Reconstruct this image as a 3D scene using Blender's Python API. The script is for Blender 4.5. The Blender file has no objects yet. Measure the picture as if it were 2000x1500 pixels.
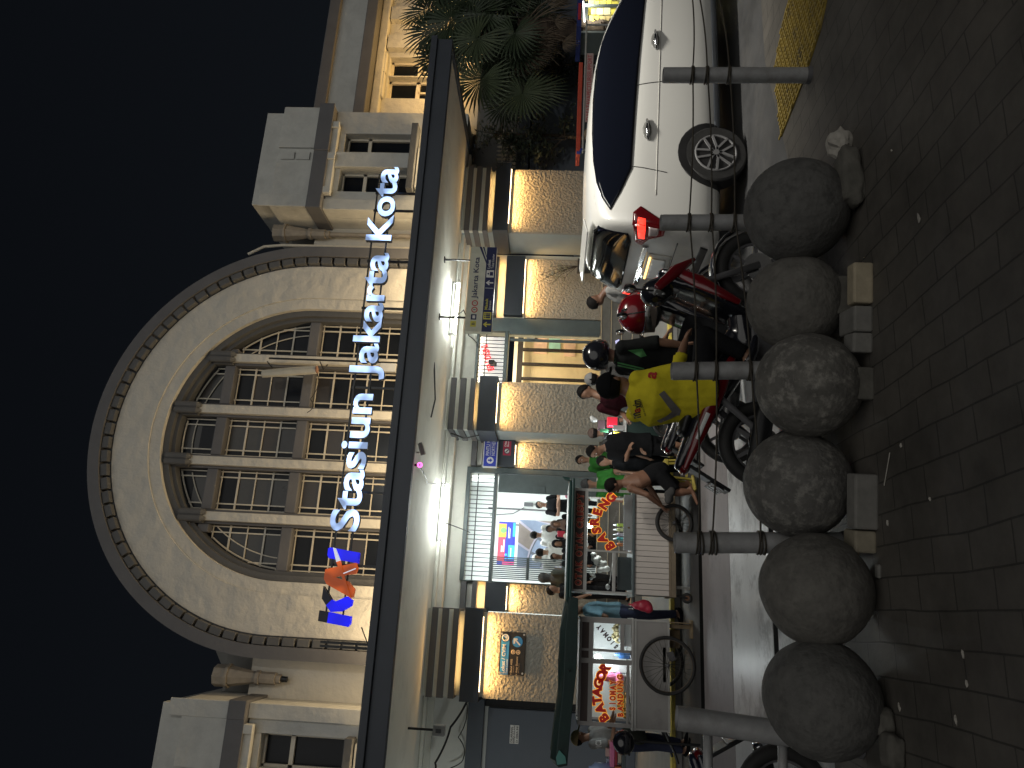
import bpy, bmesh, math, random
from mathutils import Vector as V, Matrix
rnd = random.Random(11)
SC = bpy.context.scene
COL = SC.collection
R = math.radians

# ------------------------------------------------------------------ camera
# phone held upright with its picture stored on its side: the camera is rolled by 90 degrees
YAW, PITCH, ROLL, FPX, EYE = R(17.04), R(3.61), R(-2.155), 1450.0, 1.75
cy, sy_, cp, sp, cr, sr = math.cos(YAW), math.sin(YAW), math.cos(PITCH), math.sin(PITCH), math.cos(ROLL), math.sin(ROLL)
MC = (Matrix(((cy, sy_, 0), (-sy_, cy, 0), (0, 0, 1))) @ Matrix(((1, 0, 0), (0, cp, -sp), (0, sp, cp)))
      @ Matrix(((cr, 0, sr), (0, 1, 0), (-sr, 0, cr))))
EYEV = V((0, 0, EYE))
cam = bpy.data.cameras.new('camera'); camo = bpy.data.objects.new('camera', cam); COL.objects.link(camo)
cam.sensor_fit = 'HORIZONTAL'; cam.sensor_width = 36; cam.lens = FPX / 2000 * 36
cam.clip_start = .05; cam.clip_end = 400
right, fwd, up = MC.col[0], MC.col[1], MC.col[2]
camo.matrix_world = Matrix(((-up.x, right.x, -fwd.x, 0), (-up.y, right.y, -fwd.y, 0), (-up.z, right.z, -fwd.z, EYE), (0, 0, 0, 1)))
SC.camera = camo

def ray(a, b): return MC @ V(((750 - b) / FPX, 1.0, -(a - 1000) / FPX))
def P(a, b, Y): d = ray(a, b); return EYEV + d * (Y / d.y)
def G(a, b, z=0.0): d = ray(a, b); return EYEV + d * ((z - EYE) / d.z)
def PX(a, b, X): d = ray(a, b); return EYEV + d * (X / d.x)

SC.view_settings.view_transform = 'Standard'; SC.view_settings.look = 'None'
SC.view_settings.exposure = 0; SC.view_settings.gamma = 1
SC.render.engine = 'CYCLES'
SC.cycles.use_denoising = True
try: SC.cycles.denoiser = 'OPENIMAGEDENOISE'
except Exception: pass
SC.cycles.max_bounces = 6; SC.cycles.diffuse_bounces = 3; SC.cycles.glossy_bounces = 3; SC.cycles.transmission_bounces = 4
SC.cycles.sample_clamp_indirect = 4; SC.cycles.caustics_reflective = False; SC.cycles.caustics_refractive = False

# ------------------------------------------------------------------ world: city night sky
W = bpy.data.worlds.new('World'); SC.world = W; W.use_nodes = True
nt = W.node_tree; nt.nodes.clear()
wo = nt.nodes.new('ShaderNodeOutputWorld'); bg = nt.nodes.new('ShaderNodeBackground')
geo = nt.nodes.new('ShaderNodeTexCoord'); sep = nt.nodes.new('ShaderNodeSeparateXYZ'); rmp = nt.nodes.new('ShaderNodeValToRGB')
nt.links.new(geo.outputs['Generated'], sep.inputs[0]); nt.links.new(sep.outputs['Z'], rmp.inputs[0])
rmp.color_ramp.elements[0].position = 0.0; rmp.color_ramp.elements[0].color = (.0064, .0078, .0100, 1)
rmp.color_ramp.elements[1].position = .75; rmp.color_ramp.elements[1].color = (.0026, .0032, .0045, 1)
nt.links.new(rmp.outputs[0], bg.inputs[0]); bg.inputs[1].default_value = 1.0
nt.links.new(bg.outputs[0], wo.inputs[0])

# ------------------------------------------------------------------ materials
MATS = {}
def mat(name, c=(.5, .5, .5), r=.7, m=0.0, var=.12, sc=5.0, c2=None, bump=0.0, bsc=30.0, bdist=.02, coat=0.0, emit=None, es=0.0, alpha=1.0, trans=0.0, dirt=None, dsc=2.0, dth=(.5, .7), spec=.5):
    if name in MATS: return MATS[name]
    M = bpy.data.materials.new(name); M.use_nodes = True; MATS[name] = M
    n = M.node_tree; b = n.nodes['Principled BSDF']
    b.inputs['Roughness'].default_value = r; b.inputs['Metallic'].default_value = m
    b.inputs['Coat Weight'].default_value = coat; b.inputs['Coat Roughness'].default_value = .04
    b.inputs['Specular IOR Level'].default_value = spec
    if trans: b.inputs['Transmission Weight'].default_value = trans
    if alpha < 1: b.inputs['Alpha'].default_value = alpha
    tco = n.nodes.new('ShaderNodeTexCoord'); oi = n.nodes.new('ShaderNodeObjectInfo'); tc = n.nodes.new('ShaderNodeVectorMath'); tc.operation = 'MULTIPLY_ADD'
    tc.inputs[1].default_value = (31, 17, 23); n.links.new(oi.outputs['Random'], tc.inputs[0]); n.links.new(tco.outputs['Object'], tc.inputs[2])
    if var > 0 or c2:
        no = n.nodes.new('ShaderNodeTexNoise'); no.inputs['Scale'].default_value = sc; no.inputs['Detail'].default_value = 6
        no.inputs['Roughness'].default_value = .65
        n.links.new(tc.outputs[0], no.inputs['Vector'])
        rp = n.nodes.new('ShaderNodeValToRGB'); e = rp.color_ramp.elements
        e[0].position = .3; e[1].position = .7
        hi = c2 or tuple(min(1, x * (1 + var)) for x in c)
        lo = tuple(x * (1 - var) for x in c) if not c2 else c
        e[0].color = (*lo, 1); e[1].color = (*hi, 1)
        n.links.new(no.outputs['Fac'], rp.inputs[0]); out = rp.outputs[0]
        if dirt:
            n2 = n.nodes.new('ShaderNodeTexNoise'); n2.inputs['Scale'].default_value = dsc; n2.inputs['Detail'].default_value = 8
            n2.inputs['Roughness'].default_value = .7
            n.links.new(tc.outputs[0], n2.inputs['Vector'])
            r2 = n.nodes.new('ShaderNodeValToRGB'); r2.color_ramp.elements[0].position = dth[0]; r2.color_ramp.elements[1].position = dth[1]
            n.links.new(n2.outputs['Fac'], r2.inputs[0])
            mx = n.nodes.new('ShaderNodeMixRGB'); mx.inputs[2].default_value = (*dirt, 1)
            n.links.new(r2.outputs[0], mx.inputs[0]); n.links.new(out, mx.inputs[1]); out = mx.outputs[0]
        n.links.new(out, b.inputs['Base Color'])
        rr = n.nodes.new('ShaderNodeMapRange'); rr.inputs[3].default_value = max(.02, r - .08); rr.inputs[4].default_value = min(1, r + .08)
        n.links.new(no.outputs['Fac'], rr.inputs[0]); n.links.new(rr.outputs[0], b.inputs['Roughness'])
    else:
        b.inputs['Base Color'].default_value = (*c, 1)
    if bump:
        nb = n.nodes.new('ShaderNodeTexNoise'); nb.inputs['Scale'].default_value = bsc; nb.inputs['Detail'].default_value = 7
        n.links.new(tc.outputs[0], nb.inputs['Vector'])
        bp = n.nodes.new('ShaderNodeBump'); bp.inputs['Strength'].default_value = bump; bp.inputs['Distance'].default_value = bdist
        n.links.new(nb.outputs['Fac'], bp.inputs['Height']); n.links.new(bp.outputs[0], b.inputs['Normal'])
    if emit:
        b.inputs['Emission Color'].default_value = (*emit, 1); b.inputs['Emission Strength'].default_value = es
    return M

CREAM = mat('cream_plaster', (.52, .505, .46), .85, var=.05, sc=1.3, bump=.85, bsc=2.3, bdist=.085, dirt=(.49, .475, .43), dsc=1.4, dth=(.5, .9))
CREAM2 = mat('tower_plaster', (.50, .50, .47), .85, var=.10, sc=1.5, bump=.7, bsc=2.6, bdist=.06, dirt=(.38, .38, .36), dsc=1.6, dth=(.5, .8))
GREYP = mat('dark_grey_paint', (.115, .115, .122), .75, var=.10, sc=2.5, bump=.3, bsc=8, bdist=.02)
GREYB = mat('beige_grey_trim', (.098, .10, .104), .8, var=.12, sc=3, bump=.4, bsc=9, bdist=.02)
FASC = mat('fascia_slate_paint', (.042, .049, .062), .6, var=.10, sc=1.2, bump=.15, bsc=5)
CEIL = mat('ceiling_paint', (.74, .74, .67), .8, var=.05, sc=.7, bump=.55, bsc=1.6, bdist=.05, dirt=(.5, .5, .46), dsc=.9, dth=(.5, .8))
MASON = mat('rough_render', (.31, .295, .26), .95, var=.08, sc=6, bump=.95, bsc=20, bdist=.05, dirt=(.25, .235, .205), dsc=3, dth=(.52, .8))
BLUEG = mat('blue_grey_panel', (.085, .10, .125), .55, var=.08, sc=1.2, bump=.1, bsc=3)
SIDEG = mat('pier_side_paint', (.30, .34, .35), .7, var=.08, sc=2)
WHITEW = mat('white_wall', (.72, .73, .70), .8, var=.08, sc=1.5, dirt=(.55, .55, .52), dsc=1.1, dth=(.55, .8), bump=.2, bsc=3)
GATEM = mat('gate_steel', (.10, .125, .13), .5, m=.2, var=.12, sc=6)
BLACKM = mat('black_metal', (.018, .019, .021), .45, m=.3, var=.2, sc=10)
STEEL = mat('galvanised_steel', (.36, .365, .37), .5, m=.1, var=.16, sc=9, dirt=(.25, .245, .235), dsc=5, dth=(.5, .72), bump=.12, bsc=30, bdist=.004)
ALU = mat('aluminium', (.52, .52, .50), .42, m=.5, var=.10, sc=12)
RUBBER = mat('rubber', (.02, .02, .02), .7, var=.3, sc=20)
GLASSD = mat('dark_window_glass', (.008, .010, .014), .2, var=.25, sc=1.0, spec=.18)
BARM = mat('cream_glazing_bar', (.62, .57, .47), .6, var=.08, sc=8)

# ------------------------------------------------------------------ mesh builder
class MB:
    def __init__(s): s.v = []; s.f = []; s.mi = []; s.cur = 0
    def m(s, i): s.cur = i; return s
    def add(s, vs, fs):
        o = len(s.v); s.v += [tuple(v) for v in vs]
        for f in fs: s.f.append(tuple(i + o for i in f)); s.mi.append(s.cur)
        return s
    def box(s, x0, x1, y0, y1, z0, z1):
        if x0 > x1: x0, x1 = x1, x0
        if y0 > y1: y0, y1 = y1, y0
        if z0 > z1: z0, z1 = z1, z0
        vs = [(x, y, z) for x in (x0, x1) for y in (y0, y1) for z in (z0, z1)]
        return s.add(vs, [(0, 1, 3, 2), (4, 6, 7, 5), (0, 4, 5, 1), (2, 3, 7, 6), (0, 2, 6, 4), (1, 5, 7, 3)])
    def obox(s, c, ax, ay, az):                     # oriented box: centre and three half-axes
        c, ax, ay, az = V(c), V(ax), V(ay), V(az)
        vs = [c + ax * i + ay * j + az * k for i in (-1, 1) for j in (-1, 1) for k in (-1, 1)]
        return s.add(vs, [(0, 1, 3, 2), (4, 6, 7, 5), (0, 4, 5, 1), (2, 3, 7, 6), (0, 2, 6, 4), (1, 5, 7, 3)])
    def prism(s, pts, d):                           # planar outline (3-D points) pushed along d
        n = len(pts); d = V(d); a = [V(p) for p in pts]; b = [p + d for p in a]
        fs = [tuple(range(n)), tuple(range(2 * n - 1, n - 1, -1))]
        fs += [(i, i + n, (i + 1) % n + n, (i + 1) % n) for i in range(n)]
        return s.add(a + b, fs)
    def etube(s, pts, ra, rb=None, side=None, n=12, caps=True, rnd_caps=False):
        pts = [V(p) for p in pts]; k = len(pts)
        if not hasattr(ra, '__len__'): ra = [ra] * k
        if rb is None: rb = ra
        elif not hasattr(rb, '__len__'): rb = [rb] * k
        ra = list(ra); rb = list(rb)
        if rnd_caps:
            d0 = (pts[0] - pts[1]).normalized(); d1 = (pts[-1] - pts[-2]).normalized()
            e0 = min(ra[0], rb[0]); e1 = min(ra[-1], rb[-1])
            A = [(.92, .38), (.70, .71), (.3, .95)]
            pre = [(pts[0] + d0 * e0 * h, ra[0] * c, rb[0] * c) for h, c in ((.95, .3), (.71, .70), (.38, .92))]
            pos = [(pts[-1] + d1 * e1 * h, ra[-1] * c, rb[-1] * c) for h, c in ((.38, .92), (.71, .70), (.95, .3))]
            pts = [p[0] for p in pre] + pts + [p[0] for p in pos]
            ra = [p[1] for p in pre] + ra + [p[1] for p in pos]; rb = [p[2] for p in pre] + rb + [p[2] for p in pos]
            k = len(pts)
        vs = []; S = None
        for i, p in enumerate(pts):
            t = (pts[min(i + 1, k - 1)] - pts[max(i - 1, 0)])
            t = t.normalized() if t.length > 1e-9 else V((0, 0, 1))
            if side is not None: a = V(side)
            elif S is not None: a = S
            else: a = V((0, 0, 1)).cross(t) if abs(t.z) < .9 else V((1, 0, 0))
            a = a - t * a.dot(t)
            if a.length < 1e-6: a = t.orthogonal()
            a.normalize(); S = a; b = t.cross(a)
            for j in range(n):
                w = 2 * math.pi * j / n
                vs.append(p + a * (ra[i] * math.cos(w)) + b * (rb[i] * math.sin(w)))
        fs = [(i * n + j, i * n + (j + 1) % n, (i + 1) * n + (j + 1) % n, (i + 1) * n + j) for i in range(k - 1) for j in range(n)]
        if caps: fs += [tuple(range(n - 1, -1, -1)), tuple(range((k - 1) * n, k * n))]
        return s.add(vs, fs)
    def cap(s, a, b, ra, rb=None): return s.etube([a, b], [ra, rb if rb is not None else ra], n=10, rnd_caps=True)
    def ell(s, c, rx, ry, rz, rot=None, nu=16, nv=10):
        c = V(c); rot = rot or Matrix.Identity(3); vs = [c + rot @ V((0, 0, rz))]
        for i in range(1, nv):
            t = math.pi * i / nv
            for j in range(nu):
                w = 2 * math.pi * j / nu
                vs.append(c + rot @ V((rx * math.sin(t) * math.cos(w), ry * math.sin(t) * math.sin(w), rz * math.cos(t))))
        vs.append(c + rot @ V((0, 0, -rz))); last = len(vs) - 1
        fs = [(0, 1 + j, 1 + (j + 1) % nu) for j in range(nu)]
        for i in range(nv - 2):
            for j in range(nu): fs.append((1 + i * nu + j, 1 + (i + 1) * nu + j, 1 + (i + 1) * nu + (j + 1) % nu, 1 + i * nu + (j + 1) % nu))
        fs += [(last, 1 + (nv - 2) * nu + (j + 1) % nu, 1 + (nv - 2) * nu + j) for j in range(nu)]
        return s.add(vs, fs)
    def torus(s, c, axis, R0, r0, nu=32, nv=10, ry=None):
        c = V(c); axis = V(axis).normalized(); a = axis.orthogonal().normalized(); b = axis.cross(a); vs = []
        for i in range(nu):
            w = 2 * math.pi * i / nu; d = a * math.cos(w) + b * math.sin(w)
            for j in range(nv):
                q = 2 * math.pi * j / nv
                vs.append(c + d * (R0 + r0 * math.cos(q)) + axis * ((ry or r0) * math.sin(q)))
        fs = [(i * nv + j, ((i + 1) % nu) * nv + j, ((i + 1) % nu) * nv + (j + 1) % nv, i * nv + (j + 1) % nv) for i in range(nu) for j in range(nv)]
        return s.add(vs, fs)
    def disc(s, c, axis, r, h, n=24): c = V(c); a = V(axis).normalized() * h; return s.etube([c - a / 2, c + a / 2], r, n=n)
    def mesh(s, name, mats, smooth=False, merge=False):
        me = bpy.data.meshes.new(name); me.from_pydata(s.v, [], s.f)
        for m_ in (mats if isinstance(mats, (list, tuple)) else [mats]): me.materials.append(m_)
        for p, i in zip(me.polygons, s.mi): p.material_index = i
        bm = bmesh.new(); bm.from_mesh(me)
        if merge: bmesh.ops.remove_doubles(bm, verts=bm.verts, dist=1e-4)
        bmesh.ops.recalc_face_normals(bm, faces=bm.faces); bm.to_mesh(me); bm.free()
        if smooth:
            for p in me.polygons: p.use_smooth = True
        return me
    def build(s, name, mats, parent=None, smooth=False, bevel=0, sub=0, merge=False, auto=None):
        o = bpy.data.objects.new(name, None if not s.v else s.mesh(name, mats, smooth, merge)); COL.objects.link(o)
        if parent is not None:
            o.parent = parent; q = parent; off = V((0, 0, 0))
            while q is not None: off += V(q.location); q = q.parent
            if getattr(s, 'world', True): o.data.transform(Matrix.Translation(-off))
        if bevel:
            b = o.modifiers.new('bevel', 'BEVEL'); b.width = bevel; b.segments = 2; b.limit_method = 'ANGLE'; b.angle_limit = R(40)
        if sub:
            b = o.modifiers.new('sub', 'SUBSURF'); b.levels = sub; b.render_levels = sub
        return o
    def split(s, name, mats, parent=None, gap=.012, **k):
        """one object per group of touching pieces"""
        par = list(range(len(s.v)))
        def find(i):
            while par[i] != i: par[i] = par[par[i]]; i = par[i]
            return i
        for f in s.f:
            for i in f[1:]: par[find(i)] = find(f[0])
        comp = {}
        for i, v in enumerate(s.v): comp.setdefault(find(i), []).append(v)
        keys = list(comp); bb = {c: ([min(v[a] for v in comp[c]) - gap for a in range(3)], [max(v[a] for v in comp[c]) + gap for a in range(3)]) for c in keys}
        grp = {c: c for c in keys}
        def fg(c):
            while grp[c] != c: c = grp[c]
            return c
        for i, a in enumerate(keys):
            for b in keys[i + 1:]:
                if all(bb[a][0][q] <= bb[b][1][q] and bb[b][0][q] <= bb[a][1][q] for q in range(3)): grp[fg(a)] = fg(b)
        out = []
        for g_ in {fg(c) for c in keys}:
            m = MB(); m.world = getattr(s, 'world', True); mp = {}
            for i, v in enumerate(s.v):
                if fg(find(i)) == g_: mp[i] = len(m.v); m.v.append(v)
            for f, mi in zip(s.f, s.mi):
                if f[0] in mp: m.f.append(tuple(mp[i] for i in f)); m.mi.append(mi)
            out.append(m.build(name, mats, parent, **k))
        return out
    def remesh(s, name, mats, parent=None, voxel=.012, smooth=4):
        me = s.mesh(name, mats, True); o = bpy.data.objects.new(name, me); COL.objects.link(o)
        r = o.modifiers.new('r', 'REMESH'); r.mode = 'VOXEL'; r.voxel_size = voxel; r.use_smooth_shade = True
        if smooth:
            q = o.modifiers.new('s', 'SMOOTH'); q.iterations = smooth; q.factor = .5
        dg = bpy.context.evaluated_depsgraph_get(); dg.update()
        nm = bpy.data.meshes.new_from_object(o.evaluated_get(dg)); bpy.data.objects.remove(o)
        nm.name = name; nm.materials.clear()
        for m_ in (mats if isinstance(mats, (list, tuple)) else [mats]): nm.materials.append(m_)
        for p in nm.polygons: p.use_smooth = True
        o = bpy.data.objects.new(name, nm); COL.objects.link(o)
        if parent is not None:
            o.parent = parent; q = parent; off = V((0, 0, 0))
            while q is not None: off += V(q.location); q = q.parent
            if getattr(s, 'world', True): nm.transform(Matrix.Translation(-off))
        return o

def T(name, label, cat, loc=(0, 0, 0), group=None, rz=0):
    o = bpy.data.objects.new(name, None); COL.objects.link(o); o.location = loc; o.rotation_euler = (0, 0, rz)
    o.empty_display_size = .2; return tag(o, label, cat, group)
def tag(o, label, cat, group=None):
    o['label'] = label; o['category'] = cat
    if group: o['group'] = group
    return o
def ST(o): o['kind'] = 'structure'; return o

# ------------------------------------------------------------------ lettering from Blender's own font
_gl = {}
def glyphs(txt, bold=0.0):
    key = (txt, bold)
    if key not in _gl:
        cu = bpy.data.curves.new('t', 'FONT'); cu.body = txt; cu.size = 1; cu.offset = bold; cu.resolution_u = 4
        o = bpy.data.objects.new('t', cu); COL.objects.link(o)
        dg = bpy.context.evaluated_depsgraph_get(); dg.update()
        me = bpy.data.meshes.new_from_object(o.evaluated_get(dg)); bpy.data.objects.remove(o)
        vs = [tuple(v.co) for v in me.vertices]; fs = [tuple(p.vertices) for p in me.polygons]
        _gl[key] = (vs, fs)
    return _gl[key]
def text(mb, txt, o, ex, ez, w=None, h=None, depth=.004, bold=0.0, nrm=None, keep=None):
    """adds txt: o lower-left corner, ex / ez unit directions of the line and of its height; fitted to w x h"""
    vs, fs = glyphs(txt, bold)
    x0 = min(v[0] for v in vs); x1 = max(v[0] for v in vs); y0 = min(v[1] for v in vs); y1 = max(v[1] for v in vs)
    sx = (w / (x1 - x0)) if w else None; sz = (h / (y1 - y0)) if h else None
    sx = sx or sz; sz = sz or sx
    o, ex, ez = V(o), V(ex).normalized(), V(ez).normalized(); nn = V(nrm) if nrm is not None else ex.cross(ez)
    front = [o + ex * ((v[0] - x0) * sx) + ez * ((v[1] - y0) * sz) + nn * depth for v in vs]
    mb.add(front, fs)
    # side walls along the outline
    cnt = {}
    for f in fs:
        for a, b in zip(f, f[1:] + f[:1]): cnt[(a, b)] = 1
    back = [p - nn * depth for p in front]; n = len(vs)
    mb.add(front + back, [(a, b, b + n, a + n) for (a, b) in cnt if (b, a) not in cnt])
    return mb
XE, ZE = V((1, 0, 0)), V((0, 0, 1))
def textp(mb, txt, a, b, Y, top, depth=.004, bold=0.0):
    """lettering on the upright plane Y: from picture point a (lower left) to b (lower right), with its top at picture point top"""
    p, q, t = P(*a, Y), P(*b, Y), P(*top, Y)
    z = (p.z + q.z) / 2
    return text(mb, txt, (p.x, Y, z), XE, ZE, w=q.x - p.x, h=t.z - z, depth=depth, bold=bold)
def cable(pts, r=.008, n=6, sag=0.0, seg=8):
    pts = [V(p) for p in pts]; out = []
    for a, b in zip(pts, pts[1:]):
        for i in range(seg):
            t = i / seg; q = a.lerp(b, t); q.z -= sag * 4 * t * (1 - t); out.append(q)
    out.append(pts[-1]); return MB().etube(out, r, n=n)
def area(name, loc, aim, sx, sy2, e, col, spread=None):
    l = bpy.data.lights.new(name, 'AREA'); l.shape = 'RECTANGLE'; l.size = sx; l.size_y = sy2; l.energy = e; l.color = col
    if spread: l.spread = R(spread)
    o = bpy.data.objects.new(name, l); COL.objects.link(o); o.location = loc
    o.rotation_euler = V(aim).to_track_quat('-Z', 'Y').to_euler(); return o
def point(name, loc, e, col, r=.04):
    l = bpy.data.lights.new(name, 'POINT'); l.energy = e; l.color = col; l.shadow_soft_size = r
    o = bpy.data.objects.new(name, l); COL.objects.link(o); o.location = loc; return o
WARM = (1.0, .56, .18); COOL = (.95, 1.0, .95)
# =================================================================== THE SETTING
def brickmat(name, c1, c2, mo, bw, bh, rough, bump, rot=0.0, msz=.012, var=.5):
    M = bpy.data.materials.new(name); M.use_nodes = True; MATS[name] = M; n = M.node_tree; b = n.nodes['Principled BSDF']
    tc = n.nodes.new('ShaderNodeTexCoord'); mp = n.nodes.new('ShaderNodeMapping'); mp.inputs['Rotation'].default_value = (0, 0, rot)
    wv = n.nodes.new('ShaderNodeTexNoise'); wv.inputs['Scale'].default_value = .9; wv.inputs['Detail'].default_value = 2
    n.links.new(tc.outputs['Object'], wv.inputs['Vector'])
    mv = n.nodes.new('ShaderNodeMixRGB'); mv.blend_type = 'ADD'; mv.inputs[0].default_value = .10
    n.links.new(tc.outputs['Object'], mv.inputs[1]); n.links.new(wv.outputs['Color'], mv.inputs[2])
    n.links.new(mv.outputs[0], mp.inputs[0])
    br = n.nodes.new('ShaderNodeTexBrick'); br.inputs['Scale'].default_value = 1; br.inputs['Brick Width'].default_value = bw
    br.inputs['Row Height'].default_value = bh; br.inputs['Mortar Size'].default_value = msz; br.inputs['Mortar Smooth'].default_value = .4
    br.inputs['Color1'].default_value = (*c1, 1); br.inputs['Color2'].default_value = (*c2, 1); br.inputs['Mortar'].default_value = (*mo, 1)
    n.links.new(mp.outputs[0], br.inputs['Vector'])
    no = n.nodes.new('ShaderNodeTexNoise'); no.inputs['Scale'].default_value = 2.2; no.inputs['Detail'].default_value = 9; no.inputs['Roughness'].default_value = .72
    n.links.new(tc.outputs['Object'], no.inputs['Vector'])
    rp = n.nodes.new('ShaderNodeValToRGB'); rp.color_ramp.elements[0].position = .3; rp.color_ramp.elements[1].position = .72
    rp.color_ramp.elements[0].color = (1 - var, 1 - var, 1 - var, 1); rp.color_ramp.elements[1].color = (1, 1, 1, 1)
    n.links.new(no.outputs['Fac'], rp.inputs[0])
    mx = n.nodes.new('ShaderNodeMixRGB'); mx.blend_type = 'MULTIPLY'; mx.inputs[0].default_value = 1
    n.links.new(br.outputs['Color'], mx.inputs[1]); n.links.new(rp.outputs[0], mx.inputs[2]); n.links.new(mx.outputs[0], b.inputs['Base Color'])
    b.inputs['Roughness'].default_value = rough
    n3 = n.nodes.new('ShaderNodeTexNoise'); n3.inputs['Scale'].default_value = 40; n3.inputs['Detail'].default_value = 5
    n.links.new(tc.outputs['Object'], n3.inputs['Vector'])
    ad = n.nodes.new('ShaderNodeMath'); ad.operation = 'MULTIPLY_ADD'; ad.inputs[1].default_value = .25
    iv = n.nodes.new('ShaderNodeMath'); iv.operation = 'SUBTRACT'; iv.inputs[0].default_value = 1
    n.links.new(br.outputs['Fac'], iv.inputs[1]); n.links.new(n3.outputs['Fac'], ad.inputs[0]); n.links.new(iv.outputs[0], ad.inputs[2])
    bp = n.nodes.new('ShaderNodeBump'); bp.inputs['Strength'].default_value = bump; bp.inputs['Distance'].default_value = .01
    n.links.new(ad.outputs[0], bp.inputs['Height']); n.links.new(bp.outputs[0], b.inputs['Normal'])
    return M
PAVER = brickmat('paving_blocks', (.150, .138, .120), (.135, .125, .110), (.070, .066, .058), .30, .155, .62, .4, R(90), .005, .55)
ASPH = mat('asphalt', (.055, .056, .058), .6, var=.3, sc=3, bump=.35, bsc=90, bdist=.006, dirt=(.085, .083, .08), dsc=1.1, dth=(.5, .7))
CONC = mat('wet_concrete', (.56, .58, .59), .36, var=.14, sc=2.0, dirt=(.27, .28, .29), dsc=2.4, dth=(.5, .62), bump=.25, bsc=26, bdist=.008)
CONC2 = mat('purple_grey_kerb', (.27, .255, .26), .6, var=.15, sc=2, dirt=(.17, .165, .165), dsc=2, bump=.2, bsc=30, bdist=.006)
SIDEW = mat('sidewalk_tiles', (.20, .20, .195), .6, var=.18, sc=3, bump=.2, bsc=14)
YEL = mat('yellow_kerb_paint', (.62, .50, .09), .6, var=.2, sc=7, dirt=(.25, .22, .12), dsc=5, dth=(.52, .68))
ZP = .10
ST(MB().box(-60, 60, -12, 120, -.5, 0).build('street', ASPH))
pv = [(-12, -10), (14, -10), (14, 5.55), (4.6, 5.35), (2.9, 4.78), (-12, 4.78)]
ST(MB().prism([(x, y, -.4) for x, y in pv], (0, 0, .4 + ZP)).build('pavement', PAVER, bevel=.012))
SLOT = mat('drain_dark', (.004, .004, .004), .95, var=0, spec=.1)
ST(MB().box(-12, 2.7, 4.84, 5.97, -.2, .040).box(-12, 2.7, 6.11, 7.45, -.2, .040).build('concrete_gutter', CONC, bevel=.008))
ST(MB().box(-12, 3.2, 7.455, 8.80, -.2, .044).build('kerb_slab', CONC2, bevel=.008))
ST(MB().box(-12, 2.6, 5.972, 6.108, -.2, .034).build('drain_slot', SLOT))
ST(MB().box(-12, 9, 8.805, 9.03, -.2, .038).build('drain_channel', SLOT))
ST(MB().box(-40, 40, 10.62, 15.5, -.3, .12).build('sidewalk', SIDEW, bevel=.01))
ST(MB().box(-40, 40, 10.585, 10.619, -.3, .075).build('kerb_face', SIDEW)); ST(MB().box(-14, 14, 10.56, 10.70, .078, .134).build('yellow_kerb', YEL, bevel=.008))

# =================================================================== THE STATION
CX, ZC = 3.29, 7.28
YF, YB, YT, YC = 15.2, 15.55, 14.6, 11.2
ZF0, ZF1 = 3.954, 4.33
B = T('station_building', 'cream station hall with tall arched window, two side towers and flat canopy', 'station', (CX, YF, 0))

def arc(r, z0, n=72):
    return [(CX + r, z0)] + [(CX + r * math.cos(math.pi * i / n), ZC + r * math.sin(math.pi * i / n)) for i in range(n + 1)] + [(CX - r, z0)]
def band(mb, r0, r1, y0, y1, z0=4.1, n=72):
    a, b = arc(r0, z0, n), arc(r1, z0, n); k = len(a)
    vs = [(x, y0, z) for x, z in a] + [(x, y0, z) for x, z in b] + [(x, y1, z) for x, z in a] + [(x, y1, z) for x, z in b]
    fs = []
    for i in range(k - 1):
        fs += [(i, i + 1, k + i + 1, k + i), (2 * k + i, 3 * k + i, 3 * k + i + 1, 2 * k + i + 1), (i, 2 * k + i, 2 * k + i + 1, i + 1), (k + i, k + i + 1, 3 * k + i + 1, 3 * k + i)]
    fs += [(0, k, 3 * k, 2 * k), (k - 1, 3 * k - 1, 4 * k - 1, 2 * k - 1)]
    return mb.add(vs, fs)
def holes(mb, x0, x1, z0, z1, y0, y1, hs):
    xs = sorted({x0, x1, *[h[0] for h in hs], *[h[1] for h in hs]}); zs = sorted({z0, z1, *[h[2] for h in hs], *[h[3] for h in hs]})
    for a, b in zip(xs, xs[1:]):
        run = None
        for c, d in zip(zs, zs[1:]):
            mx, mz = (a + b) / 2, (c + d) / 2
            if any(h[0] < mx < h[1] and h[2] < mz < h[3] for h in hs):
                if run: mb.box(a, b, y0, y1, *run); run = None
            else: run = (run[0], d) if run else (c, d)
        if run: mb.box(a, b, y0, y1, *run)
    return mb

# ---- the arched front
m = MB(); band(m, 3.22, 4.0, YF, YF + .5); m.build('arch_wall', CREAM, B)
m = MB(); band(m, 2.97, 3.22, YF + .035, YF + .5); m.build('arch_inner_band', CREAM, B)
m = MB(); band(m, 2.84, 2.97, YF + .14, YF + .6); band(m, 2.76, 2.84, YF + .26, YF + .6); m.build('window_reveal', GREYB, B)
m = MB(); band(m, 4.0, 4.19, YF + .03, YF + .5); m.build('dentil_backing', GREYB, B)
m = MB(); band(m, 4.19, 4.43, YF - .16, YF + 6.0); m.build('barrel_rim', GREYP, B)
m = MB(); n = 43
def dent(x, z, t):           # one dentil block facing the arch centre
    c = V((x, YF - .045, z)); a = V((math.cos(t), 0, math.sin(t))); s = V((-math.sin(t), 0, math.cos(t)))
    m.obox(c, a * .075, V((0, .075, 0)), s * .125)
for i in range(n):
    t = math.pi * (i + .5) / n; dent(CX + 4.105 * math.cos(t), ZC + 4.105 * math.sin(t), t)
for i in range(10):
    dent(CX + 4.105, ZC - .15 - .3 * i, 0); dent(CX - 4.105, ZC - .15 - .3 * i, math.pi)
m.build('dentil_course', GREYB, B, bevel=.014)

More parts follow.
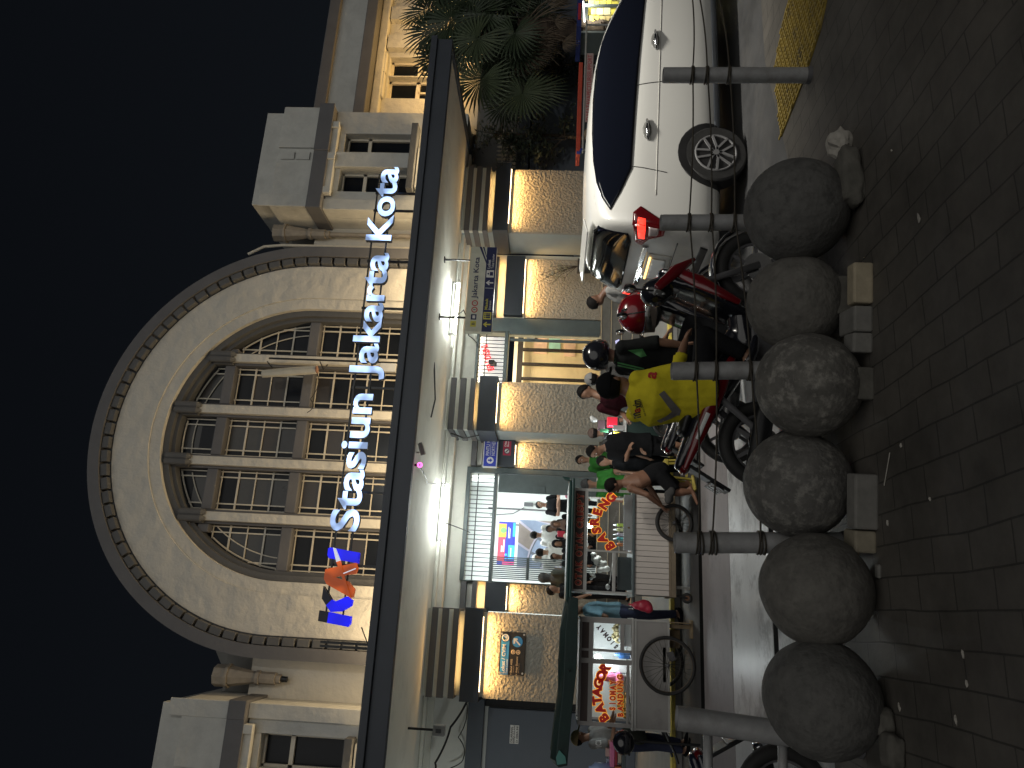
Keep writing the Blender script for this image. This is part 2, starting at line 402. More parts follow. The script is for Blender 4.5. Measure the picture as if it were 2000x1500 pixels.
# ---- window: mullions, transoms, bars, panes
YG = YF + .45
mx = [P(600, y, YF + .2).x for y in (1017, 908, 806, 704)]
zt = [P(561, 1020, YF + .3).z, P(400, 1000, YF + .3).z]
for x in mx:
    ztop = ZC + math.sqrt(2.84 ** 2 - (x - CX) ** 2)
    mm = MB().box(x - .092, x + .092, YF + .17, YF + .30, 4.1, ztop - .42); mu = mm.build('mullion', CREAM, B, bevel=.01)
    MB().box(x - .145, x + .145, YF + .302, YG + .1, 4.1, ztop - .3).build('mullion_back', GREYP, mu)
    c = MB(); c.box(x - .15, x + .15, YF + .22, YG + .1, ztop - .42, ztop + .02)
    for q in (-.062, .062): c.etube([(x + q, YF + .16, ztop - .50), (x + q, YF + .13, ztop - .42), (x + q, YF + .13, ztop + .04), (x + q, YF + .18, ztop + .10)], [.035, .072, .072, .04], n=12)
    c.build('capital', GREYB, mu, bevel=.006)
    c = MB()                                             # scroll bracket at the foot
    c.etube([(x - .1, YF + .12, 4.62), (x + .1, YF + .12, 4.62)], .085, n=14); c.box(x - .085, x + .085, YF + .07, YF + .17, 4.1, 4.60); c.build('bracket', CREAM, mu, bevel=.01)
m = MB()
for z in zt:
    w = math.sqrt(max(0, 2.76 ** 2 - max(0, z - ZC) ** 2)); xs = [CX - w] + mx + [CX + w]
    for a, b in zip(xs, xs[1:]): m.box(a + (.151 if a in mx else 0), b - (.151 if b in mx else 0), YF + .30, YG + .1, z - .13, z + .11)
m.split('transom', GREYP, B, gap=.0, bevel=.02)
def top_z(x, r=2.74): return ZC + math.sqrt(max(0, r * r - (x - CX) ** 2))
yb = YG + .03
lights = list(zip([CX - 2.76] + [x + .15 for x in mx], [x - .15 for x in mx] + [CX + 2.76]))
rows = [(4.1, zt[0] - .13), (zt[0] + .11, zt[1] - .13), (zt[1] + .11, 99)]
def vbar(x, z0, z1, w=.014):
    z1 = min(z1, top_z(x))
    if z1 > z0 + .02: bars.box(x - w, x + w, yb, yb + .03, z0, z1)
def hbar(x0, x1, z, w=.012):
    if z > ZC:
        q = 2.74 ** 2 - (z - ZC) ** 2
        if q <= 0: return
        q = math.sqrt(q); x0 = max(x0, CX - q); x1 = min(x1, CX + q)
    if x1 > x0 + .02: bars.box(x0, x1, yb + .004, yb + .026, z - w, z + w)
PT1 = mat('warm_pane', (.026, .020, .015), .35, var=.3, sc=2); PT2 = mat('grey_pane', (.032, .032, .030), .3, var=.3, sc=2)
for a, b in lights:
    for ri, (z0, z1) in enumerate(rows):
        bars = MB(); panes = MB()
        zz1 = min(z1, max(top_z(a), top_z(b)) if not (a < CX < b) else ZC + 2.74)
        if zz1 <= z0 + .05: continue
        for x in (a + .03, a + .15, b - .15, b - .03): vbar(x, z0, zz1, .012 if x in (a + .03, b - .03) else .014)
        k = max(1, round((zz1 - z0 - .1) / .36)); st = (zz1 - z0 - .06) / k
        zs = [z0 + .03 + st * i for i in range(k + 1)]
        for i, z in enumerate(zs if ri < 2 else zs[:1]): hbar(a, b, z, .018 if i % 2 == 1 else .011)
        for za, zb in zip(zs, zs[1:] if ri < 2 else zs[1:] + [zz1]):
            for xa, xb in ((a, a + .15), (a + .15, b - .15), (b - .15, b)):
                zq = min(zb, max(top_z(xa), top_z(xb)))
                if zq <= za: continue
                panes.m(rnd.choice((0, 0, 0, 0, 1) if za < zt[0] else (0, 0, 1, 2, 2)) if xb - xa > .2 else 0)
                panes.box(xa, xb, yb + .04, yb + .05, za, zq)
        n = 90
        for ra_, wd_ in ((2.50, .014), (2.715, .020)):
            ap = [(CX + ra_ * math.cos(math.pi * i / n), yb + .015, ZC + ra_ * math.sin(math.pi * i / n)) for i in range(n + 1)]; ap = [p for p in ap if a < p[0] < b and z0 < p[2] < z1]
            if len(ap) > 1: bars.etube(ap, wd_, n=6)
        wp = panes.build('window_pane', [GLASSD, PT1, PT2], B); bars.build('glazing_bars', BARM, wp)
MB().box(CX - 2.9, CX + 2.9, YG + .25, YG + .3, 4, ZC + 2.9).build('hall_backing', mat('hall_dark', (.02, .02, .02), .9), B)  # plain dark box as backing wall behind the window panes

# ---- wall pieces between arch and towers
m = MB(); m.box(-2.2, CX - 4.44, YB, YB + .4, 4.1, 7.65); m.box(CX + 4.44, 8.95, YB, YB + .4, 4.1, 7.65); m.split('link_wall', CREAM, B)
m = MB(); m.box(-2.2, CX - 4.0, YB + .42, YB + 3, 4.1, 8.35); m.box(CX + 4.0, 9.2, YB + .42, YB + 3, 4.1, 8.35)
for s in (-1, 1):
    m.prism([(CX + s * 5.4, YB + 1.2, 8.35), (CX + s * 3.2, YB + 1.2, 8.35), (CX + s * 3.2, YB + 1.2, 9.75)], (0, 3, 0))
m.split('roof_shoulder', mat('roof_plaster', (.20, .20, .19), .9, var=.15, sc=3), B)
HOP = mat('rain_hopper', (.27, .24, .20), .7, var=.2, sc=6)
for s, yy in ((-1, 1318), (1, 457)):
    a = P(425 if s < 0 else 540, yy, YB - .12); x = a.x; zt0 = a.z
    m = MB(); m.etube([(x, YB - .16, zt0 + .02), (x, YB - .16, zt0 - .22)], .21, n=8); m.etube([(x, YB - .16, zt0 - .22), (x, YB - .16, zt0 - .28)], .235, n=8)
    m.etube([(x, YB - .16, zt0 - .28), (x, YB - .16, zt0 - .80)], [.20, .11], n=8); m.etube([(x, YB - .16, zt0 - .80), (x, YB - .16, zt0 - .88)], .14, n=8)
    m.etube([(x, YB - .16, zt0 - .88), (x, YB - .16, zt0 - 1.2)], .12, n=8); m.etube([(x, YB - .16, zt0 - 1.2), (x, YB - .16, zt0 - 1.3)], .09, n=8)
    if s > 0: m.etube([(x, YB - .16, zt0 - 1.3), (x, YB - .16, 4.2)], .06, n=8)
    h = m.build('rain_hopper', HOP, B, bevel=.008)
    MB().etube([(x, YB - .16, zt0 - 1.3), (x, YB - .16, zt0 - 1.42)], .055, n=12).build('outlet', BLACKM, h)
    if s > 0: MB().etube([(x - .28, YB - .1, 4.2), (x - .28, YB - .1, zt0 - .2), (x - .33, YB - .1, zt0 + .25), (x - .55, YB - .12, zt0 + .6)], .035, n=8).build('drain_pipe', BARM, B)

# ---- towers
def tower(x0, x1, s):
    zs = [P(a, 404, YT).z for a in (488, 526, 599, 628)]
    def fx(a, b): return (a, b) if s > 0 else (2 * CX - b, 2 * CX - a)   # the left tower mirrors the right
    t = MB()
    t.box(*fx(x0 + .10, x1 - .14), YT + .06, YT + 3, zs[1], zs[0]); t.box(*fx(x0, x1 - .05), YT, YT + 3, zs[2], zs[1] - .001)
    t.box(*fx(x0 + .0, x0 + 1.15), YT - .06, YT - .001, zs[2], zs[1]); t.box(*fx(x1 - 1.15, x1 - .05), YT - .06, YT - .001, zs[2], zs[1])
    t.box(*fx(x0 + 1.25, x1 - 1.25), YT - .04, YT - .001, zs[2] + .10, zs[2] + .42); t.box(*fx(x0 + 1.25, x1 - 1.25), YT - .04, YT - .001, zs[2] + .46, zs[2] + .78)
    t.box(*fx(x0, x0 + .30), YT - .085, YT - .061, zs[2], zs[1] + .25); 
    t.build('tower_head', CREAM2, B, bevel=.025)
    m = MB(); m.box(*fx(x0 - .03, x1), YT - .10, YT + 3, zs[3], zs[2] - .001); m.box(*fx(x0 - .03, x0 + .30), YT - .125, YT - .101, zs[3], zs[2] - .02); m.box(*fx(x1 - 1.25, x1 + .02), YT - .13, YT - .102, zs[3] - .01, zs[2]); m.build('tower_cornice', GREYP, B, bevel=.012)
    wx = [P(720, y, YT).x for y in (369, 325, 296, 255)]
    wt, wb = P(659, 345, YT).z, P(795, 345, YT).z
    h = [(*fx(wx[0], wx[1]), wb, wt), (*fx(wx[2], wx[3]), wb, wt - .02)]
    m = MB(); holes(m, *fx(x0 + .02, x1 - .03), 4.1, zs[3] - .001, YT + .12, YT + .45, h)
    m.box(*fx(x0 + .02, x0 + .28), YT + .04, YT + .119, 4.1, zs[3] - .001)
    m.box(*fx(x0 + .02, x0 + .3), YT + .46, YT + 3, 4.1, zs[3] - .001); m.box(*fx(x1 - .33, x1 - .03), YT + .46, YT + 3, 4.1, zs[3] - .001)
    m.build('tower_shaft', CREAM2, B, bevel=.01)
    m = MB(); m.box(*fx(wx[1], wx[2]), YT + .02, YT + .118, wb, wt + .12); m.box(*fx(wx[0] - .16, wx[3] + .16), YT - .03, YT + .118, wt + .121, wt + .28)
    for q in (wx[0] - .16, (wx[1] + wx[2]) / 2 - .06, wx[3] + .02): m.box(*fx(q, q + .16), YT - .09, YT - .031, wt + .10, wt + .34)
    m.build('window_surround', CREAM2, B, bevel=.012)
    MB().box(*fx(wx[0] - .05, wx[3] + .12), YT - .16, YT + .118, wb - .17, wb - .02).build('window_sill', GREYB, B, bevel=.012)
    MB().box(*fx(wx[0] + .05, wx[2] + .1), YT - .04, YT + .118, 4.2, wb - .19).build('window_apron', CREAM2, B, bevel=.012)
    for hx in h:
        f = MB(); a, b, c, d = hx; zt2 = c + (d - c) * .66
        f.box(a, b, YT + .34, YT + .40, zt2 - .04, zt2 + .04); f.box(a, a + .05, YT + .34, YT + .40, c, d); f.box(b - .05, b, YT + .34, YT + .40, c, d); f.box(a, b, YT + .34, YT + .40, d - .05, d)
        w = f.build('tower_window', BARM, B); MB().box(a, b, YT + .41, YT + .42, c, d).build('pane', GLASSD, w)
tower(8.44, 11.14, 1); tower(8.44, 11.14, -1)

# ---- right wing beyond the tower
z = [P(a, 195, YB).z for a in (630, 652, 706, 728)]
m = MB(); m.box(11.0, 40, YB - .5, YB + 4, z[1], z[0]); m.box(11.0, 40, YB - .55, YB + 4, z[3], z[2] - .001); m.build('wing_cornice', GREYP, B, bevel=.02)
MB().box(11.0, 40, YB - .40, YB + 4, z[2], z[1] - .001).build('wing_parapet', CREAM2, B)
cols = [(11.3, 12.45), (13.35, 14.5), (17.2, 18.3)]
wz0, wz1 = 4.4, P(757, 160, YB).z
hs = [(P(780, 192, YB).x, P(780, 150, YB).x, wz0, wz1), (P(780, 148, YB).x, P(780, 112, YB).x, wz0, wz1), (15.6, 16.6, wz0, wz1), (16.9, 17.9, wz0, wz1)]
m = MB(); holes(m, 11.14, 40, 4.0, z[3] - .001, YB, YB + .4, hs)
for a in (P(780, 95, YB).x, P(780, 40, YB).x): m.box(a - .12, a + .28, YB - .18, YB - .001, 4.0, z[3] - .25)
m.build('wing_wall', CREAM, B)
m = MB(); m.box(11.14, 40, YB - .20, YB - .001, z[3] - .22, z[3] - .002)
for h in hs[:2]: m.box(h[0] - .06, h[1] + .06, YB - .16, YB - .001, h[3] + .05, h[3] + .2)
m.split('wing_moulding', CREAM, B, bevel=.03)
for h in hs:
    f = MB(); a, b, c, d = h; q = c + (d - c) * .62
    f.box(a, b, YB + .2, YB + .26, q - .05, q + .05); f.box(a, a + .06, YB + .2, YB + .26, c, d); f.box(b - .06, b, YB + .2, YB + .26, c, d); f.box(a, b, YB + .2, YB + .26, d - .06, d); f.box((a + b) / 2 - .02, (a + b) / 2 + .02, YB + .2, YB + .26, c, q)
    w = f.build('wing_window', BARM, B); MB().box(a, b, YB + .27, YB + .28, c, d).build('pane', GLASSD, w)

# ---- canopy
m = MB(); m.box(-12, 10.08, YC, YC + .12, ZF0, ZF1); m.box(9.96, 10.08, YC + .121, 15.19, ZF0, ZF1); m.box(-12, 10.12, YC - .05, YC - .001, ZF1 - .10, ZF1 + .015); m.box(10.081, 10.12, YC, 15.19, ZF1 - .10, ZF1 + .015)
m.build('canopy_fascia', FASC, B, bevel=.008)
m = MB(); m.box(-12, 9.959, YC + .121, 15.19, ZF0 + .05, ZF1 - .08); m.box(-12, 9.9, 14.55, 14.75, ZF0 - .02, ZF0 + .049); m.box(-12, 9.9, 14.95, 15.19, ZF0 - .10, ZF0 + .049)
m.box(5.1, 7.5, 14.25, 14.30, ZF0 + .0, ZF0 + .049)
m.build('canopy_soffit', CEIL, B, bevel=.02)
# ---- back wall over the doors, piers, recessed panels, left and right walls
YP, YR = 14.4, 15.4
g1 = (.56, 2.74, .5, 2.96); g2 = (4.75, 5.92, .5, 2.90)
tr1 = (.56, 2.74, 3.02, 3.52); tr2 = (4.72, 5.92, 2.98, 3.55)
m = MB(); holes(m, -.02, 7.84, .12, 4.0, YR + .05, YR + .3, [g1, g2, tr1, tr2]); m.build('door_wall', CEIL, B)
m = MB(); holes(m, .54, 2.86, .5, 3.6, YR - .05, YR + .049, [g1, tr1]); holes(m, 4.70, 6.24, .5, 3.6, YR - .05, YR + .049, [g2, tr2]); m.split('door_frame', GATEM, B, bevel=.006)
m = MB()
for a, b, c, d in (tr1, tr2):
    k = 24 if a < 2 else 14
    for i in range(1, k): x = a + (b - a) * i / k; m.box(x - .007, x + .007, YR + .08, YR + .1, c, d)
    m.box(a, b, YR + .101, YR + .12, d - .16, d - .14)
m.split('transom_grille', BLACKM, B, gap=.12)
LEDM = mat('led_bead', (.9, .7, .5), .4, var=0, emit=(1, .72, .42), es=9)
def pier(x0, x1, zb0, zb1, y, deep, ribs, lit=True):
    MB().box(x0 + .012, x1 - .012, y + .03, y + deep, .12, 4.0).build('pier_core', SIDEG, B)
    MB().box(x0, x1, y - .04, y + .029, .55, zb0).build('stone_panel', MASON, B)
    MB().box(x0 - .0, x1 + .0, y - .05, y + .029, .12, .549).build('pier_base', GATEM, B)
    m = MB(); m.box(x0 - .06, x1 + .06, y - .22, y - .041, zb0 + .07, zb1); m.box(x0 - .06, x0 + .011, y - .04, y + deep - .1, zb0 + .07, zb1); m.box(x1 - .011, x1 + .06, y - .04, y + deep - .1, zb0 + .07, zb1)
    m.build('pier_band', FASC, B, bevel=.006)
    m = MB()
    for a, b in ribs: m.box(x0 - .03, x1 + .03, y - .12, y + .029, a, b); m.box(x0 - .03, x0 + .011, y + .03, y + deep - .1, a, b); m.box(x1 - .011, x1 + .03, y + .03, y + deep - .1, a, b)
    m.build('capital_ribs', GREYP, B, bevel=.006)
    m = MB()
    for (a, b), (c, d) in zip(ribs, ribs[1:] + [(4.0, 4.1)]): m.box(x0 - .01, x1 + .01, y - .07, y + .029, b + .001, c - .001)
    m.build('capital_gap', CEIL, B)
    m = MB(); xa, xb = (x0 + .12, x1 - .06); k = int((xb - xa) / .03)
    for i in range(k): m.box(xa + i * .03, xa + i * .03 + .016, y - .20, y - .185, zb0 + .055, zb0 + .069)
    m.build('led_strip', LEDM, B)
    if lit:
        area('pier_lamp', ((xa + xb) / 2, y - .15, zb0 + .05), (0, .34, -1), xb - xa, .03, 13 * (xb - xa), WARM, 120)
        area('rib_lamp', ((xa + xb) / 2, y - .09, zb1 + .02), (0, .2, 1), (xb - xa) * .9, .03, 4.5 * (xb - xa), WARM)
rz = [(3.42, 3.53), (3.62, 3.74), (3.82, 3.93)]
pier(-1.52, -.03, 2.90, 3.31, YP, .95, rz); pier(3.42, 4.44, 2.90, 3.34, YP, 1.0, rz); pier(7.84, 9.39, 2.90, 3.30, YP, 1.0, rz)
def recess(x0, x1, zt0):
    MB().box(x0, x1, YR - .06, YR + .049, .55, zt0).build('stone_panel', MASON, B)
    m = MB(); m.box(x0, x1, YR - .20, YR - .061, zt0 + .03, zt0 + .45); m.build('pier_band', FASC, B, bevel=.006)
    m = MB()
    for a, b in ((zt0 + .62, zt0 + .72), (zt0 + .84, zt0 + .95)): m.box(x0, x1, YR - .14, YR + .049, a, b)
    m.build('capital_ribs', GREYP, B, bevel=.006)
    m = MB(); k = int((x1 - x0 - .1) / .03)
    for i in range(k): m.box(x0 + .05 + i * .03, x0 + .066 + i * .03, YR - .19, YR - .175, zt0 + .014, zt0 + .029)
    m.build('led_strip', LEDM, B)
    area('recess_lamp', ((x0 + x1) / 2, YR - .15, zt0 + .005), (0, .34, -1), x1 - x0 - .1, .03, 11 * (x1 - x0), WARM, 120)
    area('recess_rib_lamp', ((x0 + x1) / 2, YR - .10, zt0 + .47), (0, .2, 1), x1 - x0 - .1, .03, 6 * (x1 - x0), WARM)
recess(-.02, .53, 2.60); recess(2.87, 3.42, 2.58); recess(6.26, 7.70, 2.58)
# ---- left wall
m = MB(); m.box(-14, -1.72, 14.9, 15.15, .12, 2.83); m.box(-14, -1.58, 14.84, 15.15, 2.90, 3.20); m.build('panel_wall', BLUEG, B, bevel=.012)
MB().box(-14, -1.53, 15.0, 15.18, .12, 3.99).build('upper_wall', WHITEW, B)
MB().box(-1.71, -1.53, 14.95, 14.99, .12, 2.9).build('shadow_gap', BLACKM, B)
# ---- right low wall
m = MB(); m.box(9.42, 15.4, 15.1, 15.4, .12, 2.62); m.box(9.42, 15.4, 15.06, 15.4, 2.66, 2.94); m.build('garden_wall', BLUEG, B, bevel=.01)
MB().box(9.40, 30, 15.41, 15.54, .12, 3.99).build('side_wall', mat('side_wall_grey', (.16, .16, .155), .85, var=.15, sc=2), B)
MB().box(15.4, 30, 15.2, 15.4, .12, 3.2).build('far_wall', mat('grey_wall', (.26, .26, .25), .8, var=.15, sc=1.5), B)
m = MB()
for i in range(12): x = 9.5 + i * .11; m.box(x, x + .05, 14.98, 15.0, 2.95, 3.36); m.prism([(x, 14.98, 3.36), (x + .05, 14.98, 3.36), (x + .025, 14.98, 3.41)], (0, .02, 0))
m.box(9.45, 10.9, 15.005, 15.02, 3.05, 3.09); m.box(9.45, 10.9, 15.005, 15.02, 3.25, 3.29); m.build('picket_rail', BARM, B)
# ---- steps
m = MB()
for x0, x1 in ((-.05, 3.40), (4.46, 7.82)):
    for i in range(4): m.box(x0, x1, 14.0 + .3 * i, 15.34, .121 + .19 * i, .12 + .19 * (i + 1))
sts = m.split('entrance_steps', mat('step_tiles', (.16, .155, .14), .6, var=.2, sc=5), B, bevel=.006)
m = MB()
for x0, x1 in ((-.05, 3.40), (4.46, 7.82)):
    for i in range(4): m.box(x0, x1, 13.985 + .3 * i, 14.02 + .3 * i, .122 + .19 * (i + 1), .13 + .19 * (i + 1))
m.split('step_nosing', mat('cream_nosing', (.52, .46, .34), .6), sts[0], gap=.3)

# ---- gate leaves
m = MB(); x0 = .60
for i in range(12): m.box(x0 + i * .037, x0 + i * .037 + .024, YR - .30, YR - .28, .9, 2.93)
m.box(x0, x0 + .44, YR - .275, YR - .25, 2.2, 2.26); m.box(x0, x0 + .44, YR - .275, YR - .25, 1.5, 1.56)
m.build('slatted_gate', GATEM, B)
m = MB(); m.box(2.34, 2.72, YR - .12, YR - .09, .9, 2.92); m.box(2.36, 2.50, YR - .14, YR - .121, 1.95, 2.2); m.build('solid_gate', GATEM, B, bevel=.006)
m = MB(); m.box(5.84, 5.92, YR - .11, YR - .06, .9, 2.88); m.box(5.70, 5.76, YR - .05, YR - .02, .9, 2.86); m.build('folded_gate', GATEM, B)

# ---- what is seen through the doors
HALL = mat('hall_paint', (.78, .80, .78), .7, var=.06, sc=1.2, dirt=(.6, .62, .6), dsc=1.5, dth=(.55, .8))
m = MB(); m.box(-2, 3.3, 21.0, 21.2, .4, 5); m.box(3.3, 3.5, 15.8, 21.2, .4, 5); m.box(-2.2, -2, 15.8, 21.2, .4, 5); m.box(-2.2, 3.5, 15.75, 21.2, 4.3, 4.5)
m.build('hall_wall', HALL, B)
MB().box(-2.2, 9, 15.72, 24, .3, .5).build('hall_floor', mat('hall_tiles', (.45, .45, .43), .3, var=.1), B)
a, b = P(975, 1012, 20.9), P(1110, 985, 20.9)
m = MB(); m.etube([(2.75, 20.95, 3.6), (2.75, 20.95, 1.6)], .02, n=6); m.etube([(2.55, 20.95, 3.55), (2.62, 20.95, 2.9), (2.80, 20.95, 2.6)], .012, n=6); m.box(2.85, 2.95, 20.9, 20.99, 2.35, 2.6); m.box(2.30, 2.33, 20.95, 20.99, 2.5, 3.1)
m.build('wall_conduit', GREYP, B)
area('hall_lamp', (1.4, 18.6, 4.2), (0, 0, -1), 3.5, 2.0, 270, (.92, 1, 1))
# shop interior behind the right door
CRW = mat('shop_wall', (.80, .74, .58), .6, var=.05, sc=1)
m = MB(); m.box(3.7, 7.6, 19.0, 19.2, .4, 3.0); m.box(7.4, 7.6, 15.8, 19.0, .4, 4.4); m.box(3.55, 3.7, 15.8, 19.2, .4, 4.4); m.build('shop_wall', CRW, B)
m = MB(); m.box(3.7, 7.4, 16.0, 19.2, 3.9, 4.05); m.build('shop_ceiling', HALL, B)
m = MB()
for i in range(7): x = 4.95 + i * .40; m.box(x, x + .065, 18.3, 18.4, .5, 2.72)
m.box(4.2, 7.4, 18.29, 18.41, 2.721, 2.86)
for i in range(4): x = 5.0 + i * .75; m.obox((x, 17.3, 3.32), (.05, 0, 0), (.3, 1.2, 0), (0, 0, .06))
m.build('shop_mullions', mat('brown_mullion', (.02, .016, .014), .6, spec=.2), B)
m = MB(); m.box(4.6, 7.4, 18.55, 18.6, .55, 2.7); m.build('shop_front', mat('shop_board', (.66, .52, .30), .5, var=.1, sc=2), B)
m = MB()
for i, (x, zz, w, h, k) in enumerate(((6.55, 2.1, .5, .35, 0), (6.6, 1.75, .55, .3, 1), (6.9, 2.35, .4, .3, 2), (6.5, 1.35, .5, .3, 0), (5.1, 1.25, .3, .12, 1))): m.m(k).box(x, x + w, 18.52, 18.549, zz, zz + h)
m.split('shop_poster', [mat('poster_peach', (.75, .5, .35), .5), mat('poster_mint', (.35, .62, .52), .5), mat('poster_grey', (.42, .44, .46), .5)], B)
area('shop_lamp', (5.6, 17.4, 3.8), (0, .1, -1), 2.4, 1.2, 210, (1, .86, .62))
# =================================================================== SIGNS, LAMPS AND CABLES ON THE STATION
def ledmat(name, col, lo, hi, sc=2.2):
    M = bpy.data.materials.new(name); M.use_nodes = True; n = M.node_tree; b = n.nodes['Principled BSDF']
    b.inputs['Base Color'].default_value = (col[0] * .12, col[1] * .12, col[2] * .12, 1); b.inputs['Roughness'].default_value = .4
    tc = n.nodes.new('ShaderNodeTexCoord'); no = n.nodes.new('ShaderNodeTexNoise'); no.inputs['Scale'].default_value = sc; no.inputs['Detail'].default_value = 1
    mr = n.nodes.new('ShaderNodeMapRange'); mr.inputs[1].default_value = .35; mr.inputs[2].default_value = .65; mr.inputs[3].default_value = lo; mr.inputs[4].default_value = hi
    n.links.new(tc.outputs['Object'], no.inputs['Vector']); n.links.new(no.outputs['Fac'], mr.inputs[0])
    b.inputs['Emission Color'].default_value = (*col, 1); n.links.new(mr.outputs[0], b.inputs['Emission Strength']); return M
LEDW = ledmat('led_letter_face', (.42, .60, 1.0), .5, 3.0, 3.2)
LEDB = ledmat('led_blue_face', (.0, .002, 1.0), .55, 1.0); LEDO = ledmat('led_orange_face', (1.0, .15, .012), .22, .7, 3)
LETS = mat('letter_side', (.25, .26, .30), .5)
YS = 11.42
S = T('station_letter_sign', 'row of glowing white letters with a blue and orange logo standing along the canopy edge', 'sign', (3.5, YS, ZF1))
zb, ztp = P(706, 1020, YS).z, P(648, 1020, YS).z
base_z = (P(700, 1015, YS).z + P(784, 345, YS).z) / 2 - .01; cap_z = P(649, 1035, YS).z
def word(w, ya, yb):
    xa, xb = P(740, ya, YS).x, P(740, yb, YS).x
    vs, _ = glyphs(w, .022); L0 = min(v[0] for v in vs); L1 = max(v[0] for v in vs); k = (xb - xa) / (L1 - L0)
    vs, _ = glyphs('S', .022); kz = (cap_z - base_z) / (max(v[1] for v in vs))
    for i, ch in enumerate(w):
        pr = max(v[0] for v in glyphs(w[:i + 1], .022)[0]); g, fs = glyphs(ch, .022); w0 = min(v[0] for v in g); w1 = max(v[0] for v in g)
        left = xa + (pr - (w1 - w0) - L0) * k; zlo = min(v[1] for v in g) * kz
        # front face glows, the return behind it is plain metal
        mb2 = MB(); mb2.m(0); text(mb2, ch, (left, YS - .09, base_z + zlo), XE, ZE, w=(w1 - w0) * k, h=(max(v[1] for v in g) - min(v[1] for v in g)) * kz, depth=.09, bold=.022)
        for j in range(len(fs), len(mb2.f)): mb2.mi[j] = 1
        mb2.v = [(x, y - 0.0, z) for x, y, z in mb2.v]
        mb2.build('letter', [LEDW, LETS], S)
word('Stasiun', 1043, 776); word('Jakarta', 748, 503); word('Kota', 479, 337)
def k7(a, b): p = P(600 + a / 6.25, 1020 + b / 6.25, YS); return (p.x, YS, p.z)
DBL = mat('unlit_blue_face', (.003, .004, .022), .5)
def logo(name, polys, yo=0.0, th=.10):
    mb = MB()
    for i, (mi, pl) in enumerate(polys):
        mb.m(mi).prism([V(k7(*q)) + V((0, yo - i * .003, 0)) for q in pl], (0, th, 0))
    return mb.build(name, [LEDB, DBL, LEDO, mat('white_stripe', (.8, .8, .85), .4, emit=(.8, .85, 1), es=.5)], S)
logo('letter', [(1, [(148, 1075), (130, 1205), (240, 1228), (260, 1097)]), (0, [(262, 1097), (242, 1228), (490, 1277), (520, 1240), (531, 1152)]),
              (1, [(200, 780), (178, 930), (230, 1012), (300, 945)]), (0, [(301, 946), (231, 1013), (285, 1095), (425, 1088), (345, 970)]), (0, [(345, 968), (485, 907), (550, 955), (535, 1020), (427, 1086)])])
logo('letter', [(2, [(225, 575), (207, 690), (240, 757), (520, 915), (556, 920), (575, 815), (500, 722), (425, 702), (325, 668), (331, 600)]), (2, [(227, 574), (598, 495), (615, 558), (590, 628), (430, 650), (333, 664), (300, 600)])], -.02)
logo('letter', [(0, [(255, 318), (280, 305), (630, 370), (618, 500), (262, 437), (245, 400)])])
logo('logo_stripe', [(3, [(325, 310), (356, 322), (415, 470), (365, 487)]), (2, [(366, 488), (415, 471), (470, 690), (548, 938), (515, 905), (425, 650)]), (3, [(450, 622), (598, 562), (602, 572), (452, 632)])], -.05, .04)
m = MB(); x0, x1 = P(700, 1215, YS).x, P(780, 340, YS).x
for z in (base_z + .12, base_z + .38): m.box(x0, x1, YS + .02, YS + .05, z - .012, z + .012)
for yy in (1270, 1108, 1262, 963, 757, 600, 508, 408, 374): x = P(760, yy, YS).x; m.box(x - .018, x + .018, YS + .051, YS + .085, ZF1 - .09, base_z + .42)
m.build('mount_rail', BLACKM, S)
# warm floodlights lying on the canopy roof, washing the front
for x in (-3.6, -.6, 1.6, 3.3, 5.0, 7.2, 9.6): area('roof_floodlight', (x, 14.3, 4.40), (0, .38, .92), 1.5, .12, 36, (1, .73, .40))
area('roof_floodlight', (13.2, 14.5, 4.5), (0, .55, .85), 3.0, .12, 90, (1, .60, .20))
for x in (-.25, 6.9): area('roof_floodlight', (x, 14.9, 4.5), (0, .12, 1), .6, .1, 14, (1, .74, .42))

# ---- painter for flat signs: fractions of the panel, measured from its upper left corner
class Panel:
    def __init__(s, x0, x1, z0, z1, Y): s.x0, s.x1, s.z0, s.z1, s.Y = x0, x1, z0, z1, Y
    def X(s, f): return s.x0 + (s.x1 - s.x0) * f
    def Z(s, f): return s.z1 - (s.z1 - s.z0) * f
    def rect(s, mb, a, b, c, d, k=1): return mb.box(s.X(a), s.X(b), s.Y - .003 * k, s.Y - .003 * (k - 1), s.Z(d), s.Z(c))
    def poly(s, mb, pts, k=1): return mb.prism([(s.X(a), s.Y - .003 * k, s.Z(b)) for a, b in pts], (0, .002, 0))
    def circ(s, mb, a, b, r, k=1, n=24): return mb.disc((s.X(a), s.Y - .003 * k + .001, s.Z(b)), (0, 1, 0), r * (s.z1 - s.z0), .002, n)
    def ring(s, mb, a, b, r, w, k=1): return mb.torus((s.X(a), s.Y - .003 * k, s.Z(b)), (0, 1, 0), r * (s.z1 - s.z0), w * (s.z1 - s.z0), 24, 6, ry=.003)
    def txt(s, mb, t, a, b, c, d, k=1, bold=.0): return text(mb, t, (s.X(a), s.Y - .003 * k, s.Z(d)), XE, ZE, w=s.X(b) - s.X(a), h=s.Z(c) - s.Z(d), depth=.002, bold=bold)
NAVY = mat('navy_vinyl', (.012, .018, .085), .45); SIGNW = mat('sign_white', (.62, .62, .52), .45); YVIN = mat('yellow_vinyl', (.62, .56, .08), .45); REDV = mat('red_vinyl', (.50, .03, .04), .45)
WVIN = mat('white_vinyl', (.72, .72, .70), .45); SKYB = mat('sky_blue_vinyl', (.05, .27, .62), .4); BLKP = mat('black_sign_panel', (.022, .020, .018), .45); BLUV = mat('blue_vinyl', (.03, .05, .40), .45); ROY = mat('red_sign', (.42, .03, .07), .5)
q0, q1 = P(907, 647, 12.6), P(971, 483, 12.6)
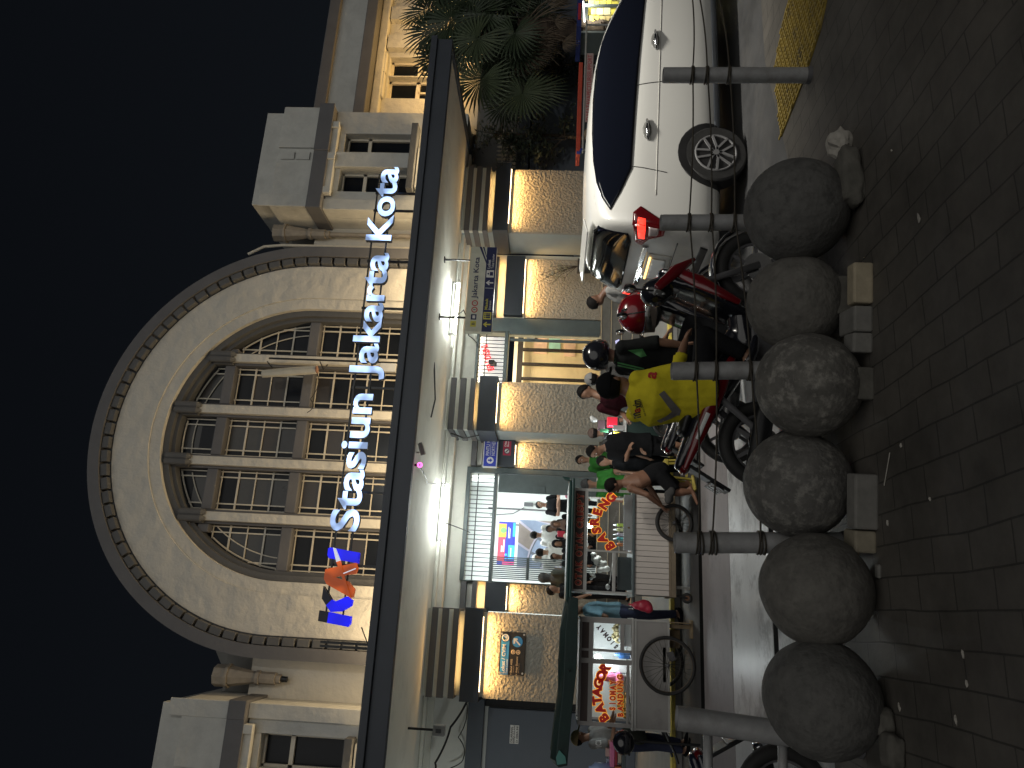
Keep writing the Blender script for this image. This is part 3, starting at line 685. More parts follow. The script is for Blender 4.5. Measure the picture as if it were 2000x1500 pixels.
zz1 = (P(907.6, 647, 12.6).z + P(919, 483, 12.6).z) / 2; zz0 = (P(959.6, 645, 12.6).z + P(971, 483, 12.6).z) / 2
D = T('hanging_direction_sign', 'long cream and navy direction sign hanging from the canopy by two black rods', 'sign', ((q0.x + q1.x) / 2, 12.6, zz0))
p = Panel(q0.x, q1.x, zz0, zz1, 12.6)
MB().box(p.x0, p.x1, 12.6, 12.72, zz0, zz1).build('sign_box', SIGNW, D, bevel=.004)
m = MB(); p.rect(m, .002, .998, .63, .998); p.rect(m, .136, .198, .20, .41); p.poly(m, [(1, .33), (.80, .63), (.835, .63), (1, .42)]); p.poly(m, [(1, .46), (.87, .63), (.89, .63), (1, .52)])
p.txt(m, 'Jakarta Kota', .38, .872, .17, .43, bold=.012); p.txt(m, 'B', .075, .1, .25, .36, k=3, bold=.01); m.build('navy_field', NAVY, D)
m = MB(); p.rect(m, .054, .12, .20, .41, 2); p.rect(m, .143, .225, .665, .955, 2); p.poly(m, [(.0775, .95), (.0775, .78), (.062, .82), (.055, .79), (.085, .67), (.115, .79), (.108, .82), (.0925, .78), (.0925, .95)], 2)
p.txt(m, 'Masuk', .255, .385, .69, .80, k=2, bold=.01); m.build('yellow_marks', YVIN, D)
m = MB(); p.rect(m, .505, .509, .66, .96, 2); p.rect(m, .633, .72, .67, .95, 2); p.poly(m, [(.5625, .95), (.5625, .78), (.547, .82), (.54, .79), (.57, .67), (.60, .79), (.593, .82), (.5775, .78), (.5775, .95)], 2)
p.txt(m, 'Loket', .74, .845, .69, .80, k=2, bold=.01); p.txt(m, 'Ticket Counter', .74, .915, .84, .93, k=2); p.txt(m, 'Entrance', .255, .36, .84, .92, k=2); p.rect(m, .15, .184, .26, .36, 2); m.build('white_marks', WVIN, D)
m = MB(); p.ring(m, .25, .315, .10, .018); p.ring(m, .327, .315, .10, .018); m.build('line_badge', REDV, D)
m = MB(); p.circ(m, .165, .72, .025, 3); p.circ(m, .185, .72, .025, 3); p.circ(m, .205, .72, .025, 3); p.rect(m, .157, .172, .76, .92, 3); p.rect(m, .177, .193, .76, .92, 3); p.rect(m, .198, .212, .76, .92, 3)
p.circ(m, .676, .74, .035, 3); p.rect(m, .655, .698, .80, .92, 3); p.txt(m, '1', .246, .254, .27, .36, k=2); p.txt(m, '2', .321, .333, .27, .36, k=2); m.build('pictogram', NAVY, D)
m = MB()
for f in (.17, .85): m.box(p.X(f) - .012, p.X(f) + .012, 12.64, 12.68, zz1, ZF0 + .05); m.box(p.X(f) - .05, p.X(f) + .05, 12.62, 12.70, ZF0 + .03, ZF0 + .05)
m.build('hanger_rod', BLACKM, D)
# blue entrance sign, partly behind the middle pier
YQ = 15.12
a, b = P(944, 910, YQ), P(971, 866, YQ)
E_ = T('entrance_sign', 'blue sign with white down arrow above the door wall beside the middle pier', 'sign', (a.x, YQ, b.z))
p = Panel(a.x, 3.40, b.z, a.z, YQ)
MB().box(p.x0 - .02, p.x1, YQ, YQ + .1, p.z0 - .02, p.z1 + .02).build('sign_box', WVIN, E_)
m = MB(); p.rect(m, .0, 1, .0, 1); m.build('blue_field', BLUV, E_)
m = MB(); p.circ(m, .22, .52, .28, 2); p.txt(m, 'PINTU M', .40, .985, .15, .42, k=2, bold=.005); p.rect(m, .40, .985, .49, .515, 2); p.txt(m, 'NORTHER', .40, .985, .60, .88, k=2, bold=.005); m.build('white_marks', WVIN, E_)
m = MB(); p.poly(m, [(.19, .34), (.25, .34), (.25, .52), (.30, .52), (.22, .70), (.14, .52), (.19, .52)], 3); m.build('arrow', BLUV, E_)
# red no smoking sign
YQ = 15.195
a, b = P(982, 889, YQ), P(999, 860, YQ)
N_ = T('no_smoking_sign', 'small red sign with a white no smoking disc under the blue entrance sign', 'sign', (a.x, YQ, b.z))
p = Panel(a.x, 3.40, b.z, a.z, YQ)
MB().box(p.x0, p.x1, YQ - .0, YQ + .003, p.z0, p.z1).build('sign_plate', ROY, N_)
m = MB(); p.circ(m, .30, .5, .36, 1); p.txt(m, 'Dila', .62, .98, .16, .40, k=1, bold=.02); p.txt(m, 'Mero', .62, .98, .5, .72, k=1, bold=.02); m.split('white_marks', WVIN, N_, gap=.018)
m = MB(); p.rect(m, .20, .40, .46, .56, 2); m.build('cigarette', GREYP, N_)
m = MB(); p.ring(m, .30, .5, .33, .05, 2); p.poly(m, [(.17, .28), (.21, .22), (.43, .72), (.39, .78)], 3); m.build('ban_ring', mat('dark_mark', (.05, .05, .08), .5), N_)
# ticket counter sign on the left pier
YQ = 14.325
a, b = P(973, 1317, YQ), P(1027, 1236, YQ)
L_ = T('ticket_counter_sign', 'black and blue ticket counter sign screwed to the lit stone of the left pier', 'sign', (a.x, YQ, b.z))
p = Panel(a.x, b.x, b.z, a.z, YQ)
MB().box(p.x0, p.x1, YQ, YQ + .015, p.z0, p.z1).build('sign_plate', BLKP, L_, bevel=.003)
m = MB(); p.rect(m, .0, .85, .055, .37); p.circ(m, .85, .2125, .157, 1); p.circ(m, .78, .69, .205, 1); m.build('blue_field', SKYB, L_)
m = MB(); p.txt(m, 'Loket / CVIM', .03, .70, .10, .24, k=2, bold=.018); p.txt(m, 'Ticket Counter', .03, .37, .275, .35, k=2, bold=.005); p.ring(m, .86, .2125, .12, .02, 2)
p.txt(m, 'ul', .815, .90, .15, .28, k=2, bold=.01); p.poly(m, [(.855, .53), (.86, .63), (.85, .70), (.825, .70), (.825, .64), (.715, .82), (.69, .78), (.80, .60), (.735, .60), (.725, .55), (.735, .53)], 2)
m.build('white_marks', WVIN, L_)
TANV = mat('tan_print', (.55, .42, .28), .5)
m = MB(); p.ring(m, .535, .54, .07, .014); p.ring(m, .535, .735, .07, .014); p.circ(m, .535, .54, .035); p.circ(m, .535, .735, .035); p.circ(m, .025, .49, .018); p.circ(m, .025, .70, .018)
p.txt(m, 'Batal ABB', .06, .37, .45, .53, bold=.012); p.txt(m, 'Antar Ekonomi', .06, .43, .66, .74, bold=.012); p.txt(m, 'Cancellation', .06, .22, .565, .60); p.txt(m, 'Intercity Service', .06, .28, .775, .81); m.build('tan_marks', TANV, L_)
m = MB()
for fx, fz in ((.04, .06), (.95, .06), (.95, .94), (.05, .94)): m.disc((p.X(fx), YQ - .012, p.Z(fz)), (0, 1, 0), .018, .024, 12)
m.build('stand_off_screw', ALU, L_)
# small white notice on the left wall
YQ = 14.893
a, b = P(995, 1452, YQ), P(1014, 1417, YQ)
K_ = T('wall_notice', 'small white notice in black capitals on the dark wall at far left', 'notice', (a.x, YQ, b.z))
p = Panel(a.x, b.x, b.z, a.z, YQ)
MB().box(p.x0, p.x1, YQ, YQ + .006, p.z0, p.z1).build('sign_plate', WVIN, K_)
m = MB(); p.txt(m, 'DILARANG', .06, .9, .08, .32, bold=.02); p.txt(m, 'BERJUALAN', .03, .97, .39, .62, bold=.02); p.txt(m, 'DI AREA INI', .06, .94, .69, .92, bold=.02); m.build('lettering', BLKP, K_)

# ---- fluorescent tubes under the canopy
TUBE = mat('tube_glow', (.9, .95, .95), .4, var=0, emit=COOL, es=100)
def tube(a, b, lab):
    a, b = V(a), V(b); c = (a + b) / 2; t = T('fluorescent_lamp', lab, 'lamp', c, 'fluorescent lamps under the canopy')
    MB().etube([a, b], .022, n=10).build('tube', TUBE, t)
    d = (b - a).normalized(); s = d.cross(ZE).normalized()
    m = MB(); m.obox(c + V((0, 0, .11)), (b - a) / 2 + d * .03, s * .02, (0, 0, .02)); m.obox(a + V((0, 0, .05)), d * .012, s * .02, (0, 0, .07)); m.obox(b + V((0, 0, .05)), d * .012, s * .02, (0, 0, .07)); m.build('lamp_fitting', ALU, t, bevel=.004)
    return t
zt = ZF0 - .12
ta, tb = G(866, 1056, zt), G(872, 944, zt); ta.y = tb.y = (ta.y + tb.y) / 2
tube(ta, tb, 'glowing white tube lamp under the canopy above the left gate')
tc_, td = G(890, 652, zt), G(905, 553, zt); tc_.y = td.y = 13.6; tc_.x, td.x = P(885, 652, 13.6).x, P(900, 553, 13.6).x
tube(tc_, td, 'glowing white tube lamp under the canopy behind the hanging sign')
point('soffit_fill', ((ta.x + tb.x) / 2, ta.y - .6, zt - .85), 40, COOL, .25)  # added fill lamp without fitting, set low to brighten the soffit
point('soffit_fill', ((tc_.x + td.x) / 2, tc_.y - .4, zt - .85), 32, COOL, .25)  # same added soffit fill near the second tube
point('soffit_fill', (-4.6, 12.8, zt - .85), 46, COOL, .25)  # third added soffit fill, out of view at left
# ---- security camera, pink lamp, junction box, mullion floodlight
c = P(822, 884, YC + .5); s = T('security_camera', 'small white security camera under the canopy edge', 'camera', (c.x, c.y, ZF0 + .05))
zc = ZF0 - .02
m = MB(); m.etube([(c.x, c.y, ZF0 + .05), (c.x, c.y, ZF0 - .0)], .015, n=8); m.obox((c.x + .05, c.y - .04, ZF0 - .04), (.09, -.02, .03), (.01, .04, 0), (-.01, 0, .035)); m.build('camera_body', ALU, s, bevel=.008)
MB().disc((c.x + .14, c.y - .06, ZF0 - .01), (1, -.25, .35), .025, .02, 12).build('lens', BLACKM, s)
c = P(820, 908, YC + .4); s = T('pink_indicator_lamp', 'tiny glowing pink lamp hanging from the canopy edge', 'lamp', (c.x, c.y, c.z))
MB().torus(c, (0, 1, .2), .03, .014, 20, 8).build('glow_ring', mat('pink_glow', (.8, .2, .5), .4, emit=(1, .12, .55), es=3), s)
MB().etube([c + V((0, .02, 0)), c + V((0, .02, .09))], .02, n=8).build('lamp_holder', BLACKM, s)
a = P(846, 1436, 13.2); b = P(870, 1416, 13.2); s = T('junction_box', 'grey metal junction box under the canopy at far left', 'box', ((a.x + b.x) / 2, 13.2, b.z))
m = MB(); m.box(a.x, b.x, 13.1, 13.25, b.z, a.z); m.build('box_body', STEEL, s, bevel=.012); MB().box((a.x + b.x) / 2 - .03, (a.x + b.x) / 2 + .03, 13.085, 13.099, b.z + .05, a.z - .05).build('box_lid', GREYP, s)
MB().etube([(a.x * .5 + b.x * .5, 13.18, a.z), (a.x * .5 + b.x * .5, 13.18, ZF0 + .05)], .02, n=8).build('hanger', BLACKM, s)
yl = YF - .1; f = T('mullion_floodlight', 'long grey floodlight tied to a black pole on the right mullion of the arched window', 'floodlight', (P(740, 704, yl).x, yl, 4.4))
MB().etube([(P(700, 706, yl).x, yl, 4.34), (P(700, 706, yl).x, yl, P(525, 704, yl).z)], .022, n=8).build('pole', BLACKM, f)
a, b = P(512, 730, yl - .15), P(618, 722, yl - .15)
MB().etube([a, a.lerp(b, .5), b], [.09, .10, .10], [.06, .07, .07], n=8).build('lamp_housing', mat('housing_grey', (.42, .41, .36), .5), f, bevel=.008)
MB().disc(b + (b - a).normalized() * .01, b - a, .085, .03, 8).build('end_cap', mat('rusty_cap', (.22, .12, .08), .7), f)
m = cable([P(522, 706, yl), P(535, 722, yl - .1)], .012); m2 = cable([P(625, 706, yl), P(632, 722, yl - .1), P(640, 712, yl)], .012); m.add(m2.v, m2.f); m3 = cable([P(618, 724, yl - .15), P(606, 780, yl), P(600, 806, yl)], .008, sag=.1); m.add(m3.v, m3.f); m.build('bracket_wire', BLACKM, f)
MB().box(*sorted((P(752, 712, yl).x, P(752, 728, yl).x)), yl - .1, yl, P(775, 715, yl).z, P(745, 715, yl).z).build('driver_box', ALU, f)
# ---- loose cables
def wirething(lab, m, matl=BLACKM):
    o = m.build('cable', matl); tag(o, lab, 'cable', 'loose cables on the station front'); return o
wirething('black cable drooping from the left wall up to the left pier', cable([P(915, 1362, 14.3), P(880, 1420, 14.6), P(850, 1490, 14.6), P(845, 1515, 14.6)], .02, sag=.03))
wirething('thin grey cable looping over the white wall at far left', cable([P(912, 1375, 14.85), P(895, 1440, 14.9), P(905, 1480, 14.9), P(880, 1500, 14.9)], .010, sag=.06))
wirething('thin wire running from the pink lamp to the left tube lamp', cable([P(820, 912, YC + .4), V(((ta.x + tb.x) / 2 + .3, 12.8, ZF0 + .02)), tb + V((0, 0, .09))], .008, sag=.02))
wirething('thin wire from the left tube lamp to the wall above the left gate', cable([ta + V((.4, 0, .09)), V((ta.x + .4, 14.94, ZF0 - .05)), P(918, 1040, 14.9)], .010, sag=.02))
wirething('thin wire dropping from the hanging sign rod to the door wall', cable([P(876, 622, 12.65), P(905, 605, 14.3), P(915, 655, 15.2), P(935, 680, 15.3)], .010, sag=.05))
wirething('wire running down the capital of the middle pier', cable([P(880, 846, 14.2), P(905, 856, 14.3), P(935, 850, 14.15)], .014, sag=.02))
wirething('grey conduit lying along the canopy soffit right of the middle', cable([P(848, 708, 12.6), P(850, 780, 12.6), P(842, 815, 12.6)], .014), GREYB)
for k, (lab, a, b, c) in enumerate((('thin wire dangling from the canopy roof below the letter S', (706, 1225, 11.3), (722, 1268, 11.25), (718, 1270, 11.25)),)):
    wirething(lab, cable([P(*a), P(*b), P(*c)], .008))
# red lit board and station posters seen through the doors
RS = mat('red_neon', (.8, .05, .05), .5, emit=(1, .015, .03), es=2.4)
t = T('lit_red_board', 'white board with slanting red glowing letters behind the right transom', 'sign', (6.0, 16.9, 3.1))
a, b = P(945, 745, 16.9), P(962, 640, 16.9)
MB().box(a.x - .5, b.x + .9, 16.9, 16.95, b.z - .35, a.z + .42).build('board', mat('board_white', (.8, .82, .84), .5, emit=(.9, .95, 1), es=.5), t)
m = MB(); pa, pb = P(966, 722, 16.88), P(952, 672, 16.88); text(m, 'BELI DISINI', (pa.x, 16.897, pa.z), (pb - pa), (pb - pa).cross(V((0, -1, 0))) * -1, w=(pb - pa).length, h=.17, depth=.004, bold=.03, nrm=(0, -1, 0)); m.build('lettering', RS, t)
YQ = 19.9
t = T('hall_banner', 'red, orange and blue advertising banner hanging inside the left gate', 'banner', (1.5, YQ, 2.6))
a, b = P(970, 1103, YQ), P(1008, 1020, YQ); p = Panel(a.x, b.x, b.z, a.z, YQ)
cs = [mat('ban_red', (.55, .05, .08), .5), mat('ban_blue', (.03, .04, .32), .5), mat('ban_orange', (.75, .32, .05), .5), mat('ban_sky', (.05, .35, .75), .5), mat('ban_pink', (.65, .06, .25), .5), mat('ban_green', (.15, .45, .12), .5), WVIN]
m = MB(); m.m(1).box(p.x0, p.x1, YQ, YQ + .02, p.z0, p.z1); m.m(0); p.rect(m, .08, .64, 0, .42); m.m(2); p.rect(m, .64, .95, 0, .46); m.m(5); p.circ(m, .80, .28, .18, 2); m.m(3); p.rect(m, .14, .46, .62, .98); p.rect(m, .66, .98, .84, .99); m.m(4); p.rect(m, .0, .09, .3, 1); m.m(3); p.circ(m, .14, .5, .07, 2); p.circ(m, .24, .5, .07, 2)
m.m(6); p.rect(m, .30, .44, .2, .27, 2); p.rect(m, .30, .58, .32, .38, 2); p.rect(m, .62, .88, .58, .61, 2); p.rect(m, .62, .85, .66, .69, 2); p.rect(m, .20, .40, .75, .80, 2)
m.build('banner_print', cs, t)
t = T('hall_mural', 'grey and lilac wall picture of an arched vault inside the left gate', 'mural', (1.5, 20.4, 1.4))
a, b = P(1009, 1108, 20.4), P(1075, 1018, 20.4); p = Panel(a.x, b.x, .9, a.z, 20.4)
m = MB(); m.m(0).box(p.x0, p.x1, 20.4, 20.43, .9, p.z1); cs = [mat('mural_lilac', (.50, .46, .56), .6), mat('mural_slate', (.12, .13, .16), .6), mat('mural_blue', (.24, .29, .40), .6), mat('mural_taupe', (.30, .25, .22), .6)]
ox, oz, wd = p.X(.02), p.Z(.95), p.x1 - p.x0
def sector(r0, r1, a0, a1, mi, k=1, n=10):
    r0 *= 1.5; r1 *= 1.5; pts = [(ox + wd * r0 * math.cos(R(a0 + (a1 - a0) * i / n)), oz + wd * r0 * math.sin(R(a0 + (a1 - a0) * i / n))) for i in range(n + 1)]
    pts += [(ox + wd * r1 * math.cos(R(a1 + (a0 - a1) * i / n)), oz + wd * r1 * math.sin(R(a1 + (a0 - a1) * i / n))) for i in range(n + 1)]
    pts = [(min(max(x, p.x0), p.x1), min(max(zv, .92), p.z1)) for x, zv in pts]
    m.m(mi).prism([(x, 20.4 - .003 * k, zv) for x, zv in pts], (0, .002, 0))
sector(.55, .75, 0, 90, 1); 
for i in range(5): sector(.57, .73, 4 + 18 * i, 19 + 18 * i, 2, 2); sector(.77, 1.1, 2 + 18 * i, 18 + 18 * i, 3 if i % 2 else 2, 1)
sector(.18, .26, 0, 90, 1)
m.build('mural_print', cs, t)
# =================================================================== FOREGROUND: STONE BALLS, POSTS, WIRES, BLOCKS
from mathutils import noise
def stonemat(name, a, b, c):
    return mat(name, a, .88, c2=b, sc=11, bump=.7, bsc=38, bdist=.012, dirt=c, dsc=15, dth=(.50, .72))
STB = [stonemat('stone_dark', (.095, .094, .09), (.15, .148, .14), (.065, .064, .062)), stonemat('stone_plain', (.115, .11, .10), (.185, .178, .16), (.085, .082, .075)), stonemat('stone_lichen', (.09, .088, .082), (.165, .16, .15), (.34, .33, .30)), stonemat('stone_lichen_pale', (.095, .092, .084), (.175, .168, .152), (.37, .355, .32))]
balls = [(1605, 1365, 112, 0, 'darkest round stone ball at the left end of the row'),
         (1593, 1150, 107, 1, 'smooth brown-grey stone ball second from the left end, no pale lichen'),
         (1557, 945, 103, 2, 'stone ball with a crusty pale patch, behind the long grey paving block'),
         (1578, 752, 101, 3, 'stone ball with spread pale lichen speckles under the yellow jacket rider'),
         (1553, 592, 93, 1, 'smallest stone ball, behind the tan paving block'),
         (1555, 412, 100, 0, 'dark stone ball at the right end, below the car tail lamp')]
for bx, by, r, mi, lab in balls:
    d_ = ray(bx, by); d = (EYE - ZP + .012) / (r / FPX - d_.z); c = EYEV + d_ * d; rad = r / FPX * d
    bm = bmesh.new(); bmesh.ops.create_icosphere(bm, subdivisions=5, radius=1)
    sd = V((bx, by, r))
    for v in bm.verts:
        q = v.co.copy(); k = 1 + .018 * noise.noise(q * 1.6 + sd) + .010 * noise.noise(q * 4 + sd) + .004 * noise.noise(q * 14 + sd)
        v.co = q * rad * k; v.co.z *= .985
    me = bpy.data.meshes.new('stone_ball'); bm.to_mesh(me); bm.free(); me.materials.append(STB[mi])
    for p_ in me.polygons: p_.use_smooth = True
    o = bpy.data.objects.new('stone_ball', me); COL.objects.link(o); o.location = c
    tag(o, lab, 'stone ball', 'stone ball bollards in a row')

YPO = 4.36
posts = [(1322, 1402, 1530, 1432, .072, 'pipe post at the left end, streaked with light down one side'), (1318, 1060, 1600, 1060, .068, 'grey pipe post between the two left food carts, in front of the cart wheel'),
         (1312, 725, 1600, 722, .063, 'grey pipe post standing in front of the yellow jacket rider'), (1290, 435, 1560, 434, .060, 'grey pipe post in front of the car tail lamp'), (1295, 147, 1597, 147, .060, 'grey pipe post at the right end with its foot on the paving')]
PT = []
for a, b, a2, b2, r, lab in posts:
    top = P(a, b, YPO); bot = P(a2, b2, YPO); k = (ZP - top.z) / (bot.z - top.z); bot = top.lerp(bot, k); r = r * .88
    t = T('pipe_post', lab, 'post', bot, 'steel pipe posts behind the stone balls'); PT.append((top, bot, r))
    d = (bot - top).normalized()
    m = MB(); m.etube([bot, top + d * .015, top], [r, r, r * .97], n=28, caps=False); m.etube([top, top + d * .15], [r * .90, r * .90], n=28, caps=False)
    n_ = 28; m.etube([top, top + V((0, 0, .0005))], [r * .97, r * .9], n=28, caps=False); m.build('pipe', STEEL, t, smooth=True)
    MB().disc(top + d * .14, d, r * .9, .004, 24).build('pipe_plug', BLACKM, t)
    m = MB(); m.etube([bot, bot - d * .03], [r * 1.12, r * 1.04], n=24); m.build('foot_collar', GREYP, t)
WIRE = mat('rusty_wire', (.06, .052, .04), .7, m=.3, var=.3, sc=30)
def on(i, a): top, bot, r = PT[i]; z = P(a, posts[i][1], YPO).z; k = (z - top.z) / (bot.z - top.z); q = top.lerp(bot, k); return q + V((0, -r - .004, 0))
strands = [((1352, -8), 1350, 1343, 1356, 1360), ((1366, -8), 1378, 1386, 1395, 1386), ((1403, -8), 1421, 1431, 1461, 1480)]
for k, (s0, a, b, c, d) in enumerate(strands):
    q = [P(*s0, YPO + .1), on(4, a), on(3, b), on(2, c), on(1, d)]
    m = cable(q, .0055, sag=.012, seg=10)
    for i, aa in ((4, a), (3, b), (2, c), (1, d)):
        top, bot, r = PT[i]; z = on(i, aa); ax = (top - bot).normalized()
        for e in (0, .013) + ((.03,) if i == 1 else ()): m.torus(V((z.x, z.y + r + .004, z.z - e)), ax + V((.10 - e * 4, .06, 0)), r + .005, .0055, 22, 6)
    w = m.build('wire_strand', WIRE)
    tag(w, ('highest', 'middle', 'lowest')[k] + ' of the three rusty wires strung from post to post', 'wire', 'wires tied around the pipe posts')
t = T('guard_rail', 'two dark rails running left out of frame from the left end post', 'rail', PT[0][1])
for a in (1382, 1528):
    p0, p1 = P(a, 1418, YPO + .11), P(a + 2, 1620, YPO + .11); MB().etube([p0, p1], .026, n=12).build('rail', STEEL, t, smooth=True)
q = P(1528, 1580, YPO + .11); MB().etube([V((q.x, q.y, ZP)), V((q.x, q.y, 1.1))], .026, n=12).build('rail_post', STEEL, t, smooth=True)

BRT = mat('tan_block', (.40, .345, .245), .85, var=.15, sc=14, bump=.3, bsc=60, bdist=.006); BRG = mat('grey_block', (.20, .195, .18), .85, var=.18, sc=12, bump=.3, bsc=60, bdist=.006); BRD = mat('dark_block', (.12, .115, .10), .9, var=.25, sc=9, bump=.5, bsc=30, bdist=.01)
def block(y0, y1, xb, h, dep, matl, lab, back=0.0, twist=0.0, z0=ZP, rough=0.0):
    a, b = G(xb, y0, z0), G(xb, y1, z0); c = (a + b) / 2; ex = (b - a); ex.z = 0; L = ex.length; ex.normalize(); ey = V((-ex.y, ex.x, 0))
    if twist: rm = Matrix.Rotation(R(twist), 3, 'Z'); ex, ey = rm @ ex, rm @ ey
    c = c + ey * (dep / 2 + back); c.z = z0 + h / 2 - .003
    m = MB(); m.world = True; m.obox(c, ex * L / 2, ey * dep / 2, (0, 0, h / 2))
    o = m.build('paving_block', matl, None, bevel=.012 if not rough else .03); o.data.transform(Matrix.Translation(-V((c.x, c.y, z0)))); o.location = (c.x, c.y, z0)
    tag(o, lab, 'paving block', 'loose paving blocks along the stone balls'); return o
block(592, 512, 1706, .105, .10, BRT, 'light tan paving block, the palest of the loose blocks')
block(600, 520, 1688, .11, .09, BRD, 'dark block hiding just behind the light tan block', back=.12, twist=8)
block(648, 597, 1705, .10, .22, BRG, 'grey paving block end on beside the light tan block')
block(689, 650, 1705, .105, .14, BRG, 'short brownish block between the fifth and fourth stone balls', twist=-3)
block(781, 717, 1708, .09, .12, BRD, 'dark flat block under the ball with pale speckles')
block(1036, 927, 1716, .12, .12, BRG, 'long grey paving block in front of the ball with the crusty patch')
block(1082, 1038, 1712, .11, .16, BRT, 'short tan block butted against the long grey block', twist=2).data.materials[0] = mat('worn_tan_block', (.27, .24, .18), .85, var=.15, sc=14, bump=.3, bsc=60, bdist=.006)
block(1131, 1103, 1722, .02, .05, BRG, 'thin broken chip of grey paving near the second ball')
def rock(a, b, xb, h, dep, lab, matl=BRD):
    p, q = G(xb, a, ZP), G(xb, b, ZP); c = (p + q) / 2; w = (q - p).length / 2
    bm = bmesh.new(); bmesh.ops.create_icosphere(bm, subdivisions=4, radius=1); sd = V((a, b, xb))
    for v in bm.verts:
        u = v.co.copy(); u = V([math.copysign(abs(t_) ** .55, t_) for t_ in u]); u *= 1 + .16 * noise.noise(u * 1.3 + sd) + .05 * noise.noise(u * 5 + sd)
        v.co = V((u.x * w * .95, u.y * dep / 2, u.z * h / 2))
    me = bpy.data.meshes.new('broken_stone'); bm.to_mesh(me); bm.free(); me.materials.append(matl)
    for p_ in me.polygons: p_.use_smooth = True
    o = bpy.data.objects.new('broken_stone', me); COL.objects.link(o); o.location = (c.x, c.y + dep / 2, ZP + h * .45); tag(o, lab, 'stone', 'broken stones on the paving'); return o
rock(394, 268, 1690, .13, .16, 'long broken stone lying right of the last stone ball')
rock(1440, 1385, 1752, .11, .14, 'dark broken stone tucked under the left end ball')
rock(1506, 1436, 1772, .09, .13, 'dark broken stone at the bottom left corner of the paving')
# crumpled paper cup and litter
def crumple(a, b, r, h, lab, matl, nm='crumpled_paper'):
    c = G(a, b, ZP); bm = bmesh.new(); bmesh.ops.create_icosphere(bm, subdivisions=3 if r > .05 else 1, radius=1); sd = V((a, b, 3)); r *= 1 if r > .05 else .72; st_ = 1 if r > .05 else 1.5
    for v in bm.verts:
        u = v.co.copy(); k = 1 + .35 * noise.noise(u * 1.9 + sd) + .15 * noise.noise(u * 5 + sd); k = k if st_ == 1 else k + .5 * noise.noise(u * 3 + sd); v.co = V((u.x * r * k * st_, u.y * r * .8 * k / st_ + u.x * r * .4 * (st_ - 1), u.z * h * k))
    me = bpy.data.meshes.new(nm); bm.to_mesh(me); bm.free(); me.materials.append(matl)
    o = bpy.data.objects.new(nm, me); COL.objects.link(o); o.location = (c.x, c.y, ZP + h * .7); tag(o, lab, 'litter', 'litter on the paving'); return o
PAPER = mat('dirty_paper', (.40, .38, .34), .8, var=.2, sc=14, dirt=(.22, .18, .13), dsc=9, dth=(.55, .7))
crumple(1660, 280, .085, .08, 'crumpled dirty white cup resting against the long broken stone', PAPER, 'crumpled_cup')
for a, b, r, lab in ((1676, 399, .016, 'small white scrap beside the last stone ball'), (1796, 426, .035, 'torn white paper scrap on the open paving at right'), (1743, 294, .010, 'tiny white crumb left of the torn paper scrap'), (1758, 1380, .022, 'pale scrap under the left end ball'), (1761, 870, .013, 'pale crumb near the thin straw'), (1735, 1022, .014, 'white crumb in front of the long grey block'), (1883, 1278, .017, 'pale scrap on the paving at lower left'), (1868, 1405, .02, 'grey leaf scrap on the paving near the left edge'), (1818, 975, .010, 'tiny grey crumb on the paving below the crusty ball'), (1890, 1335, .015, 'pale crumb on the paving at far lower left')):
    crumple(a, b, r, .006, lab, PAPER)
m = MB().etube([G(1738, 884, ZP + .006), G(1727, 948, ZP + .006)], .003, n=6); tag(m.build('straw', PAPER), 'thin pale straw lying on the paving', 'straw')
# yellow tactile plate at the pavement edge
TAC = mat('tactile_yellow', (.34, .25, .055), .55, var=.25, sc=16, dirt=(.12, .10, .06), dsc=7, dth=(.5, .68))
pl = [G(a, b, ZP + .012) for a, b in ((1524, 268), (1565, 165), (1600, 60), (1625, -60), (1560, -60), (1533, 20), (1512, 132))]
t = T('tactile_plate', 'studded yellow tactile plate on the kerb at the right edge', 'tactile plate', (pl[1].x, pl[1].y, ZP))
MB().prism([p_ - V((0, 0, .011)) for p_ in pl], (0, 0, .011)).build('base_plate', TAC, t)
m = MB(); ca, cb = V((pl[6].x, pl[6].y, 0)), V((pl[5].x, pl[5].y, 0)); ex = (pl[3] - pl[0]); ex.z = 0; ex.normalize(); ey = V((-ex.y, ex.x, 0))
def inside(x, y):
    c_ = False; n_ = len(pl)
    for i in range(n_):
        a, b = pl[i], pl[(i + 1) % n_]
        if (a.y > y) != (b.y > y) and x < (b.x - a.x) * (y - a.y) / (b.y - a.y) + a.x: c_ = not c_
    return c_
o0 = pl[0]
for i in range(-10, 70):
    for j in range(-10, 50):
        q = o0 + ex * (i * .062) + ey * (j * .05)
        if inside(q.x, q.y): m.obox((q.x, q.y, ZP + .016), ex * .022, ey * .010, (0, 0, .006))
m.build('stud_field', TAC, t, bevel=.003)
# =================================================================== FOOD CARTS
CARTW = mat('cart_grey_paint', (.33, .32, .31), .5, var=.08, sc=2, dirt=(.22, .21, .2), dsc=2.5, dth=(.55, .8)); BROWNP = mat('brown_panel', (.055, .035, .030), .5)
TARP = mat('green_tarp', (.007, .028, .025), .6, var=.25, sc=4, bump=.3, bsc=12); TEAL = mat('teal_tarp', (.10, .30, .27), .6)
SIDING = mat('pale_siding', (.62, .57, .53), .5, var=.05, sc=3, dirt=(.46, .42, .39), dsc=3, dth=(.55, .8)); DRED = mat('red_sticker_glow', (.42, .012, .012), .5, emit=(1, .02, .015), es=.08); ORANG = mat('amber_edge_glow', (.85, .42, .04), .5, emit=(1, .45, .04), es=.60)  # sticker emission puts the bulb's backlight into the vinyl colour
TANE = mat('tan_letter_edge', (.60, .34, .20), .5); CLEAR = mat('cart_glass', (.9, .95, .95), .03, var=0, trans=1.0)
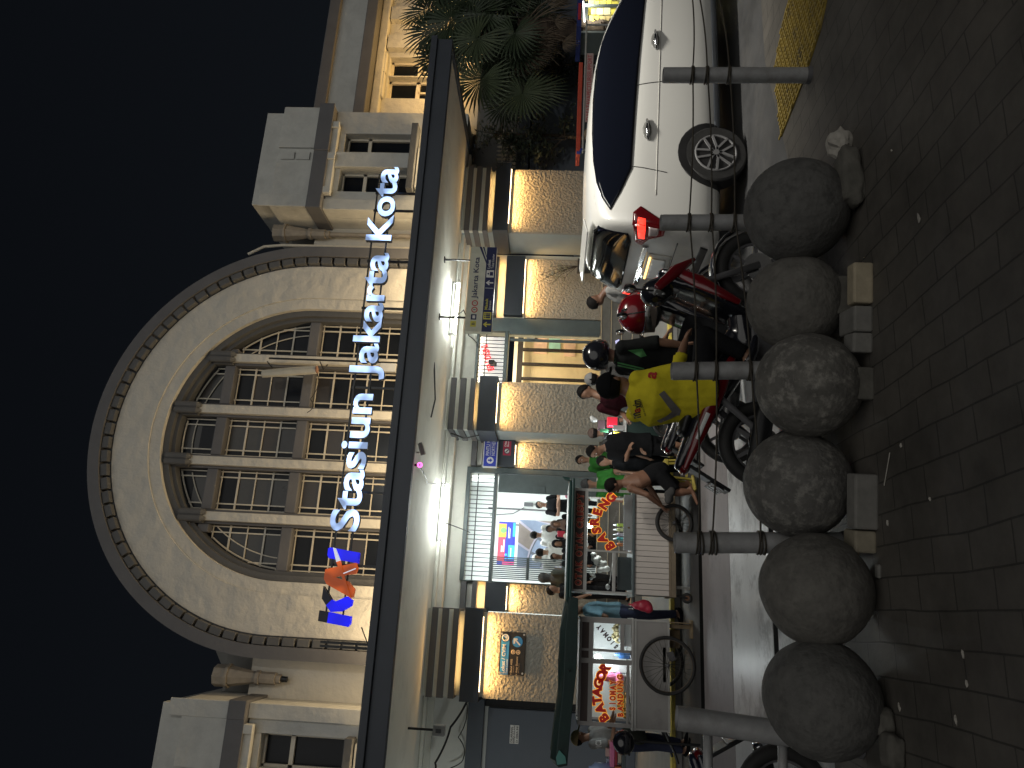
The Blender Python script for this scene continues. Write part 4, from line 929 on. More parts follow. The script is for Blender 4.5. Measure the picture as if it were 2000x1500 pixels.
def clearglass():
    M = bpy.data.materials.new('clear_pane'); M.use_nodes = True; n = M.node_tree; n.nodes.remove(n.nodes['Principled BSDF'])
    out = n.nodes['Material Output']; tr = n.nodes.new('ShaderNodeBsdfTransparent'); gl = n.nodes.new('ShaderNodeBsdfGlossy'); gl.inputs['Roughness'].default_value = .03
    mx = n.nodes.new('ShaderNodeMixShader'); fr = n.nodes.new('ShaderNodeFresnel'); fr.inputs[0].default_value = 1.45
    n.links.new(fr.outputs[0], mx.inputs[0]); n.links.new(tr.outputs[0], mx.inputs[1]); n.links.new(gl.outputs[0], mx.inputs[2]); n.links.new(mx.outputs[0], out.inputs[0]); return M
CLEAR = clearglass()
WPL_ = mat('case_back_white', (.66, .70, .70), .5, var=.1, sc=3)
BULB = mat('bulb_glow', (1, 1, 1), .4, var=0, emit=(.9, 1, 1), es=30)
def wheel(root, c, axis, Rr, rt, name='wheel', spokes=28, tyre=RUBBER):
    c = V(c); axis = V(axis).normalized(); a = axis.orthogonal().normalized(); b = axis.cross(a)
    w = MB().torus(c, axis, Rr - rt * 1.95, rt * .30, 44, 8).build(name, mat('rusty_rim', (.13, .10, .075), .5, m=.3, var=.3, sc=20), root, smooth=True)
    MB().torus(c, axis, Rr - rt, rt, 48, 10, ry=rt * .9).build('tyre', tyre, w, smooth=True)
    m = MB()
    for i in range(spokes):
        t = 2 * math.pi * i / spokes; d = a * math.cos(t) + b * math.sin(t); t2 = t + (.5 if i % 2 else -.5); e = a * math.cos(t2) + b * math.sin(t2)
        m.etube([c + e * .022 + axis * (.03 if i % 4 < 2 else -.03), c + d * (Rr - rt * 2)], .0022, n=4)
    m.build('spokes', mat('dull_spoke', (.10, .095, .085), .6, m=.3, var=.2, sc=20), w)
    m = MB(); m.etube([c - axis * .05, c + axis * .05], .022, n=12); m.etube([c - axis * .09, c + axis * .09], .009, n=8); m.build('hub', GREYP, w, smooth=True); return w
def arcletters(root, Y, items, h, name='lettering', edge=None, face=None, wk=1.0, hk=1.0):
    fr_, ed = MB(), MB()
    for ch, a, b, ang in items:
        c = P(a, b, Y); ex = V((math.cos(R(ang)), 0, math.sin(R(ang)))); ez = V((-math.sin(R(ang)), 0, math.cos(R(ang))))
        vs, _ = glyphs(ch, .045); w = (max(v[0] for v in vs) - min(v[0] for v in vs)) * h / .75 * wk
        if edge: text(ed, ch, c - ex * (w * 1.15 / 2) - ez * (h * 1.13 / 2), ex, ez, w=w * 1.15, h=h * 1.13, depth=.002, bold=.11)
        text(fr_, ch, c - ex * w / 2 - ez * h / 2, ex, ez, w=w, h=h, depth=.005, bold=.065)
        # slab serifs at the feet of the letter
        if ch in 'AIMNTYRKPF':
            for sx in ((-.36, .36) if ch in 'AMNRKY' and ch != 'Y' else ((-.36,) if ch in 'PF' else (0,))):
                q = c + ex * (w * sx) - ez * (h * .47); fr_.obox(q + V((0, -.0035, 0)), ex * (w * .17), V((0, .001, 0)), ez * (h * .035))
    if edge: ed.build(name + '_edge', edge, root)
    fr_.build(name, face, root)

# ---- left cart (batagor)
Y1, D1 = 9.62, .62
def z1(a, b=1310): return P(a, b, Y1).z
xl, xr = P(1270, 1428, Y1).x, P(1270, 1211, Y1).x
zb_, zc_, ztop = z1(1308), z1(1236), z1(1130)
K1 = T('food_cart', 'grey painted food cart with red and yellow lettered glass under a drooping dark green tarp', 'food cart', ((xl + xr) / 2, Y1 + .3, 0))
m = MB(); m.box(xl, xr, Y1, Y1 + D1, zb_, zc_ - .012); m.build('cabinet', CARTW, K1, bevel=.006)
m = MB()
for z in (zb_ + .01, zc_ - .03): m.box(xl - .006, xr + .006, Y1 - .008, Y1 - .0005, z - .012, z + .012)
for x in (xl, xr - .02): m.box(x, x + .02, Y1 - .009, Y1 - .0005, zb_, zc_ - .012)
m.build('edge_trim', ALU, K1)
MB().box(xl - .01, xr + .01, Y1 - .01, Y1 + D1 + .01, zc_ - .011, zc_ + .012).build('counter', ALU, K1, bevel=.003)
cols_ = [P(1180, y, Y1).x for y in (1420, 1411, 1297, 1287, 1273, 1268, 1217, 1209)]
rows_ = [z1(a) for a in (1236, 1219, 1211, 1158, 1149, 1135, 1130)]
hs = []
for a, b in ((1, 2), (3, 4), (5, 6)):
    hs.append((cols_[a], cols_[b], rows_[4], rows_[5]))
    if a == 1: hs.append((cols_[a], cols_[b], z1(1224), rows_[3])); hs.append((cols_[a], cols_[b] , zc_ + .02, z1(1229)))
    elif a == 3: hs.append((cols_[a], cols_[b], zc_ + .02, rows_[3]))
    else: hs.append((cols_[a], cols_[b], rows_[2], rows_[3])); hs.append((cols_[a], cols_[b], zc_ + .02, rows_[1]))
m = MB(); holes(m, xl + .015, xr, zc_ + .013, ztop, Y1, Y1 + .03, hs)
for x in (xl + .015, xr - .03): m.box(x, x + .03, Y1 + D1 - .03, Y1 + D1, zc_ + .013, ztop); m.box(x, x + .03, Y1 + .031, Y1 + D1 - .031, ztop - .14, ztop)
m.box(xl + .05, xr - .04, Y1 + D1 - .03, Y1 + D1, ztop - .14, ztop); m.build('glass_case_frame', CARTW, K1, bevel=.003)
m = MB()
for h in hs[::1]:
    if h[2] == rows_[4]: m.box(h[0], h[1], Y1 + .018, Y1 + .024, h[2], h[3])
m.build('brown_panel', BROWNP, K1)
m = MB()
for h in hs:
    if h[2] != rows_[4]: m.box(h[0], h[1], Y1 + .016, Y1 + .018, h[2], h[3])
m.build('glass_pane', CLEAR, K1)
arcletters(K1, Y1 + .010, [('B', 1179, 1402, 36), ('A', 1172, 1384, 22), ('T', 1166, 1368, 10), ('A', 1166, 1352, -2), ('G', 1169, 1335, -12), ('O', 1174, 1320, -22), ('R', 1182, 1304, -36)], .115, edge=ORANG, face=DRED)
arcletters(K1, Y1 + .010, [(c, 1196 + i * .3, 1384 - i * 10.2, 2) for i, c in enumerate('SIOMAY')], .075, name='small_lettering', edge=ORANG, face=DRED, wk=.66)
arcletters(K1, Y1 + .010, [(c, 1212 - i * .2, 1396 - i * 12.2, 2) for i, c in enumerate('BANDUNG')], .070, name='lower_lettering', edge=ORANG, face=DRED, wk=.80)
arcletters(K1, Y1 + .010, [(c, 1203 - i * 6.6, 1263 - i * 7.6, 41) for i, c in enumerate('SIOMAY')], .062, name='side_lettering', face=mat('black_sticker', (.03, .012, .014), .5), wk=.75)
wc = P(1308, 1300, Y1 - .10); wc.z = .335
wheel(K1, wc, (0, 1, 0), .335, .020); wheel(K1, wc + V((0, D1 + .2, 0)), (0, 1, 0), .335, .020)
m = MB(); m.etube([wc + V((0, .02, 0)), wc + V((0, D1 + .2, 0))], .016, n=8); m.obox(wc + V((.0, .12, .02)), (.20, 0, 0), (0, .02, 0), (0, 0, .022)); m.obox(wc + V((.1, .10, -.06)), (.05, 0, .02), (0, .02, 0), (-.01, 0, .04)); m.build('axle', GREYP, K1, bevel=.004)
m = MB(); x = P(1310, 1222, Y1).x; m.box(x - .03, x + .02, Y1 + .05, Y1 + .12, .03, zb_); m.box(x - .14, x + .08, Y1 + .03, Y1 + .14, .0, .03); m.box(x + .03, x + .045, Y1 - .04, Y1 + .2, .03, zb_ + .0); m.build('prop_leg', mat('old_wood', (.20, .15, .09), .8, var=.3, sc=9), K1, bevel=.004)
m = MB(); m.etube([(xl, Y1 + .1, zb_ + .05), (xl - .22, Y1 + .08, zb_ - .06), (xl - .34, Y1 + .06, zb_ - .1)], .016, n=8); m.etube([(xl, Y1 + .5, zb_ + .05), (xl - .22, Y1 + .5, zb_ - .06), (xl - .34, Y1 + .5, zb_ - .1)], .016, n=8); m.build('push_handle', BLACKM, K1)
# tarp roof
ol = [(1112, 1166), (1103, 1230), (1101, 1300), (1098, 1350), (1090, 1420), (1085, 1478), (1090, 1492), (1108, 1490), (1113, 1430), (1121, 1350), (1126, 1300), (1128, 1230), (1129, 1168)]
m = MB(); k = 9
for i in range(k):     # folds along the cart, sagging differently
    y = Y1 - .22 + i * .125; dz = .03 * math.sin(i * 1.3)
    pts = [P(a, b, Y1) + V((.01 * math.sin(i + j), y - Y1, dz * (.4 + .6 * (j % 3) / 2) + .035 * (1 if 0 < i < k - 1 else 0))) for j, (a, b) in enumerate(ol)]
    o_ = len(m.v); m.v += [tuple(p_) for p_ in pts]; n_ = len(pts)
    if i: 
        for j in range(n_): m.f.append((o_ - n_ + j, o_ - n_ + (j + 1) % n_, o_ + (j + 1) % n_, o_ + j)); m.mi.append(0)
n_ = len(ol); m.f.append(tuple(range(n_))); m.mi.append(0); m.f.append(tuple(range((k - 1) * n_, k * n_))); m.mi.append(0)
tp = m.build('tarp_roof', TARP, K1, bevel=.012)
MB().prism([P(a, b, Y1 - .24) for a, b in ((1092, 1465), (1086, 1480), (1088, 1494), (1106, 1491), (1104, 1478))], (0, .012, 0)).build('torn_corner', TEAL, tp)
m = MB()
for i, (x, y, z, r) in enumerate(((0, 0, 0, .07), (.09, .02, -.01, .06), (-.08, .03, -.01, .055), (.02, .05, .03, .05), (.15, .0, -.02, .035))): c = P(1100, 1293, Y1 - .05); m.ell(c + V((x, y, z)), r, r * .8, r * .75)
m.etube([P(1107, 1305, Y1 - .25), P(1113, 1312, Y1 - .26), P(1116, 1308, Y1 - .26)], .012, n=6); o = m.remesh('cloth_bundle', BLACKM, None, .015, 3); tag(o, 'black cloth bundle lying on the green tarp of the left cart', 'bundle')
bc = P(1168, 1283, Y1 + .16)
MB().ell(bc, .032, .032, .04).build('bulb', BULB, K1, smooth=True); point('cart_bulb', bc + V((0, -.02, -.02)), 17, (.92, 1, 1), .04)
m = MB(); m.box(xl + .04, xr - .04, Y1 + D1 - .025, Y1 + D1 - .01, zc_ + .02, ztop - .15); m.build('back_board', WPL_, K1)
# goods inside the left cart
FRIED = mat('fried_food', (.42, .28, .10), .7, var=.4, sc=30, bump=.6, bsc=40); PINK = mat('pink_plastic', (.75, .22, .42), .4); WPL = mat('white_plastic', (.72, .74, .74), .4, var=.06); BLPL = mat('blue_plastic', (.05, .16, .42), .35)
def pile(c, n, r, s, matl, lab, nm='fried_snacks', cat='snacks', parent=None):
    m = MB()
    for i in range(n):
        a = rnd.random() * 6.28; q = rnd.random() ** .6 * r; z = (1 - (q / r)) * r * .75 * rnd.random()
        m.ell(V(c) + V((math.cos(a) * q, math.sin(a) * q * .7, z + s * .5)), s * (.6 + .6 * rnd.random()), s * .6, s * (.4 + .4 * rnd.random()), Matrix.Rotation(rnd.random() * 3, 3, 'Y') @ Matrix.Rotation(rnd.random() * 3, 3, 'X'), 8, 5)
    o = m.build(nm, matl, None, smooth=True); tag(o, lab, cat); return o
sf = zc_ + .014
pile((xl + .24, Y1 + .22, sf + .02), 60, .15, .03, FRIED, 'heap of fried dumplings low in the left glass of the batagor cart')
pile((xr - .17, Y1 + .25, sf + .14), 60, .13, .028, mat('steamed_food', (.45, .40, .22), .6, var=.3, sc=20), 'heap of steamed dumplings behind the narrow right glass of the batagor cart', 'steamed_snacks')
m = MB(); m.box(xr - .33, xr - .04, Y1 + .1, Y1 + .45, sf, sf + .12); tag(m.build('steamer_box', WPL, None, bevel=.006), 'white steamer box under the steamed dumplings in the batagor cart', 'box')
m = MB(); cpk = P(1190, 1322, Y1 + .2); m.ell(cpk, .06, .05, .13); m.ell(cpk + V((-.03, .0, -.12)), .10, .06, .06); o = m.remesh('pink_bag', PINK, None, .012, 2); tag(o, 'pink plastic bag inside the glass of the batagor cart', 'bag')
m = MB(); c = P(1200, 1303, Y1 + .25); m.box(c.x - .06, c.x + .05, c.y, c.y + .14, sf, sf + .30); m.box(c.x - .10, c.x - .07, c.y - .05, c.y + .1, sf, sf + .22); tag(m.build('napkin_stack', WPL, None, bevel=.005), 'white stack of napkins inside the batagor cart beside the pink bag', 'napkins')
m = MB(); c = P(1225, 1280, Y1 + .2); m.etube([(c.x, c.y, sf), (c.x, c.y, sf + .13), (c.x, c.y, sf + .15), (c.x, c.y, sf + .19)], [.045, .045, .02, .018], n=14); tag(m.build('sauce_bottle', BLPL, None, smooth=True), 'blue sauce bottle in the narrow middle window of the batagor cart', 'bottle')

# ---- second cart (otak otak)
Y2, D2 = 9.62, .66
def z2(a, b=1060): return P(a, b, Y2).z
xl, xr = P(1270, 1163, Y2).x, P(1270, 962, Y2).x
zb_, zc_, ztop = z2(1314), z2(1237), z2(1122)
K2 = T('food_cart', 'plank sided food cart with a long red lettered board under a flat green roof', 'food cart', ((xl + xr) / 2, Y2 + .3, 0))
MB().box(xl + .005, xr - .005, Y2 + .01, Y2 + D2, zb_ + .05, zc_ - .02).build('cabinet', CARTW, K2)
m = MB(); k = 19
for i in range(k): a = xl + (xr - xl) * i / k; m.box(a + .002, a + (xr - xl) / k - .003, Y2 - .006, Y2 + .0095, zb_ + .05, zc_ - .018)
m.build('plank_siding', SIDING, K2, bevel=.004)
m = MB(); m.box(xl - .01, xr + .01, Y2 - .012, Y2 + .0095, zb_ + .02, zb_ + .049); m.box(xl - .01, xr + .01, Y2 - .018, Y2 + D2, zb_ - .035, zb_ + .019); m.build('base_rail', mat('wood_rail', (.20, .16, .11), .7, var=.2, sc=8), K2, bevel=.004)
MB().box(xl - .03, xr + .01, Y2 - .03, Y2 + D2 + .02, zc_ - .017, zc_ + .012).build('counter', GATEM, K2, bevel=.004)
xp = [P(1190, y, Y2).x for y in (1159, 1155, 1079, 1075, 961, 956)]
zr = [z2(1237) + .013, z2(1203), z2(1197), z2(1147), z2(1141), z2(1122)]
m = MB()
for a, b in ((xp[0], xp[1]), (xp[2], xp[3]), (xp[4], xp[5])): m.box(a, b, Y2, Y2 + .025, zr[0], zr[3]); 
m.box(xp[0], xp[5], Y2, Y2 + .025, zr[3] + .0005, zr[4]); m.box(xp[1] + .0005, xp[2] - .0005, Y2, Y2 + .025, zr[1], zr[2]); m.box(xp[0], xp[5], Y2 - .0, Y2 + .025, zr[5] - .0, zr[5] + .02)
for x in (xp[0], xp[4]): m.box(x, x + .025, Y2 + D2 - .03, Y2 + D2, zr[0], zr[5] + .02); m.box(x, x + .025, Y2 + .0255, Y2 + D2 - .0305, zr[3], zr[4])
m.box(xp[0] - .0, xp[0] + .03, Y2 + .0005, Y2 + .03, zr[4] + .0005, zr[5] - .0005); m.box(xp[4], xp[5], Y2 + .0005, Y2 + .03, zr[4] + .0005, zr[5] - .0005)
m.build('glass_case_frame', ALU, K2, bevel=.003)
MB().box(xp[0] + .031, xp[4] - .0005, Y2 + .004, Y2 + .018, zr[4] + .0005, zr[5] - .0005).build('name_board', BROWNP, K2)
m = MB(); m.box(xp[1] + .0005, xp[2] - .0005, Y2 + .01, Y2 + .013, zr[2], zr[3]); m.box(xp[3] + .0005, xp[4] - .0005, Y2 + .01, Y2 + .013, zr[0], zr[3]); m.box(xp[1] + .02, xp[2] - .02, Y2 + .05, Y2 + .053, zr[0], zr[1]); m.build('glass_pane', CLEAR, K2)
bd = xp[4] - xp[0] - .10; cw = bd / 15.6; cx0 = xp[0] + .07; xx = cx0; items = []
mbf, mbe = MB(), MB(); zm = (zr[4] + zr[5]) / 2; hh = (zr[5] - zr[4]) * .70
wd = {'I': .62, ' ': .45, 'T': .95}
tot = sum(wd.get(c, 1.02) for c in 'OTAK OTAK CRISPY')
for c in 'OTAK OTAK CRISPY':
    w = bd * wd.get(c, 1.02) / tot
    if c != ' ':
        text(mbe, c, (xx + w * .03, Y2 + .0035, zm - hh * .54), XE, ZE, w=w * .94, h=hh * 1.08, depth=.0015, bold=.085); text(mbf, c, (xx + w * .12, Y2 + .0035, zm - hh * .46), XE, ZE, w=w * .76, h=hh * .92, depth=.004, bold=.05)
        for q in (-1, 1):
            if c not in 'OCS': mbf.box(xx + w * .06, xx + w * .45, Y2 - .0005, Y2 + .0005, zm + hh * (.40 if q > 0 else -.46), zm + hh * (.46 if q > 0 else -.40)) if not (c == 'A' and q > 0) else None
    xx += w
mbe.build('name_lettering_edge', TANE, K2); mbf.build('name_lettering', mat('board_red', (.40, .035, .025), .5), K2)
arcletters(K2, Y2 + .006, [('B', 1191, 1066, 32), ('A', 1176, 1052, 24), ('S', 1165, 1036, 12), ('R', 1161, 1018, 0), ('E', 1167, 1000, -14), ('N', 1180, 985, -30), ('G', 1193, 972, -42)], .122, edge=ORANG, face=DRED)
# flat roof with finial
m = MB(); ra, rb_ = P(1112, 1178, Y2).x, P(1112, 938, Y2).x
m.box(ra, rb_, Y2 - .18, Y2 + D2 + .15, zr[5] + .021, zr[5] + .055); m.box(ra + .02, rb_ - .02, Y2 - .15, Y2 + D2 + .12, zr[5] + .056, zr[5] + .095)
rf = m.build('roof', mat('green_roof', (.012, .05, .045), .4), K2, bevel=.012)
c = P(1110, 936, Y2 - .15); MB().etube([(c.x, c.y, zr[5] + .09), (c.x + .01, c.y, zr[5] + .15), (c.x + .03, c.y, zr[5] + .18)], [.03, .02, .006], n=8).build('finial', mat('green_roof', (.012, .05, .045)), rf)
wc = P(1320, 1021, Y2 - .10); wc.z = .238
wheel(K2, wc, (0, 1, 0), 0.238, .024, spokes=24); wheel(K2, wc + V((0, D2 + .18, 0)), (0, 1, 0), 0.238, .024, spokes=24)
m = MB(); m.etube([wc, wc + V((0, D2 + .18, 0))], .014, n=8); m.box(wc.x - .1, wc.x + .1, Y2 + .02, Y2 + .06, .26, zb_ - .036); m.build('axle', BLACKM, K2)
c = P(1338, 1168, Y2); c.z = .065
w = MB().torus((c.x, Y2 + .06, .065), (0, 1, 0), .044, .021, 24, 8).build('caster', RUBBER, K2, smooth=True); MB().disc((c.x, Y2 + .06, .065), (0, 1, 0), .03, .03, 14).build('caster_hub', mat('rusty_hub', (.18, .09, .05), .7), w)
m = MB(); m.etube([(c.x, Y2 + .03, .065), (c.x + .02, Y2 + .03, zb_ - .05), (xl, Y2 + .03, zb_ + .0)], .012, n=6); m.etube([(xl - .02, Y2 + .04, zc_ - .01), (xl - .17, Y2 + .04, zc_ - .02)], .015, n=8); m.etube([(xl - .17, Y2 + .04, zc_ - .02), (xl - .17, Y2 + D2, zc_ - .02)], .013, n=8); m.build('push_handle', BLACKM, K2)
x = P(1330, 1146, Y2).x; m = MB(); m.box(x - .02, x + .015, Y2 + .2, Y2 + .24, .0, zb_ - .036); m.build('prop_leg', ALU, K2)
bc = P(1152, 1027, Y2 + .15); MB().ell(bc, .03, .03, .036).build('bulb', BULB, K2, smooth=True); point('cart_bulb', bc + V((0, -.02, -.03)), 17, (.92, 1, 1), .04)
m = MB(); m.box(xp[3] + .01, xp[4] - .02, Y2 + .04, Y2 + .40, zr[0], zr[0] + .012); m.box(xp[3] + .01, xp[4] - .02, Y2 + .025, Y2 + .04, zr[0], z2(1218)); m.build('paper_tray', mat('tray_paper', (.75, .78, .78), .5), K2)
MB().box(xp[1] + .03, xp[2] - .04, Y2 + .10, Y2 + .11, zr[0] + .0, zr[1] - .03).build('inner_drawer', GATEM, K2)
MB().box(xp[0] + .04, xp[4], Y2 + D2 - .04, Y2 + D2 - .03, zr[3] - .03, zr[3]).build('back_rail', ALU, K2)
CHIP = mat('yellow_chips', (.50, .38, .16), .6, var=.3, sc=30, bump=.5, bsc=50)
pile((xp[4] - .10, Y2 + .12, z2(1228)), 60, .09, .02, CHIP, 'yellow chips heaped at the right end of the lettered glass cart', 'chips')
pile((P(1228, 1028, Y2).x, Y2 + .06, z2(1231)), 30, .06, .018, FRIED, 'small brown heap of fried strips on the cart counter', 'fried_strips')
for i, (y, col, nm) in enumerate(((1064, (.55, .20, .08), 'orange'), (1053, (.10, .38, .40), 'teal'), (1045, (.45, .40, .50), 'lilac'), (1035, (.62, .62, .35), 'pale cream'), (1026, (.45, .62, .12), 'lime green'))):
    c = P(1218, y, Y2 + .10); mm = mat('bottle_' + nm.replace(' ', '_'), col, .35, var=.05); zz = z2(1218)
    t = T('squeeze_bottle', nm + ' squeeze bottle in the row on the paper tray', 'bottle', (c.x, c.y, zz), 'squeeze bottles on the cart tray')
    MB().etube([(c.x, c.y, zz), (c.x, c.y, zz + .065), (c.x, c.y, zz + .08)], [.022, .022, .014], n=14).build('bottle_body', mm, t, smooth=True)
    MB().etube([(c.x, c.y, zz + .081), (c.x, c.y, zz + .092), (c.x, c.y, zz + .125)], [.016, .012, .004], n=10).build('nozzle', WPL if i else BLPL, t, smooth=True)
CLEARP = mat('plastic_bags', (.55, .56, .52), .35, var=.3, sc=14)
for i, (a, b, r, lab) in enumerate(((1165, 1092, .055, 'clump of clear plastic bags hanging at the top of the left cart glass'), (1180, 1105, .06, 'lower clump of plastic bags inside the left cart glass'), (1158, 1125, .035, 'small white crumpled bag in the upper left cart glass'))): 
    m = MB(); c = P(a, b, Y2 + .2)
    for q in range(6): m.ell(c + V((rnd.uniform(-1, 1) * r, rnd.uniform(-.5, .5) * r, rnd.uniform(-1, 1) * r)), r * .6, r * .5, r * .7)
    o = m.remesh('plastic_bag', CLEARP, None, .012, 1); tag(o, lab, 'plastic bag', 'plastic bags in the second cart')
m = MB(); m.etube([P(1190, 1140, Y2 + .12), P(1200, 1082, Y2 + .12)], .008, n=8); m.ell(P(1187, 1146, Y2 + .12), .035, .02, .03); tag(m.build('ladle', ALU, None, smooth=True), 'metal ladle leaning inside the left glass of the plank sided cart', 'ladle')
m = MB(); c = P(1258, 1183, Y2 + .02)
m.ell(c, .075, .06, .10); m.ell(c + V((.0, 0, .08)), .05, .045, .07); m.ell(c + V((-.03, -.01, -.05)), .06, .05, .06); m.etube([c + V((0, 0, .12)), c + V((.01, 0, .20))], .012, n=6)
o = m.remesh('plastic_bag', mat('red_bag', (.42, .03, .06), .3, var=.3, sc=12, bump=.4, bsc=20), None, .012, 1); tag(o, 'red plastic bag hanging between the two left food carts', 'plastic bag')

# ---- small snack stall with a bright bulb behind the yellow jacket rider
Y3 = 9.9
c0 = P(1240, 838, Y3); K3 = T('snack_stall', 'little snack stall with red tin and bright bulb behind the yellow jacket', 'stall', (c0.x, Y3, 0))
xa, xb = P(1220, 862, Y3).x, P(1220, 805, Y3).x; zt_ = P(1222, 835, Y3).z
m = MB(); m.box(xa, xb, Y3, Y3 + .4, zt_ - .45, zt_ - .012); m.build('stall_box', mat('stall_green', (.02, .045, .04), .5), K3, bevel=.005)
MB().box(xa - .03, xb + .02, Y3 - .02, Y3 + .42, zt_ - .011, zt_).build('stall_top', ALU, K3)
wheel(K3, (P(1300, 826, Y3).x, Y3 - .06, .24), (0, 1, 0), .24, .028, spokes=20)
bc = P(1193, 851, Y3 + .05); MB().ell(bc, .032, .03, .036).build('bulb', BULB, K3, smooth=True); point('stall_bulb', bc + V((0, -.04, 0)), 8, (.9, 1, 1), .04)
m = MB(); q = P(1190, 856, Y3 + .1); m.etube([(q.x, q.y, zt_), (q.x, q.y, P(1178, 855, Y3).z), (bc.x, bc.y, bc.z + .03)], .008, n=6); m.build('lamp_arm', BLACKM, K3)
def sbox(a, b, c, d, matl, lab, nm, cat, dep=.1, dy=.02):
    p0, p1 = P(c, a, Y3 + dy), P(d, b, Y3 + dy); o = MB().box(p0.x, p1.x, Y3 + dy, Y3 + dy + dep, p0.z, p1.z).build(nm, matl, None, bevel=.005); tag(o, lab, cat); return o
sbox(832, 814, 1206, 1186, mat('red_tin_glow', (.62, .02, .05), .4, emit=(1, .03, .06), es=.35), 'red snack tin beside the bulb of the small stall, glow put into its colour', 'snack_tin', 'tin')  # emission in the tin's red stands in for light from the bulb
sbox(841, 830, 1221, 1197, mat('grey_board', (.38, .38, .38), .5), 'grey board propped in front of the red snack tin', 'price_board', 'board', .01, -.02)
sbox(853, 843, 1214, 1199, mat('yellow_sachets', (.75, .62, .06), .5), 'yellow sachet strip hanging under the stall bulb', 'sachet_strip', 'sachets', .03)
sbox(857, 846, 1227, 1215, mat('brown_carton', (.32, .17, .06), .6), 'small brown carton on the snack stall below the bulb', 'carton', 'carton', .08)
sbox(864, 856, 1230, 1212, WPL, 'white snack packets at the left end of the small stall', 'snack_packet', 'packets', .06)
sbox(844, 837, 1188, 1172, mat('green_cloth', (.03, .14, .06), .7), 'green cloth hanging over the small stall lamp', 'cloth', 'cloth', .03)
sbox(838, 820, 1181, 1168, mat('mauve_box', (.16, .10, .12), .6), 'mauve snack box stacked above the red tin', 'snack_box', 'box', .1)
m = MB(); c = P(1160, 820, Y3); m.ell(c, .035, .03, .05); m.ell(c + V((.03, 0, .03)), .03, .025, .03); o = m.remesh('plastic_bag', WPL, None, .01, 1); tag(o, 'white knotted plastic bag above the mauve snack box', 'plastic bag')
m = MB(); a, b = P(1322, 842, Y3 + .3), P(1307, 822, Y3 + .3); cx_ = (a.x + b.x) / 2; m.etube([(cx_, Y3 + .4, .12), (cx_, Y3 + .4, .36)], [.10, .13], n=20); tag(m.build('bucket', WPL, None, smooth=True), 'white bucket standing on the kerb behind the small stall wheel', 'bucket')
# ---- yellow stool and broom by the barefoot boy
sx0, sx1 = P(1330, 938, 9.5).x, P(1330, 900, 9.5).x; YS2 = mat('yellow_stool', (.42, .34, .06), .5, var=.15, sc=5)
t = T('plastic_stool', 'yellow green plastic stool between the barefoot boy and the black clad man', 'stool', ((sx0 + sx1) / 2, 9.5, 0)); zs_ = P(1296, 918, 9.5).z
m = MB(); m.box(sx0, sx1, 9.4, 9.65, zs_ - .05, zs_); m.build('seat', YS2, t, bevel=.01)
for x in (sx0 + .02, sx1 - .02):
    for y in (9.42, 9.63): MB().etube([(x, y, zs_ - .05), (x + (.02 if x > (sx0 + sx1) / 2 else -.02), y, .0)], .017, n=6).build('leg', YS2, t)
m = MB(); m.box(sx0 + .03, sx1 - .03, 9.41, 9.43, .08, .11); m.build('rung', YS2, t)
m = MB(); a, b = P(1352, 958, 9.2), P(1350, 928, 9.2); m.etube([(a.x, 9.2, .03), (b.x, 9.25, .05)], [.05, .03], [.025, .02], n=10); o = m.build('hand_broom', mat('straw_yellow', (.52, .42, .10), .8, var=.3, sc=40, bump=.6, bsc=80), None, smooth=True); tag(o, 'yellow straw hand broom lying by the bare foot', 'broom')
# ---- stall of packed snacks at the far left edge
Y4 = 9.3
def lbox(a0, a1, b0, b1, matl, lab, nm, cat, dep=.12, dy=0.0):
    p0, p1 = P(a1, b0, Y4 + dy), P(a0, b1, Y4 + dy); o = MB().box(p0.x, p1.x, Y4 + dy, Y4 + dy + dep, p0.z, p1.z).build(nm, matl, None, bevel=.006); tag(o, lab, cat); return o
lbox(1215, 1222, 1510, 1440, GATEM, 'dark snack table top at the left edge', 'table_top', 'table', .4)
t = bpy.data.objects['table_top']; c = P(1218, 1475, Y4)
for b in (1446, 1508):
    for dy in (.03, .36): q = P(1222, b, Y4 + dy); MB().etube([(q.x, Y4 + dy, q.z), (q.x, Y4 + dy, 0)], .014, n=6).build('leg', BLACKM, t)
lbox(1192, 1200, 1499, 1449, PINK, 'pink lidded snack jar lying on top of the left edge stall', 'snack_jar', 'jar')
lbox(1183, 1191, 1478, 1462, mat('cream_box', (.50, .38, .34), .6), 'cream card box behind the pink jar', 'card_box', 'box', .08, .1)
lbox(1201, 1206, 1496, 1452, mat('red_tray', (.35, .03, .05), .5), 'dark red tray under the pink jar', 'tray', 'tray')
lbox(1201, 1214, 1512, 1497, mat('amber_packet', (.62, .22, .10), .5), 'amber snack packet at the very left edge', 'snack_packet', 'packet')
lbox(1207, 1214, 1491, 1470, mat('beige_packet', (.48, .42, .34), .5), 'beige snack packet below the dark red tray', 'snack_packet', 'packet', .1)
lbox(1185, 1199, 1493, 1482, mat('pale_blue_pack', (.40, .48, .62), .4), 'pale blue packet behind the pink jar at the left edge', 'snack_packet', 'packet', .1, .14)
m = MB(); c = P(1172, 1504, Y4 + .1); m.etube([(c.x + .02, c.y, c.z - .16), (c.x + .02, c.y, c.z + .06), (c.x + .02, c.y, c.z + .10), (c.x + .02, c.y, c.z + .13)], [.06, .06, .02, .018], n=16); tag(m.build('water_bottle', mat('water_blue', (.30, .42, .68), .2), None, smooth=True), 'clear blue water bottle standing at the left edge', 'bottle')
